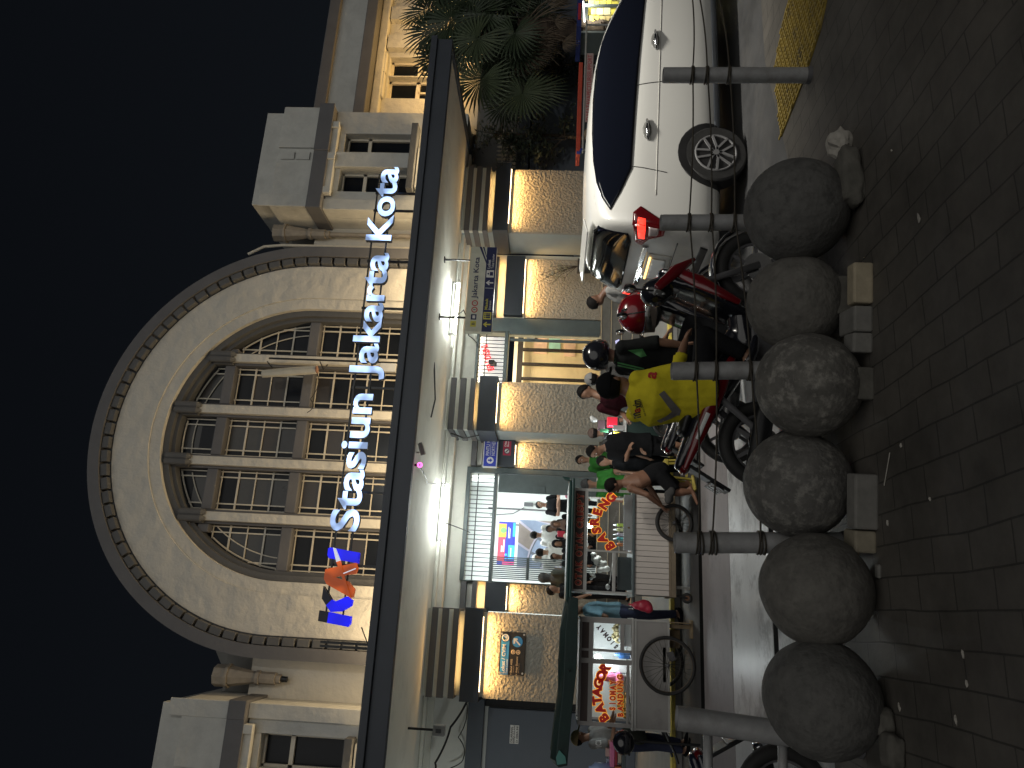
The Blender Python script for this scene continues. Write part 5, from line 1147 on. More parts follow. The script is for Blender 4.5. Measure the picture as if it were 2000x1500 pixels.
# =================================================================== WHITE CAR
from mathutils.bvhtree import BVHTree
PAINT = mat('white_car_paint', (.60, .60, .575), .34, var=.02, sc=1, coat=.6); CARGL = mat('tinted_car_glass', (.004, .005, .009), .05, var=0, spec=.3); TRIM = mat('black_trim', (.015, .015, .016), .5); CHRM = mat('chrome', (.55, .56, .58), .15, m=1, var=0)
TAILR = mat('tail_lamp_red', (.055, .002, .004), .2, coat=.4, emit=(1, .01, .012), es=.02); TAILH = mat('tail_lamp_lit', (.9, .05, .03), .3, emit=(1, .035, .02), es=2.2); TAILW = mat('tail_lamp_clear', (.5, .42, .42), .25, coat=.4)
CYC = 7.17
car = T('parked_car', 'white hatchback with a lit red tail lamp standing behind the right posts', 'car', (5.4, CYC, 0))
stn = [  # x, bottom, belt, top, belt half width, top half width
    (3.50, .34, .50, .60, .62, .58), (3.515, .28, .55, .72, .75, .70), (3.54, .24, .66, .86, .80, .74), (3.575, .23, .92, 1.10, .82, .74), (3.62, .23, 1.08, 1.26, .825, .70), (3.67, .23, 1.12, 1.42, .825, .66), (3.74, .23, 1.125, 1.51, .825, .635),
    (3.95, .22, 1.12, 1.545, .825, .635), (4.4, .20, 1.11, 1.565, .825, .64), (5.0, .19, 1.075, 1.555, .825, .64), (5.6, .19, 1.045, 1.52, .825, .63), (6.1, .19, 1.02, 1.445, .825, .61), (6.5, .20, 1.0, 1.27, .82, .62), (6.85, .21, .97, 1.06, .81, .70), (7.2, .22, .90, .98, .79, .70), (7.5, .25, .75, .86, .74, .66), (7.62, .30, .55, .68, .66, .58)]
m = MB(); rings = []
for x, zb, ze, zt, w, wr in stn:
    h = [(0, zb), (.45 * w, zb), (.84 * w, zb + .01), (.965 * w, zb + .12), (w * 1.0, zb + .42 * (ze - zb)), (w * .992, zb + .80 * (ze - zb)), (w * .975, ze), ((w * .975 + wr * 2.0) / 3 - .0, ze + (zt - ze) * .62), (wr * .965, zt - .07 * min(1, (zt - ze) * 3)), (wr * .80, zt - .02 * min(1, (zt - ze) * 3)), (wr * .42, zt), (0, zt + .003)]
    rings.append([(x, CYC - a, b) for a, b in h] + [(x, CYC + a, b) for a, b in h[-2:0:-1]])
n = len(rings[0]); vs = [p for r_ in rings for p in r_]
fs = [(i * n + j, i * n + (j + 1) % n, (i + 1) * n + (j + 1) % n, (i + 1) * n + j) for i in range(len(rings) - 1) for j in range(n)]
fs += [tuple(range(n - 1, -1, -1)), tuple(range((len(rings) - 1) * n, len(rings) * n))]
m.add(vs, fs); o = m.build('tmp', PAINT, None, smooth=True, sub=2)
dg = bpy.context.evaluated_depsgraph_get(); dg.update(); me = bpy.data.meshes.new_from_object(o.evaluated_get(dg)); bpy.data.objects.remove(o)
bvh = BVHTree.FromPolygons([v.co for v in me.vertices], [p.vertices for p in me.polygons])
bm_ = MB(); bm_.add([v.co for v in me.vertices], [tuple(p.vertices) for p in me.polygons]); bm_.build('body', PAINT, car, smooth=True)
def decal(name, poly, axis, matl, lift=.006, parent=None, cuts=5, thick=.0, ox=0):
    """a panel of the car: outline given in (x, z) for the side or (y, z) for the tail, laid on the body shell"""
    bm = bmesh.new()
    vv = [bm.verts.new((a, 0, b)) for a, b in poly]; f = bm.faces.new(vv); bmesh.ops.triangulate(bm, faces=[f])
    for q in range(5): bmesh.ops.subdivide_edges(bm, edges=[e for e in bm.edges if e.calc_length() > .04], cuts=1, use_grid_fill=True)
    bmesh.ops.triangulate(bm, faces=bm.faces)
    for v in bm.verts:
        org, d = (V((v.co.x, 5, v.co.z)), V((0, 1, 0))) if axis == 'Y' else (V((2, v.co.x, v.co.z)), V((1, 0, 0)))
        loc, nn, i, ds = bvh.ray_cast(org, d)
        if loc is None: loc, nn, i, ds = bvh.find_nearest(org + d * (1.4 if axis == 'Y' else 1.55))
        v.co = loc - d * lift
    mb = MB(); mb.add([v.co for v in bm.verts], [tuple(v.index for v in f.verts) for f in (bm.verts.index_update() or bm.faces)]); bm.free()
    ob = mb.build(name, matl, parent or car, smooth=True); s_ = ob.modifiers.new('s', 'SOLIDIFY'); s_.thickness = .004; s_.offset = 0; return ob
def sd(a, b): p = P(a, b, 6.42); return (p.x, p.z)
decal('side_window', [sd(*q) for q in ((1192, 407), (1176, 378), (1166, 345), (1160, 300), (1158, 240), (1160, 170), (1166, 110), (1178, 55), (1196, 18), (1216, -15), (1240, -50), (1263, -55), (1259, 0), (1247, 120), (1240, 210), (1234, 300), (1232, 334), (1212, 375))], 'Y', CARGL, .012)
for (a, b), (c, d) in (((1234, 330), (1300, 345)), ((1244, 172), (1400, 160))):
    p0, p1 = sd(a, b), sd(c, d); decal('door_seam', [(p0[0] - .004, p0[1]), (p0[0] + .004, p0[1]), (p1[0] + .004, p1[1]), (p1[0] - .004, p1[1])], 'Y', TRIM, .002)
for yy, xx in ((262, 1262), (88, 1278)):
    p0 = sd(xx, yy); h = MB(); yb_ = bvh.ray_cast(V((p0[0], 5, p0[1])), V((0, 1, 0)))[0].y
    h.etube([(p0[0] - .12, yb_ - .012, p0[1] - .012), (p0[0], yb_ - .035, p0[1]), (p0[0] + .12, yb_ - .012, p0[1])], [.012, .018, .012], n=8); hd = h.build('door_handle', CHRM, car, smooth=True)
    decal('handle_cup', [(p0[0] + .10 * math.cos(t * .63), p0[1] + .045 * math.sin(t * .63)) for t in range(10)], 'Y', mat('handle_shadow', (.18, .18, .17), .4), .002, hd)
p0 = sd(1420, 280); decal('sill_strip', [(4.72, .235), (6.9, .225), (6.9, .30), (4.72, .30)], 'Y', mat('sill_grey', (.20, .22, .25), .35), .004)
decal('body_crease', [(3.9, .885), (6.9, .80), (6.9, .806), (3.9, .891)], 'Y', mat('crease_shade', (.55, .54, .5), .3), .002)
WTY = 6.345
for x in (4.38, 6.95):
    decal('wheel_arch', [(x + .365 * math.cos(t * math.pi / 14), max(.20, .31 + .365 * math.sin(t * math.pi / 14))) for t in range(-3, 18)], 'Y', TRIM, .004)
    for yy, s in ((WTY, 1), (2 * CYC - WTY, -1)):
        c = V((x, yy + s * .10, .305)); w = MB().etube([c + V((0, -.10, 0)), c + V((0, -.085, 0)), c + V((0, .085, 0)), c + V((0, .10, 0))], [.285, .305, .305, .285], n=40).build('wheel', RUBBER, car, smooth=False, bevel=.006)
        f = V((0, -s, 0)); q = c + f * .101
        MB().torus(q, f, .195, .012, 36, 8).build('rim', mat('dark_alloy', (.16, .16, .165)), w, smooth=True); MB().disc(q - f * .01, f, .19, .02, 36).build('rim_disc', TRIM, w)
        r_ = MB()
        for i in range(5):
            t = i * 2 * math.pi / 5 + .4; dd = V((math.cos(t), 0, math.sin(t))); tt = V((-math.sin(t), 0, math.cos(t)))
            for e in (-.35, .35): r_.obox(q + dd * .105 + tt * (.035 if e > 0 else -.035) + f * .008, dd * .085 + tt * e * .03, tt * .011, f * .007)
        r_.disc(q + f * .012, f, .03, .012, 16); r_.build('spokes', mat('dark_alloy', (.16, .16, .165), .35, m=.6, var=.1), w)
def tl(a, b, X=3.60): p = PX(a, b, X); return (p.y, p.z)
def yz(pts): return [(CYC + y, z) for y, z in pts]
decal('rear_window', yz([(-.64, 1.13), (-.57, 1.42), (-.45, 1.46), (.45, 1.46), (.57, 1.42), (.64, 1.13), (.5, 1.09), (-.5, 1.09)]), 'X', CARGL, .012)
decal('window_sticker', yz([(-.50, 1.13), (-.40, 1.13), (-.38, 1.20), (-.46, 1.22)]), 'X', WPL, .010)
for s in (-1, 1):
    tlr = decal('tail_lamp', yz([(s * .80, 1.10), (s * .50, 1.05), (s * .46, .98), (s * .62, .92), (s * .70, .80), (s * .81, .80)]), 'X', TAILR if s < 0 else TAILR, .008)
    decal('lit_lens', yz([(s * .79, 1.06), (s * .60, 1.03), (s * .60, .97), (s * .79, .98)]), 'X', TAILH, .014, tlr)
    decal('clear_lens', yz([(s * .79, .95), (s * .66, .94), (s * .70, .86), (s * .79, .85)]), 'X', TAILW, .014, tlr)
decal('tail_lamp', [(3.50, 1.11), (3.72, 1.10), (3.78, 1.03), (3.70, .93), (3.62, .82), (3.50, .80)], 'Y', TAILR, .008)
decal('lit_lens', [(3.52, 1.065), (3.66, 1.055), (3.64, .985), (3.52, .975)], 'Y', TAILH, .014)
decal('tail_garnish', yz([(-.45, .97), (.45, .97), (.45, .91), (-.45, .91)]), 'X', CHRM, .010)
decal('plate_recess', yz([(-.32, .89), (.32, .89), (.32, .66), (-.32, .66)]), 'X', mat('plate_recess', (.42, .41, .38), .4), .004)
pl_ = decal('number_plate', yz([(-.22, .85), (.22, .85), (.22, .71), (-.22, .71)]), 'X', WPL, .014)
decal('plate_lamp', yz([(-.25, .88), (.25, .88), (.25, .86), (-.25, .86)]), 'X', mat('plate_lamp_glow', (.9, .6, .2), .4, emit=(1, .62, .2), es=3), .016)
m = MB(); text(m, 'B 1608 UVK', (3.525, CYC + .19, .75), (0, -1, 0), ZE, w=.38, h=.065, depth=.004, nrm=(-1, 0, 0)); m.build('plate_lettering', TRIM, car)
decal('bumper_insert', yz([(-.55, .42), (.55, .42), (.50, .34), (-.50, .34)]), 'X', TRIM, .006)
decal('hatch_seam', yz([(-.60, .655), (.60, .655), (.60, .645), (-.60, .645)]), 'X', TRIM, .003)
m = MB(); m.etube([(3.60, CYC - .02, 1.14), (3.66, CYC - .20, 1.24), (3.66, CYC - .25, 1.26)], .008, n=6); m.build('rear_wiper', TRIM, car)
m = MB(); m.prism([(3.62, CYC - .58, 1.515), (3.78, CYC - .56, 1.555), (3.78, CYC + .56, 1.555), (3.62, CYC + .58, 1.515)], (0, 0, .016)); m.build('roof_spoiler', PAINT, car, bevel=.006)

# =================================================================== MOTORCYCLES
def motorbike(lab, loc, rz, main, accent, plate=None, front_red=False):
    root = T('parked_motorcycle', lab, 'motorcycle', loc, 'motorcycles at the kerb', rz); L = MB
    def bd(mb, *a, **k): mb.world = False; return mb.build(*a, **k)
    def rm(mb, *a, **k): mb.world = False; return mb.remesh(*a, **k)
    for x, nm in ((-.61, 'rear_wheel'), (.62, 'front_wheel')):
        w = bd(L().torus((x, 0, .285), (0, 1, 0), .24, .048, 40, 10), nm, RUBBER, root, smooth=True)
        m = L().torus((x, 0, .285), (0, 1, 0), .192, .014, 36, 8)
        for i in range(6): t = i * math.pi / 3; m.obox((x + .10 * math.cos(t), 0, .285 + .10 * math.sin(t)), (.095 * math.cos(t), 0, .095 * math.sin(t)), (0, .014, 0), (-.012 * math.sin(t), 0, .012 * math.cos(t)))
        m.disc((x, 0, .285), (0, 1, 0), .045, .10, 16); bd(m, 'rim', GREYP, w)
        m = L()
        m.disc((x, -.055, .285), (0, 1, 0), .10, .008, 24); bd(m, 'brake_disc', CHRM, w)
    m = L(); m.etube([(-.55, 0, .81), (-.32, 0, .74), (-.08, 0, .655), (.12, 0, .635)], [.085, .125, .13, .08], [.035, .05, .05, .03], side=(0, 1, 0), rnd_caps=True); rm(m, 'seat', BLACKM, root, .012, 4)
    m = L(); m.etube([(-.78, 0, .83), (-.5, 0, .70), (-.15, 0, .54), (.08, 0, .39)], [.06, .12, .14, .10], [.035, .075, .13, .14], side=(0, 1, 0), rnd_caps=True)
    m.etube([(.05, 0, .38), (.30, 0, .42)], [.12, .12], [.10, .08], side=(0, 1, 0), rnd_caps=True); rm(m, 'tail_body', main, root, .014, 4)
    m = L()
    for s in (-1, 1):
        m.etube([(-.80, s * .075, .80), (-.55, s * .125, .70), (-.28, s * .150, .595), (-.05, s * .150, .49)], [.014, .022, .022, .010], [.018, .042, .055, .02], side=(0, 1, 0), rnd_caps=True)
    bd(m, 'side_panel', accent, root, smooth=True)
    m = L()
    for s in (-1, 1): m.etube([(-.62, s * .138, .735), (-.45, s * .152, .665)], [.006, .006], [.012, .016], side=(0, 1, 0))
    bd(m, 'panel_stripe', WPL, root)
    m = L(); m.etube([(.48, 0, .93), (.40, 0, .72), (.28, 0, .45), (.24, 0, .30)], [.15, .19, .18, .12], [.05, .05, .05, .04], side=(0, 1, 0), rnd_caps=True); m.etube([(.42, 0, 1.0), (.50, 0, .86)], [.12, .12], [.10, .08], side=(0, 1, 0), rnd_caps=True)
    rm(m, 'leg_shield', main, root, .014, 4)
    m = L()
    for s in (-1, 1):
        m.etube([(.56, s * .11, .90), (.44, s * .19, .72), (.30, s * .20, .46)], [.012, .018, .010], [.03, .05, .022], side=(0, 1, 0), rnd_caps=True)
        if front_red: m.etube([(.40, s * .16, 1.0), (.54, s * .15, .86), (.64, s * .10, .74)], [.012, .016, .01], [.03, .042, .015], side=(0, 1, 0), rnd_caps=True)
    bd(m, 'shield_panel', accent, root, smooth=True)
    m = L()
    for s in (-1, 1): m.etube([(.41, s * .085, .88), (.62, s * .085, .285)], .024, n=10)
    bd(m, 'front_fork', GREYP, root, smooth=True)
    m = L(); pts = [(.62 + .315 * math.cos(R(a)), 0, .285 + .315 * math.sin(R(a))) for a in range(15, 150, 15)]; m.etube(pts, [.05] + [.075] * (len(pts) - 2) + [.06], .014, side=(0, 1, 0)); bd(m, 'front_fender', main, root, smooth=True)
    m = L(); m.etube([(.28, -.34, .985), (.36, -.20, 1.02), (.40, 0, 1.0), (.36, .20, 1.02), (.28, .34, .985)], .014, n=8); hb = bd(m, 'handlebar', STEEL, root, smooth=True)
    m = L()
    for s in (-1, 1): m.etube([(.28, s * .34, .985), (.335, s * .24, 1.01)], .020, n=10)
    m.world = False; m.split('grip', RUBBER, hb, smooth=True)
    for s in (-1, 1):
        m = L(); m.etube([(.36, s * .20, 1.02), (.35, s * .25, 1.16)], .006, n=6); m.ell((.345, s * .27, 1.20), .018, .06, .042, None, 14, 8); mi_ = bd(m, 'mirror', BLACKM, root, smooth=True)
        bd(L().ell((.330, s * .27, 1.20), .006, .052, .036, None, 14, 8), 'mirror_glass', CHRM, mi_, smooth=True)
    bd(L().ell((.545, 0, .925), .045, .105, .06, Matrix.Rotation(R(25), 3, 'Y')), 'headlight', CHRM, root, smooth=True)
    bd(L().ell((-.80, 0, .80), .04, .07, .035), 'tail_light', mat('bike_tail_red', (.10, .004, .006), .25, coat=.5), root, smooth=True)
    m = L(); m.obox((-.86, 0, .64), (-.075, 0, -.13), (0, .07, 0), (.010, 0, -.006)); fd = bd(m, 'rear_fender', BLACKM, root, bevel=.006)
    m = L(); ax, az = V((-.5, 0, -.866)), V((.866, 0, -.5)); cpl = V((-.915, 0, .60)); m.obox(cpl, V((0, .115, 0)), -ax * .05, az * .004)
    pp = bd(m, 'number_plate', mat('bike_plate', (.02, .02, .022), .4), fd, bevel=.003)
    if plate:
        m = L(); e = V((0, -1, 0)); u = -ax; n_ = V((-.866, 0, .5))
        text(m, plate[0], cpl + n_ * .005 + V((0, .06, 0)) - u * .002, e, u, w=.10, h=.042, depth=.002, bold=.01, nrm=n_); text(m, plate[1], cpl + n_ * .005 + V((0, .07, 0)) - u * .044, e, u, w=.13, h=.032, depth=.002, bold=.008, nrm=n_); bd(m, 'plate_lettering', WPL, pp)
    m = L(); m.etube([(.12, -.10, .22), (-.10, -.12, .22), (-.32, -.15, .27)], [.018, .022, .05], n=14); m.etube([(-.32, -.15, .27), (-.40, -.15, .29), (-.78, -.16, .37), (-.83, -.16, .38)], [.05, .062, .062, .045], n=18); ex = bd(m, 'exhaust', BLACKM, root, smooth=True)
    bd(L().etube([(-.82, -.16, .378), (-.86, -.16, .386)], [.05, .04], n=18), 'exhaust_tip', CHRM, ex, smooth=True)
    m = L(); m.ell((.05, 0, .34), .16, .12, .12); m.box(-.05, .16, -.13, .13, .22, .36); m.etube([(.15, 0, .34), (.30, 0, .40)], .06, n=12); bd(m, 'engine', GREYP, root, bevel=.01)
    m = L()
    for s in (-1, 1): m.etube([(-.02, s * .09, .30), (-.61, s * .09, .285)], .020, n=8); m.etube([(-.30, s * .11, .62), (-.55, s * .11, .33)], .022, n=10)
    bd(m, 'swing_arm', GREYP, root)
    m = L(); m.etube([(.0, -.10, .24), (.0, -.24, .22)], .010, n=6); m.etube([(.0, .10, .24), (.0, .24, .22)], .010, n=6); m.etube([(.02, .12, .22), (.06, .16, .02)], .010, n=6); bd(m, 'foot_peg', STEEL, root)
    return root
BKR = mat('bike_black_gloss', (.012, .013, .018), .18, var=0, coat=.4); REDG = mat('bike_red_gloss', (.13, .004, .008), .2, var=0, coat=.5); BLUK = mat('bike_navy_gloss', (.012, .016, .03), .22, var=0, coat=.4)
wy = P(1500, 866, 5.2); BX1 = wy.x + .66
mb1 = motorbike('black and red motorcycle with a black number plate under the yellow jacket rider', (BX1, 5.2, 0), R(-3), BKR, REDG, ('I 6', '2.24'), True); mb1.scale = (1.08, 1.08, 1.06)
BX2 = P(1290, 625, 6.25).x - .38
motorbike('all black motorcycle under the rider in the dark green striped jacket', (BX2, 6.25, 0), R(-2), BKR, BKR)
wl = P(1505, 1545, 5.2); BX3 = wl.x - .61
motorbike('dark motorcycle cut off by the left edge of the photo', (BX3, 5.2, 0), R(176), BLUK, BLUK)
# red helmet left on the mirror of the motorcycle next to the car
hc = P(1246, 612, 6.05)
t = T('red_helmet', 'glossy dark red open face helmet with clear visor hanging above the red fairing', 'helmet', hc)
rr = .186
m = MB(); m.ell(hc, rr, rr * .92, rr * .97, None, 32, 20)
bm = bmesh.new(); me = m.mesh('x', REDG); bm.from_mesh(me); 
bmesh.ops.bisect_plane(bm, geom=bm.verts[:] + bm.edges[:] + bm.faces[:], plane_co=hc + V((0, 0, -.075)), plane_no=(0, 0, -1), clear_outer=True)
me = bpy.data.meshes.new('shell'); bm.to_mesh(me); bm.free(); me.transform(Matrix.Translation(-hc)); me.materials.append(REDG)
for p_ in me.polygons: p_.use_smooth = True
o = bpy.data.objects.new('shell', me); COL.objects.link(o); o.parent = t; s_ = o.modifiers.new('s', 'SOLIDIFY'); s_.thickness = .02
m = MB(); pts = []; k = 18
for j in range(5):
    for i in range(k + 1):
        a = R(-95 + 190 * i / k) - R(75); z = -.055 - .085 * j / 4; r2 = (rr + .008) * (1 - .04 * j / 4)
        pts.append(hc + V((math.cos(a) * r2, math.sin(a) * r2 * .95, z)))
m.add(pts, [(j * (k + 1) + i, j * (k + 1) + i + 1, (j + 1) * (k + 1) + i + 1, (j + 1) * (k + 1) + i) for j in range(4) for i in range(k)])
VIS = mat('smoky_visor', (.10, .085, .075), .08, var=0, coat=.5); m.build('visor', VIS, t, smooth=True)
m = MB(); m.torus(hc + V((0, 0, -.045)), (0, 0, 1), rr + .004, .006, 40, 6); m.build('visor_trim', CHRM, t, smooth=True)
m = MB(); m.ell(hc + V((0, .02, -.10)), rr * .8, rr * .75, .10); m.build('lining', BLACKM, t, smooth=True)
# =================================================================== PEOPLE
SKIN = [mat('skin_brown', (.21, .108, .068), .55, var=.08, sc=12), mat('skin_tan', (.26, .142, .09), .55, var=.08, sc=12), mat('skin_dark', (.14, .07, .043), .55, var=.08, sc=12)]
HAIR = mat('black_hair', (.007, .006, .0055), .75, var=.4, sc=60, bump=.5, bsc=120, bdist=.004, spec=.15); LIP = mat('lips', (.25, .08, .06), .5); EYEW = mat('eye_white', (.7, .68, .64), .3, var=0); EYED = mat('eye_dark', (.02, .012, .01), .2, var=0)
def cloth(nm, c, r=.9): return mat(nm, c, r, var=.12, sc=7, bump=.55, bsc=11, bdist=.02, spec=.12)
CB = cloth('black_cloth', (.009, .0095, .011)); CBJ = cloth('dark_green_black_cloth', (.013, .0145, .0145)); CY = cloth('yellow_jacket', (.70, .60, .035)); CM = cloth('maroon_cloth', (.05, .011, .017)); CG = cloth('green_cloth_shirt', (.028, .135, .024)); CGR = cloth('grey_cloth', (.24, .24, .235)); CWH = cloth('white_cloth', (.62, .62, .60)); CLB = cloth('light_blue_cloth', (.17, .30, .37)); CNV = cloth('navy_cloth', (.05, .058, .10)); COL_ = cloth('olive_cloth', (.06, .065, .055)); CPK = cloth('pink_cloth', (.55, .22, .28)); CTAN = cloth('tan_cap_cloth', (.55, .42, .22)); CDG = cloth('dark_grey_cloth', (.06, .06, .06)); CBR = cloth('brown_cap_cloth', (.13, .09, .075))
def frame(face, tilt):
    f = V(face).normalized(); u = V(tilt).normalized() if tilt is not None else V((0, 0, 1)); u = (u - f * u.dot(f)); u.normalize(); s = f.cross(u); return f, u, s
def rotm(f, u, s): return Matrix((s, f, u)).transposed()
def human(label, J, face, hs=1.0, hem=.0, shirt=None, pants=None, sleeve=.75, leg=1.0, hair='short', skin=0, shoes=None, vox=.014, bulk=1.0, tilt=None, hatm=None, eyes=False, base=None, group=None, fingers=True, face2=None):
    """one figure: J maps joint names to world points; body is one remeshed skin, clothing and hair are its children"""
    J = {k: V(v) for k, v in J.items()}; sk = SKIN[skin]
    base = V(base) if base is not None else V((J['pelvis'].x, J['pelvis'].y, min(J['anA'].z, J['anB'].z) - .08))
    t = T('person', label, 'person', base, group)
    f, u, s = frame(face, tilt); rt = rotm(f, u, s); h = J['head']; q = hs
    side = J['shB'] - J['shA']; side.normalize()
    ch, pv, nk = J['chest'], J['pelvis'], J['neck']; mid = pv.lerp(ch, .5)
    def torso(m, e, lo=0.0): m.etube([pv - (ch - pv).normalized() * (.04 + lo), pv.lerp(ch, .12), mid, ch, ch.lerp(nk, .62), nk], [(.150 + e) * q * bulk, (.150 + e) * q * bulk, (.140 + e) * q * bulk, (.165 + e) * q * bulk, (.125 + e * .8) * q * bulk, (.058 + e * .3) * q], [(.105 + e) * q * bulk, (.105 + e) * q * bulk, (.098 + e) * q * bulk, (.115 + e) * q * bulk, (.085 + e) * q * bulk, (.055 + e * .3) * q], side=side, n=18)
    m = MB(); torso(m, 0); m.cap(nk - (h - nk).normalized() * .02, h - u * .03 * q, .052 * q, .050 * q)
    m.ell(h + u * .028 * q, .075 * q, .094 * q, .092 * q, rt); m.ell(h + f * .018 * q - u * .045 * q, .058 * q, .066 * q, .068 * q, rt); m.ell(h + f * .045 * q - u * .085 * q, .032 * q, .030 * q, .026 * q, rt)
    m.ell(h + f * .096 * q - u * .012 * q, .014 * q, .018 * q, .026 * q, rt, 8, 6); m.ell(h + f * .072 * q + u * .034 * q, .052 * q, .022 * q, .014 * q, rt, 10, 6)
    for e in (-1, 1): m.ell(h + s * e * .076 * q - u * .004 * q - f * .008 * q, .012 * q, .022 * q, .033 * q, rt, 8, 6)
    for a in 'AB':
        sh, el, wr = J['sh' + a], J['el' + a], J['ha' + a]
        m.ell(sh, .055 * q, .055 * q, .055 * q); m.etube([sh, sh.lerp(el, .45), el], [.050 * q, .046 * q, .038 * q], n=10, rnd_caps=True); m.etube([el, el.lerp(wr, .3), wr], [.039 * q, .040 * q, .027 * q], n=10, rnd_caps=True)
        d = (wr - el).normalized(); pn = d.cross(u if abs(d.dot(u)) < .9 else f).normalized(); pb = d.cross(pn)
        m.etube([wr, wr + d * .045 * q, wr + d * .085 * q], [.026 * q, .040 * q, .036 * q], [.020 * q, .019 * q, .014 * q], side=pn, n=10, rnd_caps=True)
        if fingers:
            for k, L_ in enumerate((.060, .070, .066, .052)):
                b0 = wr + d * .085 * q + pn * (.028 - .0185 * k) * q; m.etube([b0, b0 + d * L_ * .5 * q + pb * .008, b0 + d * L_ * .85 * q + pb * .026], [.0085 * q, .008 * q, .0065 * q], n=7, rnd_caps=True)
            m.etube([wr + d * .03 * q + pn * .03 * q, wr + d * .06 * q + pn * .055 * q + pb * .012, wr + d * .09 * q + pn * .058 * q + pb * .022], [.011 * q, .0095 * q, .008 * q], n=7, rnd_caps=True)
        hp, kn, an = J['hip' + a], J['kn' + a], J['an' + a]; toe = J.get('toe' + a, an + V((f.x, f.y, 0)).normalized() * .17 * q - V((0, 0, .05)))
        m.etube([hp, hp.lerp(kn, .5), kn], [.085 * q, .074 * q, .053 * q], n=12, rnd_caps=True); m.etube([kn, kn.lerp(an, .3), an], [.052 * q, .055 * q, .034 * q], n=12, rnd_caps=True)
        m.etube([an - (toe - an) * .25, an.lerp(toe, .3) - V((0, 0, .01)), toe], [.034 * q, .042 * q, .036 * q], [.030 * q, .028 * q, .016 * q], side=(toe - an).cross(V((0, 0, 1))), n=10, rnd_caps=True)
    body = m.remesh('body', sk, t, vox, 3)
    if shirt:
        m = MB(); torso(m, .020, hem); L_ = sleeve
        for a in 'AB':
            sh, el, wr = J['sh' + a], J['el' + a], J['ha' + a]
            m.ell(sh, .068 * q, .068 * q, .066 * q)
            if L_ <= 1: m.etube([sh, sh.lerp(el, L_ * .6), sh.lerp(el, L_)], [.064 * q, .063 * q, .062 * q], n=14)
            else: m.etube([sh, sh.lerp(el, .55), el, el.lerp(wr, .5), el.lerp(wr, L_ - 1)], [.064 * q, .060 * q, .056 * q, .050 * q, .044 * q], n=14)
        o = m.remesh('shirt', shirt, t, max(.011, vox), 4); J['_shirt'] = o
        for v in o.data.vertices:      # folds
            w = v.co; k = noise.noise(V((w.x * 9, w.y * 9, w.z * 5))) * .010 + noise.noise(V((w.x * 22, w.y * 22, w.z * 14))) * .004; v.co = w + v.normal * k
    if pants:
        m = MB(); ax = (ch - pv).normalized()
        m.etube([pv + ax * .10, pv, pv - ax * .06 * q], [.160 * q, .172 * q, .150 * q], [.118 * q, .125 * q, .11 * q], side=side, n=16, rnd_caps=True)
        for a in 'AB':
            hp, kn, an = J['hip' + a], J['kn' + a], J['an' + a]
            if leg <= 1: e = hp.lerp(kn, leg); m.etube([hp, hp.lerp(e, .5), e], [.098 * q, .092 * q, .085 * q], n=14)
            else:
                m.etube([hp, hp.lerp(kn, .5), kn], [.098 * q, .088 * q, .070 * q], n=14, rnd_caps=True); e = kn.lerp(an, leg - 1); m.etube([kn, kn.lerp(e, .5), e], [.070 * q, .064 * q, .056 * q], n=14)
        m.remesh('trousers' if leg > 1 else 'shorts', pants, t, max(.012, vox), 4)
    if shoes:
        for a in 'AB':
            an = J['an' + a]; toe = J.get('toe' + a, an + V((f.x, f.y, 0)).normalized() * .17 * q - V((0, 0, .05)))
            m = MB(); m.etube([an - (toe - an) * .3 - V((0, 0, .015)), an.lerp(toe, .3) - V((0, 0, .02)), toe], [.040 * q, .048 * q, .040 * q], [.040 * q, .038 * q, .024 * q], side=(toe - an).cross(V((0, 0, 1))), n=12, rnd_caps=True); m.remesh('shoe', shoes, t, .012, 2)
    def clipped(mb, mt, nm, planes, solid=.0):
        me = mb.mesh(nm, mt); bm = bmesh.new(); bm.from_mesh(me)
        for co, no in planes: bmesh.ops.bisect_plane(bm, geom=bm.verts[:] + bm.edges[:] + bm.faces[:], plane_co=co, plane_no=no, clear_outer=True)
        me2 = bpy.data.meshes.new(nm); bm.to_mesh(me2); bm.free(); me2.materials.append(mt); me2.transform(Matrix.Translation(-base))
        for p_ in me2.polygons: p_.use_smooth = True
        o = bpy.data.objects.new(nm, me2); COL.objects.link(o); o.parent = t; z_ = o.modifiers.new('s', 'SOLIDIFY'); z_.thickness = .008; return o
    if hair in ('short', 'long', 'cap'):
        m = MB(); m.ell(h + u * .034 * q - f * .006 * q, .086 * q, .103 * q, .101 * q, rt, 28, 18)
        low = -.035 if hair != 'long' else -.10
        o = clipped(m, HAIR, 'hair', [(h + f * .050 * q + u * .062 * q, (f * .85 - u * .53)), (h + u * low * q, -u)])
        for v in o.data.vertices:
            w = v.co; v.co = w + (w + base - h).normalized() * (.006 * noise.noise(w * 45) + .004 * noise.noise(w * 110))
    if hair == 'cap':
        m = MB(); m.ell(h + u * .040 * q, .094 * q, .110 * q, .100 * q, rt, 28, 18); clipped(m, hatm, 'cap', [(h + u * .035 * q, -u)])
        m = MB(); m.etube([h + f * .08 * q + u * .045 * q, h + f * .14 * q + u * .040 * q, h + f * .185 * q + u * .030 * q], [.075 * q, .068 * q, .035 * q], [.006, .006, .005], side=s, n=14); m.build('cap_brim', hatm, t, smooth=True)
    if hair == 'helmet':
        m = MB(); m.ell(h + u * .030 * q, .128 * q, .148 * q, .140 * q, rt, 30, 20); clipped(m, hatm, 'helmet', [(h - u * .055 * q, -u), (h + f * .085 * q + u * .01, (f - u * .55).normalized())])
        m = MB(); m.ell(h + u * .030 * q, .134 * q, .154 * q, .144 * q, rt, 30, 20); clipped(m, VIS, 'visor', [(h - u * .045 * q, -u), (h + u * .045 * q, u), (h + f * .05 * q, -f)])
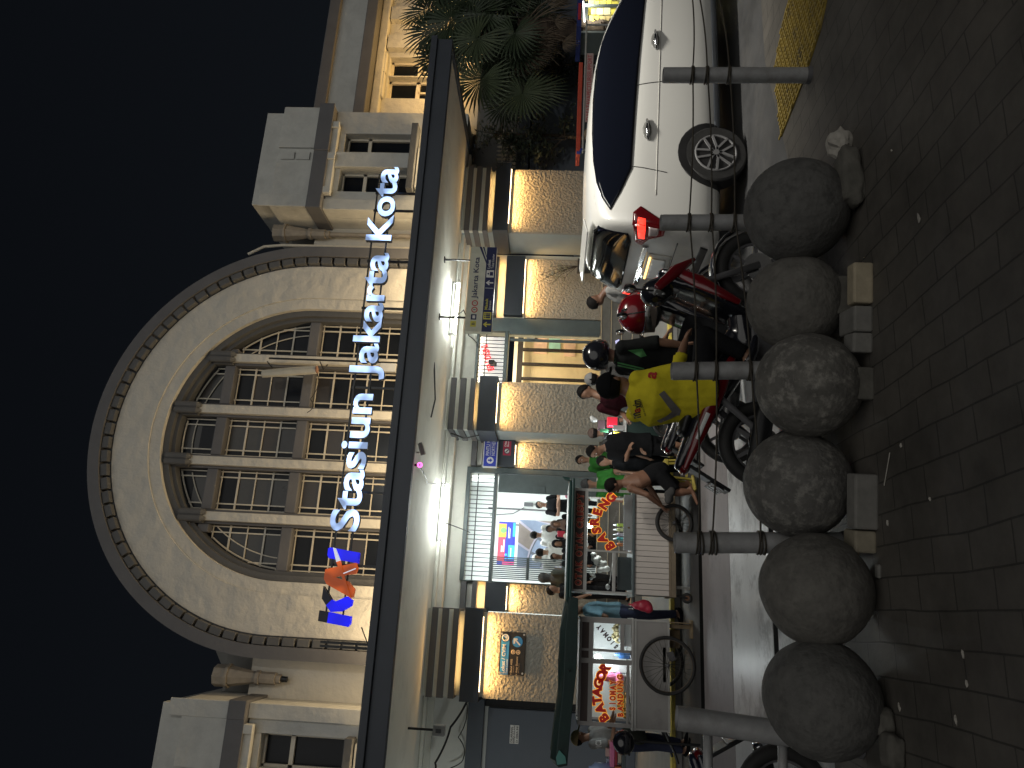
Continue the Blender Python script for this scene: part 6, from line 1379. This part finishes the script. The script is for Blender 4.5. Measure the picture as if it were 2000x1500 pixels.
    if hair == 'hijab':
        m = MB(); m.ell(h + u * .030 * q - f * .008, .094 * q, .112 * q, .108 * q, rt); m.etube([h - f * .02, h - u * .10 * q, nk + (pv - nk).normalized() * .07], [.085 * q, .09 * q, .15 * q], [.085 * q, .085 * q, .12 * q], side=s, n=16, rnd_caps=True)
        o = m.remesh('headscarf', hatm, None, .014, 3); me = o.data; bm = bmesh.new(); bm.from_mesh(me)
        cut = [v for v in bm.verts if (v.co - h).dot(f) > .035 * q and ((v.co - h - u * -.01).dot(u) / .075) ** 2 + ((v.co - h).dot(s) / .052) ** 2 < 1]
        bmesh.ops.delete(bm, geom=cut, context='VERTS'); bm.to_mesh(me); bm.free(); me.transform(Matrix.Translation(-base)); o.parent = t
    if eyes:
        for e in (-1, 1):
            ey = MB().ell(h + f * .081 * q + u * .012 * q + s * e * .030 * q, .013 * q, .010 * q, .009 * q, rt, 10, 8).build('eye', EYEW, t, smooth=True); MB().ell(h + f * .090 * q + u * .012 * q + s * e * .030 * q, .006 * q, .004 * q, .006 * q, rt, 8, 6).build('iris', EYED, ey, smooth=True)
            MB().ell(h + f * .088 * q + u * .040 * q + s * e * .030 * q, .020 * q, .006 * q, .004 * q, rt, 10, 6).build('eyebrow', HAIR, t, smooth=True)
        MB().ell(h + f * .082 * q - u * .056 * q, .024 * q, .008 * q, .007 * q, rt, 10, 6).build('mouth', LIP, t, smooth=True)
    return t, J
def stand(x, y, z, ang, h, arms='down', lean=0.0):
    """joints of a standing figure of height h facing ang (degrees, 0 = away from the camera's side of the street)"""
    k = h / 1.70; f = V((math.sin(R(ang)), math.cos(R(ang)), 0)); r = V((f.y, -f.x, 0)); o = V((x, y, z))
    def p(a, b, c): return o + r * (a * k) + f * (b * k + lean * max(0, c - .9)) + V((0, 0, c * k))
    J = dict(pelvis=p(0, 0, .93), chest=p(0, .01, 1.24), neck=p(0, 0, 1.44), head=p(0, .03, 1.57), shA=p(-.18, 0, 1.39), shB=p(.18, 0, 1.39), hipA=p(-.09, 0, .90), hipB=p(.09, 0, .90), knA=p(-.10, .02, .48), knB=p(.10, .02, .48), anA=p(-.10, -.02, .075), anB=p(.10, -.02, .075))
    if arms == 'down': J.update(elA=p(-.25, -.02, 1.11), elB=p(.25, -.02, 1.11), haA=p(-.25, .08, .88), haB=p(.25, .08, .88))
    if arms == 'cross': J.update(elA=p(-.27, .08, 1.13), elB=p(.27, .08, 1.13), haA=p(.08, .22, 1.16), haB=p(-.08, .20, 1.12))
    if arms == 'front': J.update(elA=p(-.24, .08, 1.12), elB=p(.24, .08, 1.12), haA=p(-.12, .32, 1.10), haB=p(.12, .32, 1.10))
    return J, f, k
def lj(dic, Y): return {k: P(v[0], v[1], Y + (v[2] if len(v) > 2 else 0)) for k, v in dic.items()}
def onto(root, obj, polys, matl, name, lift=.006, cuts=.03):
    """printed patches: flat outlines seen on the photo, laid on the cloth surface itself"""
    base = V(root.location); me = obj.data; bv = BVHTree.FromPolygons([v.co + base for v in me.vertices], [p.vertices for p in me.polygons])
    mb = MB()
    for pl_ in polys:
        bm = bmesh.new(); vv = [bm.verts.new((a, b, 0)) for a, b in pl_]; f_ = bm.faces.new(vv); bmesh.ops.triangulate(bm, faces=[f_])
        for _ in range(3): bmesh.ops.subdivide_edges(bm, edges=[e for e in bm.edges if e.calc_length() > 7], cuts=1, use_grid_fill=True)
        bmesh.ops.triangulate(bm, faces=bm.faces); ok = True; bm.verts.index_update(); out = []
        for v in bm.verts:
            d = ray(v.co.x, v.co.y).normalized(); loc, nn, i, ds = bv.ray_cast(EYEV, d)
            if loc is None: loc, nn, i, ds = bv.find_nearest(EYEV + d * (V(obj.parent.location) - EYEV).length)
            out.append(loc - d * lift)
        mb.add(out, [tuple(v.index for v in f2.verts) for f2 in bm.faces]); bm.free()
    o = mb.build(name, matl, obj, smooth=False); return o
def letters_px(txt, a, b, ang, h, w=None, bold=.0):
    """outlines of lettering in picture coordinates, starting at (a, b); ang turns it, 0 reads up the stored picture"""
    vs, fs = glyphs(txt, bold); x0 = min(v[0] for v in vs); x1 = max(v[0] for v in vs); y0 = min(v[1] for v in vs); y1 = max(v[1] for v in vs); k = h / (y1 - y0); kx = (w / (x1 - x0)) if w else k; out = []
    ca, sa = math.cos(R(ang)), math.sin(R(ang))
    for f_ in fs:
        pl_ = []
        for i in f_:
            X, Yv = (vs[i][0] - x0) * kx, (vs[i][1] - y0) * k; X, Yv = X * ca - Yv * sa, X * sa + Yv * ca; pl_.append((a - Yv, b - X))
        out.append(pl_)
    return out

# ---- the rider in the yellow jacket
YR1 = 5.17
J = lj(dict(pelvis=(1362, 774), chest=(1274, 778), neck=(1226, 763), head=(1201, 754), shA=(1240, 808, .16), shB=(1246, 740, -.10), elA=(1310, 790, .22), haA=(1330, 690, .35), elB=(1322, 722, -.16), haB=(1338, 668, -.02), hipA=(1376, 776, .12), hipB=(1380, 762, -.08), knA=(1372, 668, .30), knB=(1376, 655, -.16), anA=(1466, 700, .28), anB=(1462, 694, -.20), toeA=(1476, 672, .28), toeB=(1476, 660, -.20)), YR1)
rid, J = human('person in a yellow jacket and black cap sitting on the near motorcycle, seen from behind', J, (.8, .55, -.05), shirt=CY, pants=CB, sleeve=1.12, leg=1.92, hair='cap', hatm=CB, skin=1, shoes=BKR, vox=.010, bulk=1.26, hem=.07, eyes=True, base=(J['pelvis'].x, YR1, 0))
js = J['_shirt']
onto(rid, js, [[(1287, 770), (1297, 763), (1330, 802), (1327, 812), (1315, 808)], [(1318, 800), (1328, 809), (1310, 818), (1290, 826), (1282, 822), (1300, 814)]], mat('reflective_tape', (.20, .19, .18), .5), 'reflective_tape')
onto(rid, js, letters_px('m', 1252, 815, 12, 14, 11, .03) + letters_px('xim', 1254, 796, 12, 17, 17, .03), mat('black_print', (.02, .018, .02), .6), 'jacket_lettering')
onto(rid, js, letters_px('a', 1252, 804, 12, 12, 8, .03), mat('red_print', (.42, .02, .02), .6), 'jacket_red_letter')
onto(rid, js, letters_px('taxi and Delivery', 1263, 812, 17, 5, 32), mat('black_print', (.02, .018, .02)), 'jacket_small_lettering')
onto(rid, js, letters_px('a', 1281, 741, -12, 17, 14, .03), mat('red_print', (.42, .02, .02)), 'sleeve_letter')
# ---- the rider in the dark jacket
YR2 = 6.2
J = lj(dict(pelvis=(1330, 706), chest=(1248, 699), neck=(1199, 697), head=(1175, 694), shA=(1215, 718, .10), shB=(1216, 678, -.12), elA=(1270, 722, .18), haA=(1300, 660, .35), elB=(1288, 668, -.20), haB=(1336, 674, -.16), hipA=(1336, 712, .12), hipB=(1338, 700, -.08), knA=(1345, 640, .25), knB=(1350, 630, -.12), anA=(1430, 660, .25), anB=(1434, 655, -.2), toeA=(1438, 635, .25), toeB=(1442, 628, -.2)), YR2)
rid2, J = human('person in a dark jacket with green stripes and a black helmet on the farther motorcycle', J, (.85, .45, 0), shirt=CBJ, pants=CB, sleeve=1.0, leg=1.92, hair='helmet', hatm=BKR, skin=1, shoes=BKR, vox=.011, bulk=1.02, base=(J['pelvis'].x, YR2, 0))
js = J['_shirt']; GRN = mat('green_print', (.06, .22, .07), .6)
onto(rid2, js, [[(1206, 707), (1206, 710), (1258, 722), (1258, 719)], [(1206, 712), (1206, 715), (1256, 726), (1256, 723)], [(1226, 684), (1255, 681), (1263, 695), (1252, 698)]], GRN, 'jacket_stripe')
onto(rid2, js, letters_px('Grab', 1203, 719, 4, 9, 20, .01), mat('dark_green_print', (.03, .08, .035), .6), 'jacket_lettering')
c = P(1207, 672, 6.1); m = MB(); m.obox(c, V((.035, 0, .008)), V((0, .006, 0)), V((-.008, 0, .016))); tag(m.build('phone', mat('phone_glow', (.5, .5, .8), .3, emit=(.62, .62, 1), es=.8)), 'glowing phone held in front of the rider with the black helmet', 'phone')
# ---- boy bending at the cart wheel
YB1 = 9.12
J = lj(dict(pelvis=(1284, 922), chest=(1246, 940), neck=(1217, 944), head=(1200, 947), shA=(1226, 934, .17), shB=(1232, 954, -.13), elA=(1268, 950, .22), haA=(1290, 985, .2), elB=(1264, 966, -.18), haB=(1290, 987, -.06), hipA=(1288, 926, .10), hipB=(1290, 928, -.08), knA=(1322, 952, .14), knB=(1320, 962, -.12), anA=(1345, 946, .16), anB=(1351, 960, -.10), toeA=(1356, 962, .16), toeB=(1362, 984, -.10)), YB1)
human('bare chested barefoot boy in black shorts bending over the cart wheel', J, (-.75, .25, -.35), hs=.94, pants=CB, leg=.95, hair='short', skin=0, vox=.009, tilt=(-.35, 0, 1), eyes=True, base=(J['pelvis'].x, YB1, 0))
m = MB(); c = P(1302, 966, YB1 - .2)
for i in range(5): m.ell(c + V((rnd.uniform(-.09, .05), rnd.uniform(-.03, .03), rnd.uniform(-.07, .07))), .06, .04, .045)
o = m.remesh('folded_cloth', CDG, None, .012, 2); tag(o, 'dark grey cloth bundled at the knees of the bare chested boy', 'cloth')
# ---- dark clad boy standing between the stall and the barefoot boy
J = lj(dict(pelvis=(1266, 868), chest=(1218, 868), neck=(1182, 874), head=(1162, 881), shA=(1192, 855, .08), shB=(1193, 890, -.05), elA=(1230, 852, .05), haA=(1250, 876, -.1), elB=(1222, 897, -.12), haB=(1228, 880, -.2), hipA=(1270, 862, .04), hipB=(1270, 876, -.03), knA=(1312, 868, .03), knB=(1312, 882, -.05), anA=(1340, 872, .05), anB=(1343, 888, -.05)), 9.75)
human('boy in loose black shirt and shorts standing beside the yellow stool looking down', J, (-.75, -.45, -.35), hs=.92, shirt=CB, pants=CB, sleeve=.95, leg=1.05, hair='short', skin=1, vox=.011, eyes=True, bulk=1.12)
def crowd(a, b, Y, floor, ang, lab, shirt, pants=CB, arms='down', hair='short', hatm=None, skin=1, sleeve=.8, vox=.017, hh=None, face=None, lean=0.0, **k):
    c = P(a, b, Y); h = hh or (c.z + .13 - floor) ; J, f, kk = stand(c.x, Y, c.z - 1.57 * (h / 1.70), ang, h, arms, lean)
    J['head'] = c
    return human(lab, J, face or (f.x, f.y, -.08), hs=kk if .8 < kk < 1.1 else 1.0, shirt=shirt, pants=pants, sleeve=sleeve, leg=1.9, hair=hair, hatm=hatm, skin=skin, shoes=CB, vox=vox, base=(c.x, Y, min(floor, J['anA'].z - .075)), **k)
crowd(1180, 901, 10.45, 0, 245, 'dark haired person in black just behind the bare chested boy', CB, hh=1.42)
crowd(1137, 898, 11.5, .12, 215, 'child in a bright green shirt against the stone panel beside the middle pier', CG, hh=1.40, eyes=True)
crowd(1150, 946, 10.6, 0, 205, 'person in a green shirt and dark cap just right of the board lettered cart', CG, hair='cap', hatm=CDG, hh=1.45, bulk=1.1)
crowd(1148, 766, 8.2, 0, 235, 'dark haired man in a maroon shirt leaning behind the yellow jacket rider', CM, arms='front', hh=1.60, lean=.12)
crowd(1161, 741, 9.2, 0, 20, 'person in a grey cap half hidden between the two riders', CDG, hair='cap', hatm=CGR, hh=1.6)
crowd(1164, 590, 8.9, 0, 110, 'person in a grey shirt leaning forward between the red helmet and the car', CGR, arms='front', hh=1.55, lean=.3, skin=2, sleeve=.9)
crowd(1163, 846, 10.5, 0, 20, 'vendor in a round brown cap behind the small snack stall', CDG, hair='cap', hatm=CBR, hh=1.42)
crowd(1121, 1190, 10.5, 0, 270, 'vendor in a light blue shirt standing between the two left food carts', CLB, pants=CNV, arms='front', hh=1.58, bulk=1.1)
t_, J = crowd(1133, 1442, 10.1, 0, 110, 'man in a tan cap and printed grey shirt behind the left food cart', CGR, pants=CNV, arms='front', hair='cap', hatm=CTAN, hh=1.45, eyes=True, lean=.05)
onto(t_, J['_shirt'], letters_px('MICE', 1176, 1468, 4, 12, 26, .03), CWH, 'shirt_lettering')
# ---- people inside the left gate and on its steps
crowd(1056, 986, 18.5, .5, 165, 'man in a black shirt with folded arms inside the left gate', CB, arms='cross', hh=1.72, vox=.016, eyes=True)
crowd(1097, 955, 16.6, .5, 190, 'child with a pink top looking out beside the man with folded arms', CPK, hh=1.35)
crowd(1046, 1045, 17.6, .5, 20, 'dark haired person in a wide white shirt seen from behind in the left gate', CWH, hh=1.7, bulk=1.15)
crowd(1076, 1033, 16.9, .5, 200, 'dark haired person behind the woman holding a red bag', CB, hh=1.55, skin=2)
crowd(1086, 1024, 15.9, .5, 190, 'woman in a brown black headscarf with a red bag in the left gate', CB, hair='hijab', hatm=CBR, hh=1.55)
crowd(1089, 1062, 15.6, .5, 190, 'woman in plain black headscarf and white blouse in the left gate', CWH, hair='hijab', hatm=CB, hh=1.58)
crowd(1058, 1079, 16.6, .5, 10, 'dark haired person in white seen from behind, left of the black headscarf', CWH, hh=1.72)
crowd(1050, 1090, 17.6, .5, 170, 'person in a white headscarf at the back of the left gate', CWH, hair='hijab', hatm=CWH, hh=1.66)
crowd(1086, 1088, 15.2, .6, 150, 'person in a black top with light hair tie near the slatted gate', CB, hh=1.5, skin=2)
crowd(1064, 1128, 14.5, .69, 60, 'person in a dark olive coat and hood on the steps at the slatted gate', COL_, hair='hijab', hatm=CDG, hh=1.60, bulk=1.12, sleeve=1.8)
crowd(1080, 1153, 14.2, .5, 120, 'dark haired person with a white sleeve at the corner of the lit left pier', CB, hh=1.55)
m = MB(); c = P(1094, 1043, 15.6); m.box(c.x - .06, c.x + .06, c.y - .05, c.y + .05, c.z - .10, c.z + .06); tag(m.build('handbag', mat('red_bag_cloth', (.45, .02, .05), .6), None, bevel=.015), 'red handbag held up in the left gate', 'bag')
# =================================================================== PALM, SHRUBS, STALL AND AWNING AT THE RIGHT
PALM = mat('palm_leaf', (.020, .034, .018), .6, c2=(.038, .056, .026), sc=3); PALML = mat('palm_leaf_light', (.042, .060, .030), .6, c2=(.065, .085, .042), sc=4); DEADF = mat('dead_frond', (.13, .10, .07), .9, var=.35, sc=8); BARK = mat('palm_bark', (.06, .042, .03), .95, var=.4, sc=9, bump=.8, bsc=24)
YPL = 13.2
pc = P(1015, 60, YPL); ground = V((P(1100, 62, YPL).x, YPL, .12))
pt = T('palm_tree', 'fan palm with spiky dark leaves and drooping dead fronds beside the canopy end', 'palm tree', ground)
rp = random.Random(5)
def fan(mb, c, n, upv, r, k=34, spread=310, droop=.10):
    n = V(n).normalized(); a = V(upv); a = (a - n * a.dot(n)).normalized(); b = n.cross(a); c = V(c)
    for i in range(k):
        t = R(-spread / 2 + spread * i / (k - 1)); d = a * math.cos(t) + b * math.sin(t); L = r * (1 - .18 * (abs(t) / math.pi) + rp.uniform(-.08, .05)); w = r * .036; e = d.cross(n)
        p0, p1, p2, p3 = c + d * .01, c + d * L * .55 - n * 0 + n * rp.uniform(-.02, .02), c + d * L * .85 - V((0, 0, droop * L * .35)), c + d * L - V((0, 0, droop * L))
        fo = n * w * .5
        mb.add([p0, p1 + e * w + fo, p1 - fo * .6, p1 - e * w + fo, p2 + e * w * .45, p2 - e * w * .45, p3], [(0, 1, 2), (0, 2, 3), (1, 4, 5, 2), (2, 5, 3), (4, 6, 5)])
m = MB(); stems = MB()
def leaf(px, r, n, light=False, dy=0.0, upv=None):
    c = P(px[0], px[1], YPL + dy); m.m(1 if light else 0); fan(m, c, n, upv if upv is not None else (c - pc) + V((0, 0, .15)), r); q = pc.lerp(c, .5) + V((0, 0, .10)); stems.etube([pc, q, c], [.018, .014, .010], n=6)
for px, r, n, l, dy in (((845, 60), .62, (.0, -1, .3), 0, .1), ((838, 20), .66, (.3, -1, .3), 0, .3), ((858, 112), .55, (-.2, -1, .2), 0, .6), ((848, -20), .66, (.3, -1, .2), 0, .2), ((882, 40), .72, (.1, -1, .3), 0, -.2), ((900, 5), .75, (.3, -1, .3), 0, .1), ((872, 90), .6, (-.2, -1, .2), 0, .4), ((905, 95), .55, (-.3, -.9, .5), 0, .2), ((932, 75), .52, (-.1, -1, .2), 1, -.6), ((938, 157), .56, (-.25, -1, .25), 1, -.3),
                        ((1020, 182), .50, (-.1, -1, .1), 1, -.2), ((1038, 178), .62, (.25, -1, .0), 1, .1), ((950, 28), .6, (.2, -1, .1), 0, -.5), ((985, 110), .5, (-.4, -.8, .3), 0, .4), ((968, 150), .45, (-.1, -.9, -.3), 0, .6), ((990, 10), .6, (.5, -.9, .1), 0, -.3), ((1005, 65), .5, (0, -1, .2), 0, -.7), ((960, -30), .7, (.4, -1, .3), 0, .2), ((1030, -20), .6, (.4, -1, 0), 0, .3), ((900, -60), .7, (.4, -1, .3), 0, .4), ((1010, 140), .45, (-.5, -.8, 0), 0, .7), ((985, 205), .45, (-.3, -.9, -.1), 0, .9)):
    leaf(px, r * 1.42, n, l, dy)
for i in range(30):
    a = rp.uniform(0, 6.28); rr_ = rp.uniform(.3, 1.0); c = pc + V((math.cos(a) * rr_ * .9, rp.uniform(-.5, .9), .45 + math.sin(a) * rr_)); m.m(0); fan(m, c, (rp.uniform(-.6, .6), -1, rp.uniform(-.4, .6)), (c - pc), rp.uniform(.5, .75), k=26); stems.etube([pc, pc.lerp(c, .5) + V((0, 0, .1)), c], [.016, .013, .009], n=5)
m.build('crown', [PALM, PALML], pt); stems.build('leaf_stalks', PALM, pt)
m = MB()
for i in range(46):
    a = rp.uniform(-1.9, 1.5); L = rp.uniform(.6, 1.25); d = V((math.sin(a) * .95, rp.uniform(-.7, .3), -math.cos(a) * .75 - .1)).normalized(); c0_ = pc + V((rp.uniform(-.12, .12), -.12, -.10)); e = c0_ + d * L; e.z -= .12; m.etube([c0_, c0_.lerp(e, .5) + V((0, -.03, .06)), e], [.013, .011, .005], n=5)
    if i % 3 == 0: fan(m, c0_ + d * L * .8, (rp.uniform(-.5, .5), -1, .2), d + V((0, 0, -.6)), .34, k=14, spread=130, droop=.3)
m.build('dead_fronds', DEADF, pt)
m = MB(); k = 14; m.etube([ground.lerp(pc, i / k) + V((.02 * math.sin(i * 2), .02 * math.cos(i * 1.7), 0)) for i in range(k + 1)], [.20 + .05 * (i % 2) + .04 * (i > 10) for i in range(k + 1)], n=18)
for i in range(60): z_ = rp.uniform(.2, .95); a = rp.uniform(0, 6.28); c = ground.lerp(pc, z_) + V((math.cos(a) * .20, math.sin(a) * .20, 0)); m.obox(c, V((math.cos(a), math.sin(a), 1.4)) * .06, V((-math.sin(a), math.cos(a), 0)) * .04, V((math.cos(a), math.sin(a), -.6)) * .012)
m.build('trunk', BARK, pt)
# dark leafy shrub tree between canopy and palm
def shrub(lab, base, top, spread_, n, matl, name='shrub', seed=1, ls=.05):
    r_ = random.Random(seed); t = T(name, lab, 'shrub', base); br = MB(); lf = MB(); base, top = V(base), V(top)
    mid = base.lerp(top, .55) + V((.10, 0, .05)); br.etube([base, mid, top], [.045, .035, .02], n=8)
    for i in range(26):
        s = base.lerp(top, r_.uniform(.5, 1)); e = s + V((r_.gauss(0, spread_[0] * .5), r_.gauss(0, .25), r_.uniform(-.2, 1) * spread_[1])); br.etube([s, s.lerp(e, .5) + V((0, 0, .05)), e], [.014, .010, .005], n=5)
        for j in range(n // 26):
            c = s.lerp(e, r_.uniform(.35, 1.1)) + V((r_.gauss(0, .09), r_.gauss(0, .09), r_.gauss(0, .09))); d = V((r_.uniform(-1, 1), r_.uniform(-1, 1), r_.uniform(-1, .6))).normalized(); w = d.orthogonal().normalized(); L = ls * r_.uniform(.6, 1.3)
            lf.add([c, c + d * L * .5 + w * L * .28, c + d * L, c + d * L * .5 - w * L * .28], [(0, 1, 2, 3)])
    br.build('trunk', BARK, t); lf.build('crown', matl, t); return t
LEAFD = mat('dark_leaf', (.018, .026, .018), .6, c2=(.035, .05, .03), sc=5)
b0 = P(1140, 282, 14.4); shrub('thin dark leafed tree with a leaning stem beside the right pier', (b0.x, 14.4, .12), P(965, 262, 14.4), (.9, .75), 1700, LEAFD, 'leaning_tree', 3, .10)
b0 = P(1080, 110, 14.6); shrub('dark bush behind the big palm fan near the low wall', (b0.x - .3, 14.6, .12), P(1060, 130, 14.6), (.7, .4), 1500, LEAFD, 'bush', 4, .09)
b0 = P(960, 60, 14.8); shrub('dark bush behind the palm crown at the right edge', (b0.x, 14.8, .12), P(960, 60, 14.8), (1.0, .9), 2600, LEAFD, 'bush', 6, .11)
# spotlit pot plant in front of the third stone panel
c = P(1140, 520, 14.7); t = T('potted_plant', 'black pot with pale thin leaved plant before the lit stone panel', 'plant', (c.x, 14.7, .69)); tp_ = P(1052, 535, 14.7)
MB().etube([(c.x, 14.7, .88), (c.x, 14.7, P(1128, 520, 14.7).z)], [.13, .17], n=18).build('pot', BLACKM, t, smooth=True)
sm, lf = MB(), MB(); r_ = random.Random(9)
for i in range(9):
    e = V((tp_.x + r_.uniform(-.22, .25), 14.7 + r_.uniform(-.12, .12), tp_.z - r_.uniform(0, .55))); s0_ = V((c.x, 14.7, P(1128, 520, 14.7).z)); sm.etube([s0_, s0_.lerp(e, .5) + V((.02, 0, .05)), e], [.007, .006, .003], n=5)
    for j in range(16):
        q = s0_.lerp(e, r_.uniform(.45, 1.05)); d = V((r_.uniform(-1, 1), r_.uniform(-1, .3), r_.uniform(-.6, 1))).normalized(); w = d.orthogonal().normalized(); L = r_.uniform(.06, .13); lf.add([q, q + d * L * .5 + w * .012, q + d * L, q + d * L * .5 - w * .012], [(0, 1, 2, 3)])
sm.build('stem', BARK, t); lf.build('leaves', mat('pale_leaf', (.20, .19, .12), .6, var=.3, sc=9), t)
# vendor awning with faded lettered banner behind the car
YA = 12.4
a, b = P(1131, 300, YA), P(1131, 122, YA)
t = T('vendor_awning', 'orange red awning strip with blue end and faded red lettered banner behind the car', 'awning', ((a.x + b.x) / 2, YA, 0))
m = MB(); z0_, z1_ = P(1136, 210, YA).z, P(1128, 210, YA).z; m.box(a.x + .05, b.x, YA - .01, YA + .5, z0_, z1_ + .0); m.build('awning_valance', mat('orange_red_cloth', (.45, .06, .03), .7, var=.2, sc=5), t, bevel=.01)
MB().etube([(a.x + .08, YA - .03, z0_ - .03), (a.x + .0, YA - .03, z0_ + .01), (a.x + .0, YA - .03, z1_ - .01)], .03, n=8).build('awning_end', mat('blue_end', (.02, .04, .25), .6), t)
MB().etube([(a.x - .0, YA - .035, z0_ - .045), (b.x + 1.0, YA - .035, z0_ - .045)], .018, n=8).build('awning_bar', ALU, t)
pa, pb = P(1143, 240, YA), P(1140, 106, YA); zt_, zl_ = z0_ - .07, P(1158, 150, YA).z
MB().box(pa.x, pb.x, YA - .03, YA - .02, zl_, zt_).build('banner', mat('faded_pink_banner', (.42, .30, .28), .7, var=.1, sc=6), t)
m = MB(); text(m, 'DASATAVAPECITURSSUPPORT', (pa.x + .04, YA - .031, zl_ + .03), XE, ZE, w=pb.x - pa.x - .08, h=zt_ - zl_ - .05, depth=.002, bold=.012); m.build('banner_lettering', mat('faded_red_print', (.36, .05, .055), .7), t)
for x in (a.x + .1, b.x - .05, b.x + .95):
    MB().etube([(x, YA + .02, .12), (x, YA + .02, z0_ - .03)], .02, n=8).build('awning_post', STEEL, t)
m = MB(); c = P(1148, 262, YA - .05); m.ell(c, .10, .05, .09); m.ell(c + V((.06, 0, -.03)), .08, .05, .10); o = m.remesh('hanging_bundle', mat('brown_bundle', (.20, .15, .10), .8, var=.3, sc=9), None, .015, 2); tag(o, 'brown wrapped bundle hanging under the orange red awning', 'bundle')
# kiosk with lit yellow shelves at the right edge
YK = 12.9
xa, xb = P(1160, 64, YK).x, P(1160, -70, YK).x; zt_ = P(1136, 30, YK).z
t = T('kiosk', 'small lit kiosk with yellow goods and a blue red canopy at the right edge', 'kiosk', ((xa + xb) / 2, YK, .12))
m = MB(); m.box(xa, xa + .05, YK, YK + .6, .12, zt_); m.box(xb - .05, xb, YK, YK + .6, .12, zt_); m.box(xa, xb, YK + .601, YK + .65, .12, zt_); m.box(xa + .051, xb - .051, YK + .02, YK + .6, .6, .65); m.box((xa * .62 + xb * .38), (xa * .62 + xb * .38) + .06, YK, YK + .04, .12, zt_); m.build('kiosk_frame', GATEM, t)
m = MB(); m.box(xa - .15, xb, YK - .35, YK + .7, zt_ + .001, zt_ + .10); kc = m.build('kiosk_canopy', mat('blue_canopy', (.015, .03, .16), .6), t); MB().box(xa - .0, xa + .42, YK - .37, YK - .351, zt_ + .02, zt_ + .08).build('red_stripe', mat('red_canopy', (.45, .03, .04), .6), kc)
MB().etube([(xa + .02, YK - .28, zt_ - .06), (xa + .55, YK - .28, zt_ - .02)], .014, n=8).build('kiosk_tube', mat('kiosk_tube_glow', (.9, .9, .85), .4, emit=(1, 1, .9), es=5), t)
YSH = [mat('yellow_pack', (.62, .55, .10), .5, var=.2, sc=12), mat('cream_pack', (.60, .56, .36), .5, var=.2, sc=12), mat('tan_pack', (.42, .34, .16), .5, var=.2, sc=12)]
n_ = 0; m = [MB(), MB(), MB()]
x = xa + .07
while x < xb - .25:
    z = .66
    while z < zt_ - .2:
        w, hh_ = rp.uniform(.14, .20), rp.uniform(.10, .16); m[rp.randrange(3)].box(x, x + w - .01, YK + .2, YK + .45, z, z + hh_ - .012); z += hh_
    x += .20
for i, q in enumerate(m):
    if q.v: q.split('shelf_goods', YSH[i], t, gap=.02)
area('kiosk_lamp', ((xa + xb) / 2, YK - .1, zt_ - .08), (0, .7, -1), 1.2, .1, 26, (1, .97, .8))
# left odds and ends by the batagor cart
m = MB(); c = P(1238, 1425, 9.9); m.ell(c, .10, .08, .14); m.ell(c + V((-.08, 0, -.06)), .09, .08, .10); o = m.remesh('olive_sack', COL_, None, .014, 2); tag(o, 'olive green sack hanging at the left end of the batagor cart', 'sack')
c = P(1218, 1450, 9.1); t = T('black_helmet', 'black helmet on the goods at the left edge stall', 'helmet', c)
m = MB(); m.ell(c, .13, .12, .12, None, 22, 14); m.build('shell', BKR, t, smooth=True); m = MB(); m.etube([c + V((-.12, -.02, -.06)), c + V((0, -.125, -.06)), c + V((.12, -.02, -.06))], .012, n=8); m.build('rim_trim', RUBBER, t)
m = MB(); c = P(1316, 1250, 9.75); m.box(c.x - .10, c.x + .12, 9.85, 9.98, .125, .30); tag(m.build('card_carton', mat('brown_carton2', (.22, .16, .09), .8, var=.2, sc=6), None, bevel=.01), 'low brown carton on the ground behind the big cart wheel', 'carton')
# =================================================================== ADDED FILL LIGHTS, NO LAMPS STAND HERE
def spot(name, loc, aim, e, deg, blend, col, rad=.25):
    l = bpy.data.lights.new(name, 'SPOT'); l.energy = e; l.color = col; l.spot_size = R(deg); l.spot_blend = blend; l.shadow_soft_size = rad
    o = bpy.data.objects.new(name, l); COL.objects.link(o); o.location = loc; o.rotation_euler = (V(aim) - V(loc)).to_track_quat('-Z', 'Y').to_euler(); return o
spot('far_fill', (5.5, -2.5, 8.2), (5.5, 13, 8.5), 1100, 84, .6, (.95, .96, .92))  # added unseen spot behind the camera, lifts the towers and upper front
area('street_fill', (5.4, 4.5, 6.4), (-.08, .50, -.86), 3.2, .3, 105, (1, .95, .85), 66)  # added unseen area light over the street, brightens car and riders
l = bpy.data.lights.new('night_fill', 'SUN'); l.energy = .54; l.angle = R(60); l.color = (1, .97, .91)  # added frontal sun as general fill for balls, posts and car
o = bpy.data.objects.new('night_fill', l); COL.objects.link(o); o.rotation_euler = V((.06, .80, -.60)).to_track_quat('-Z', 'Y').to_euler()
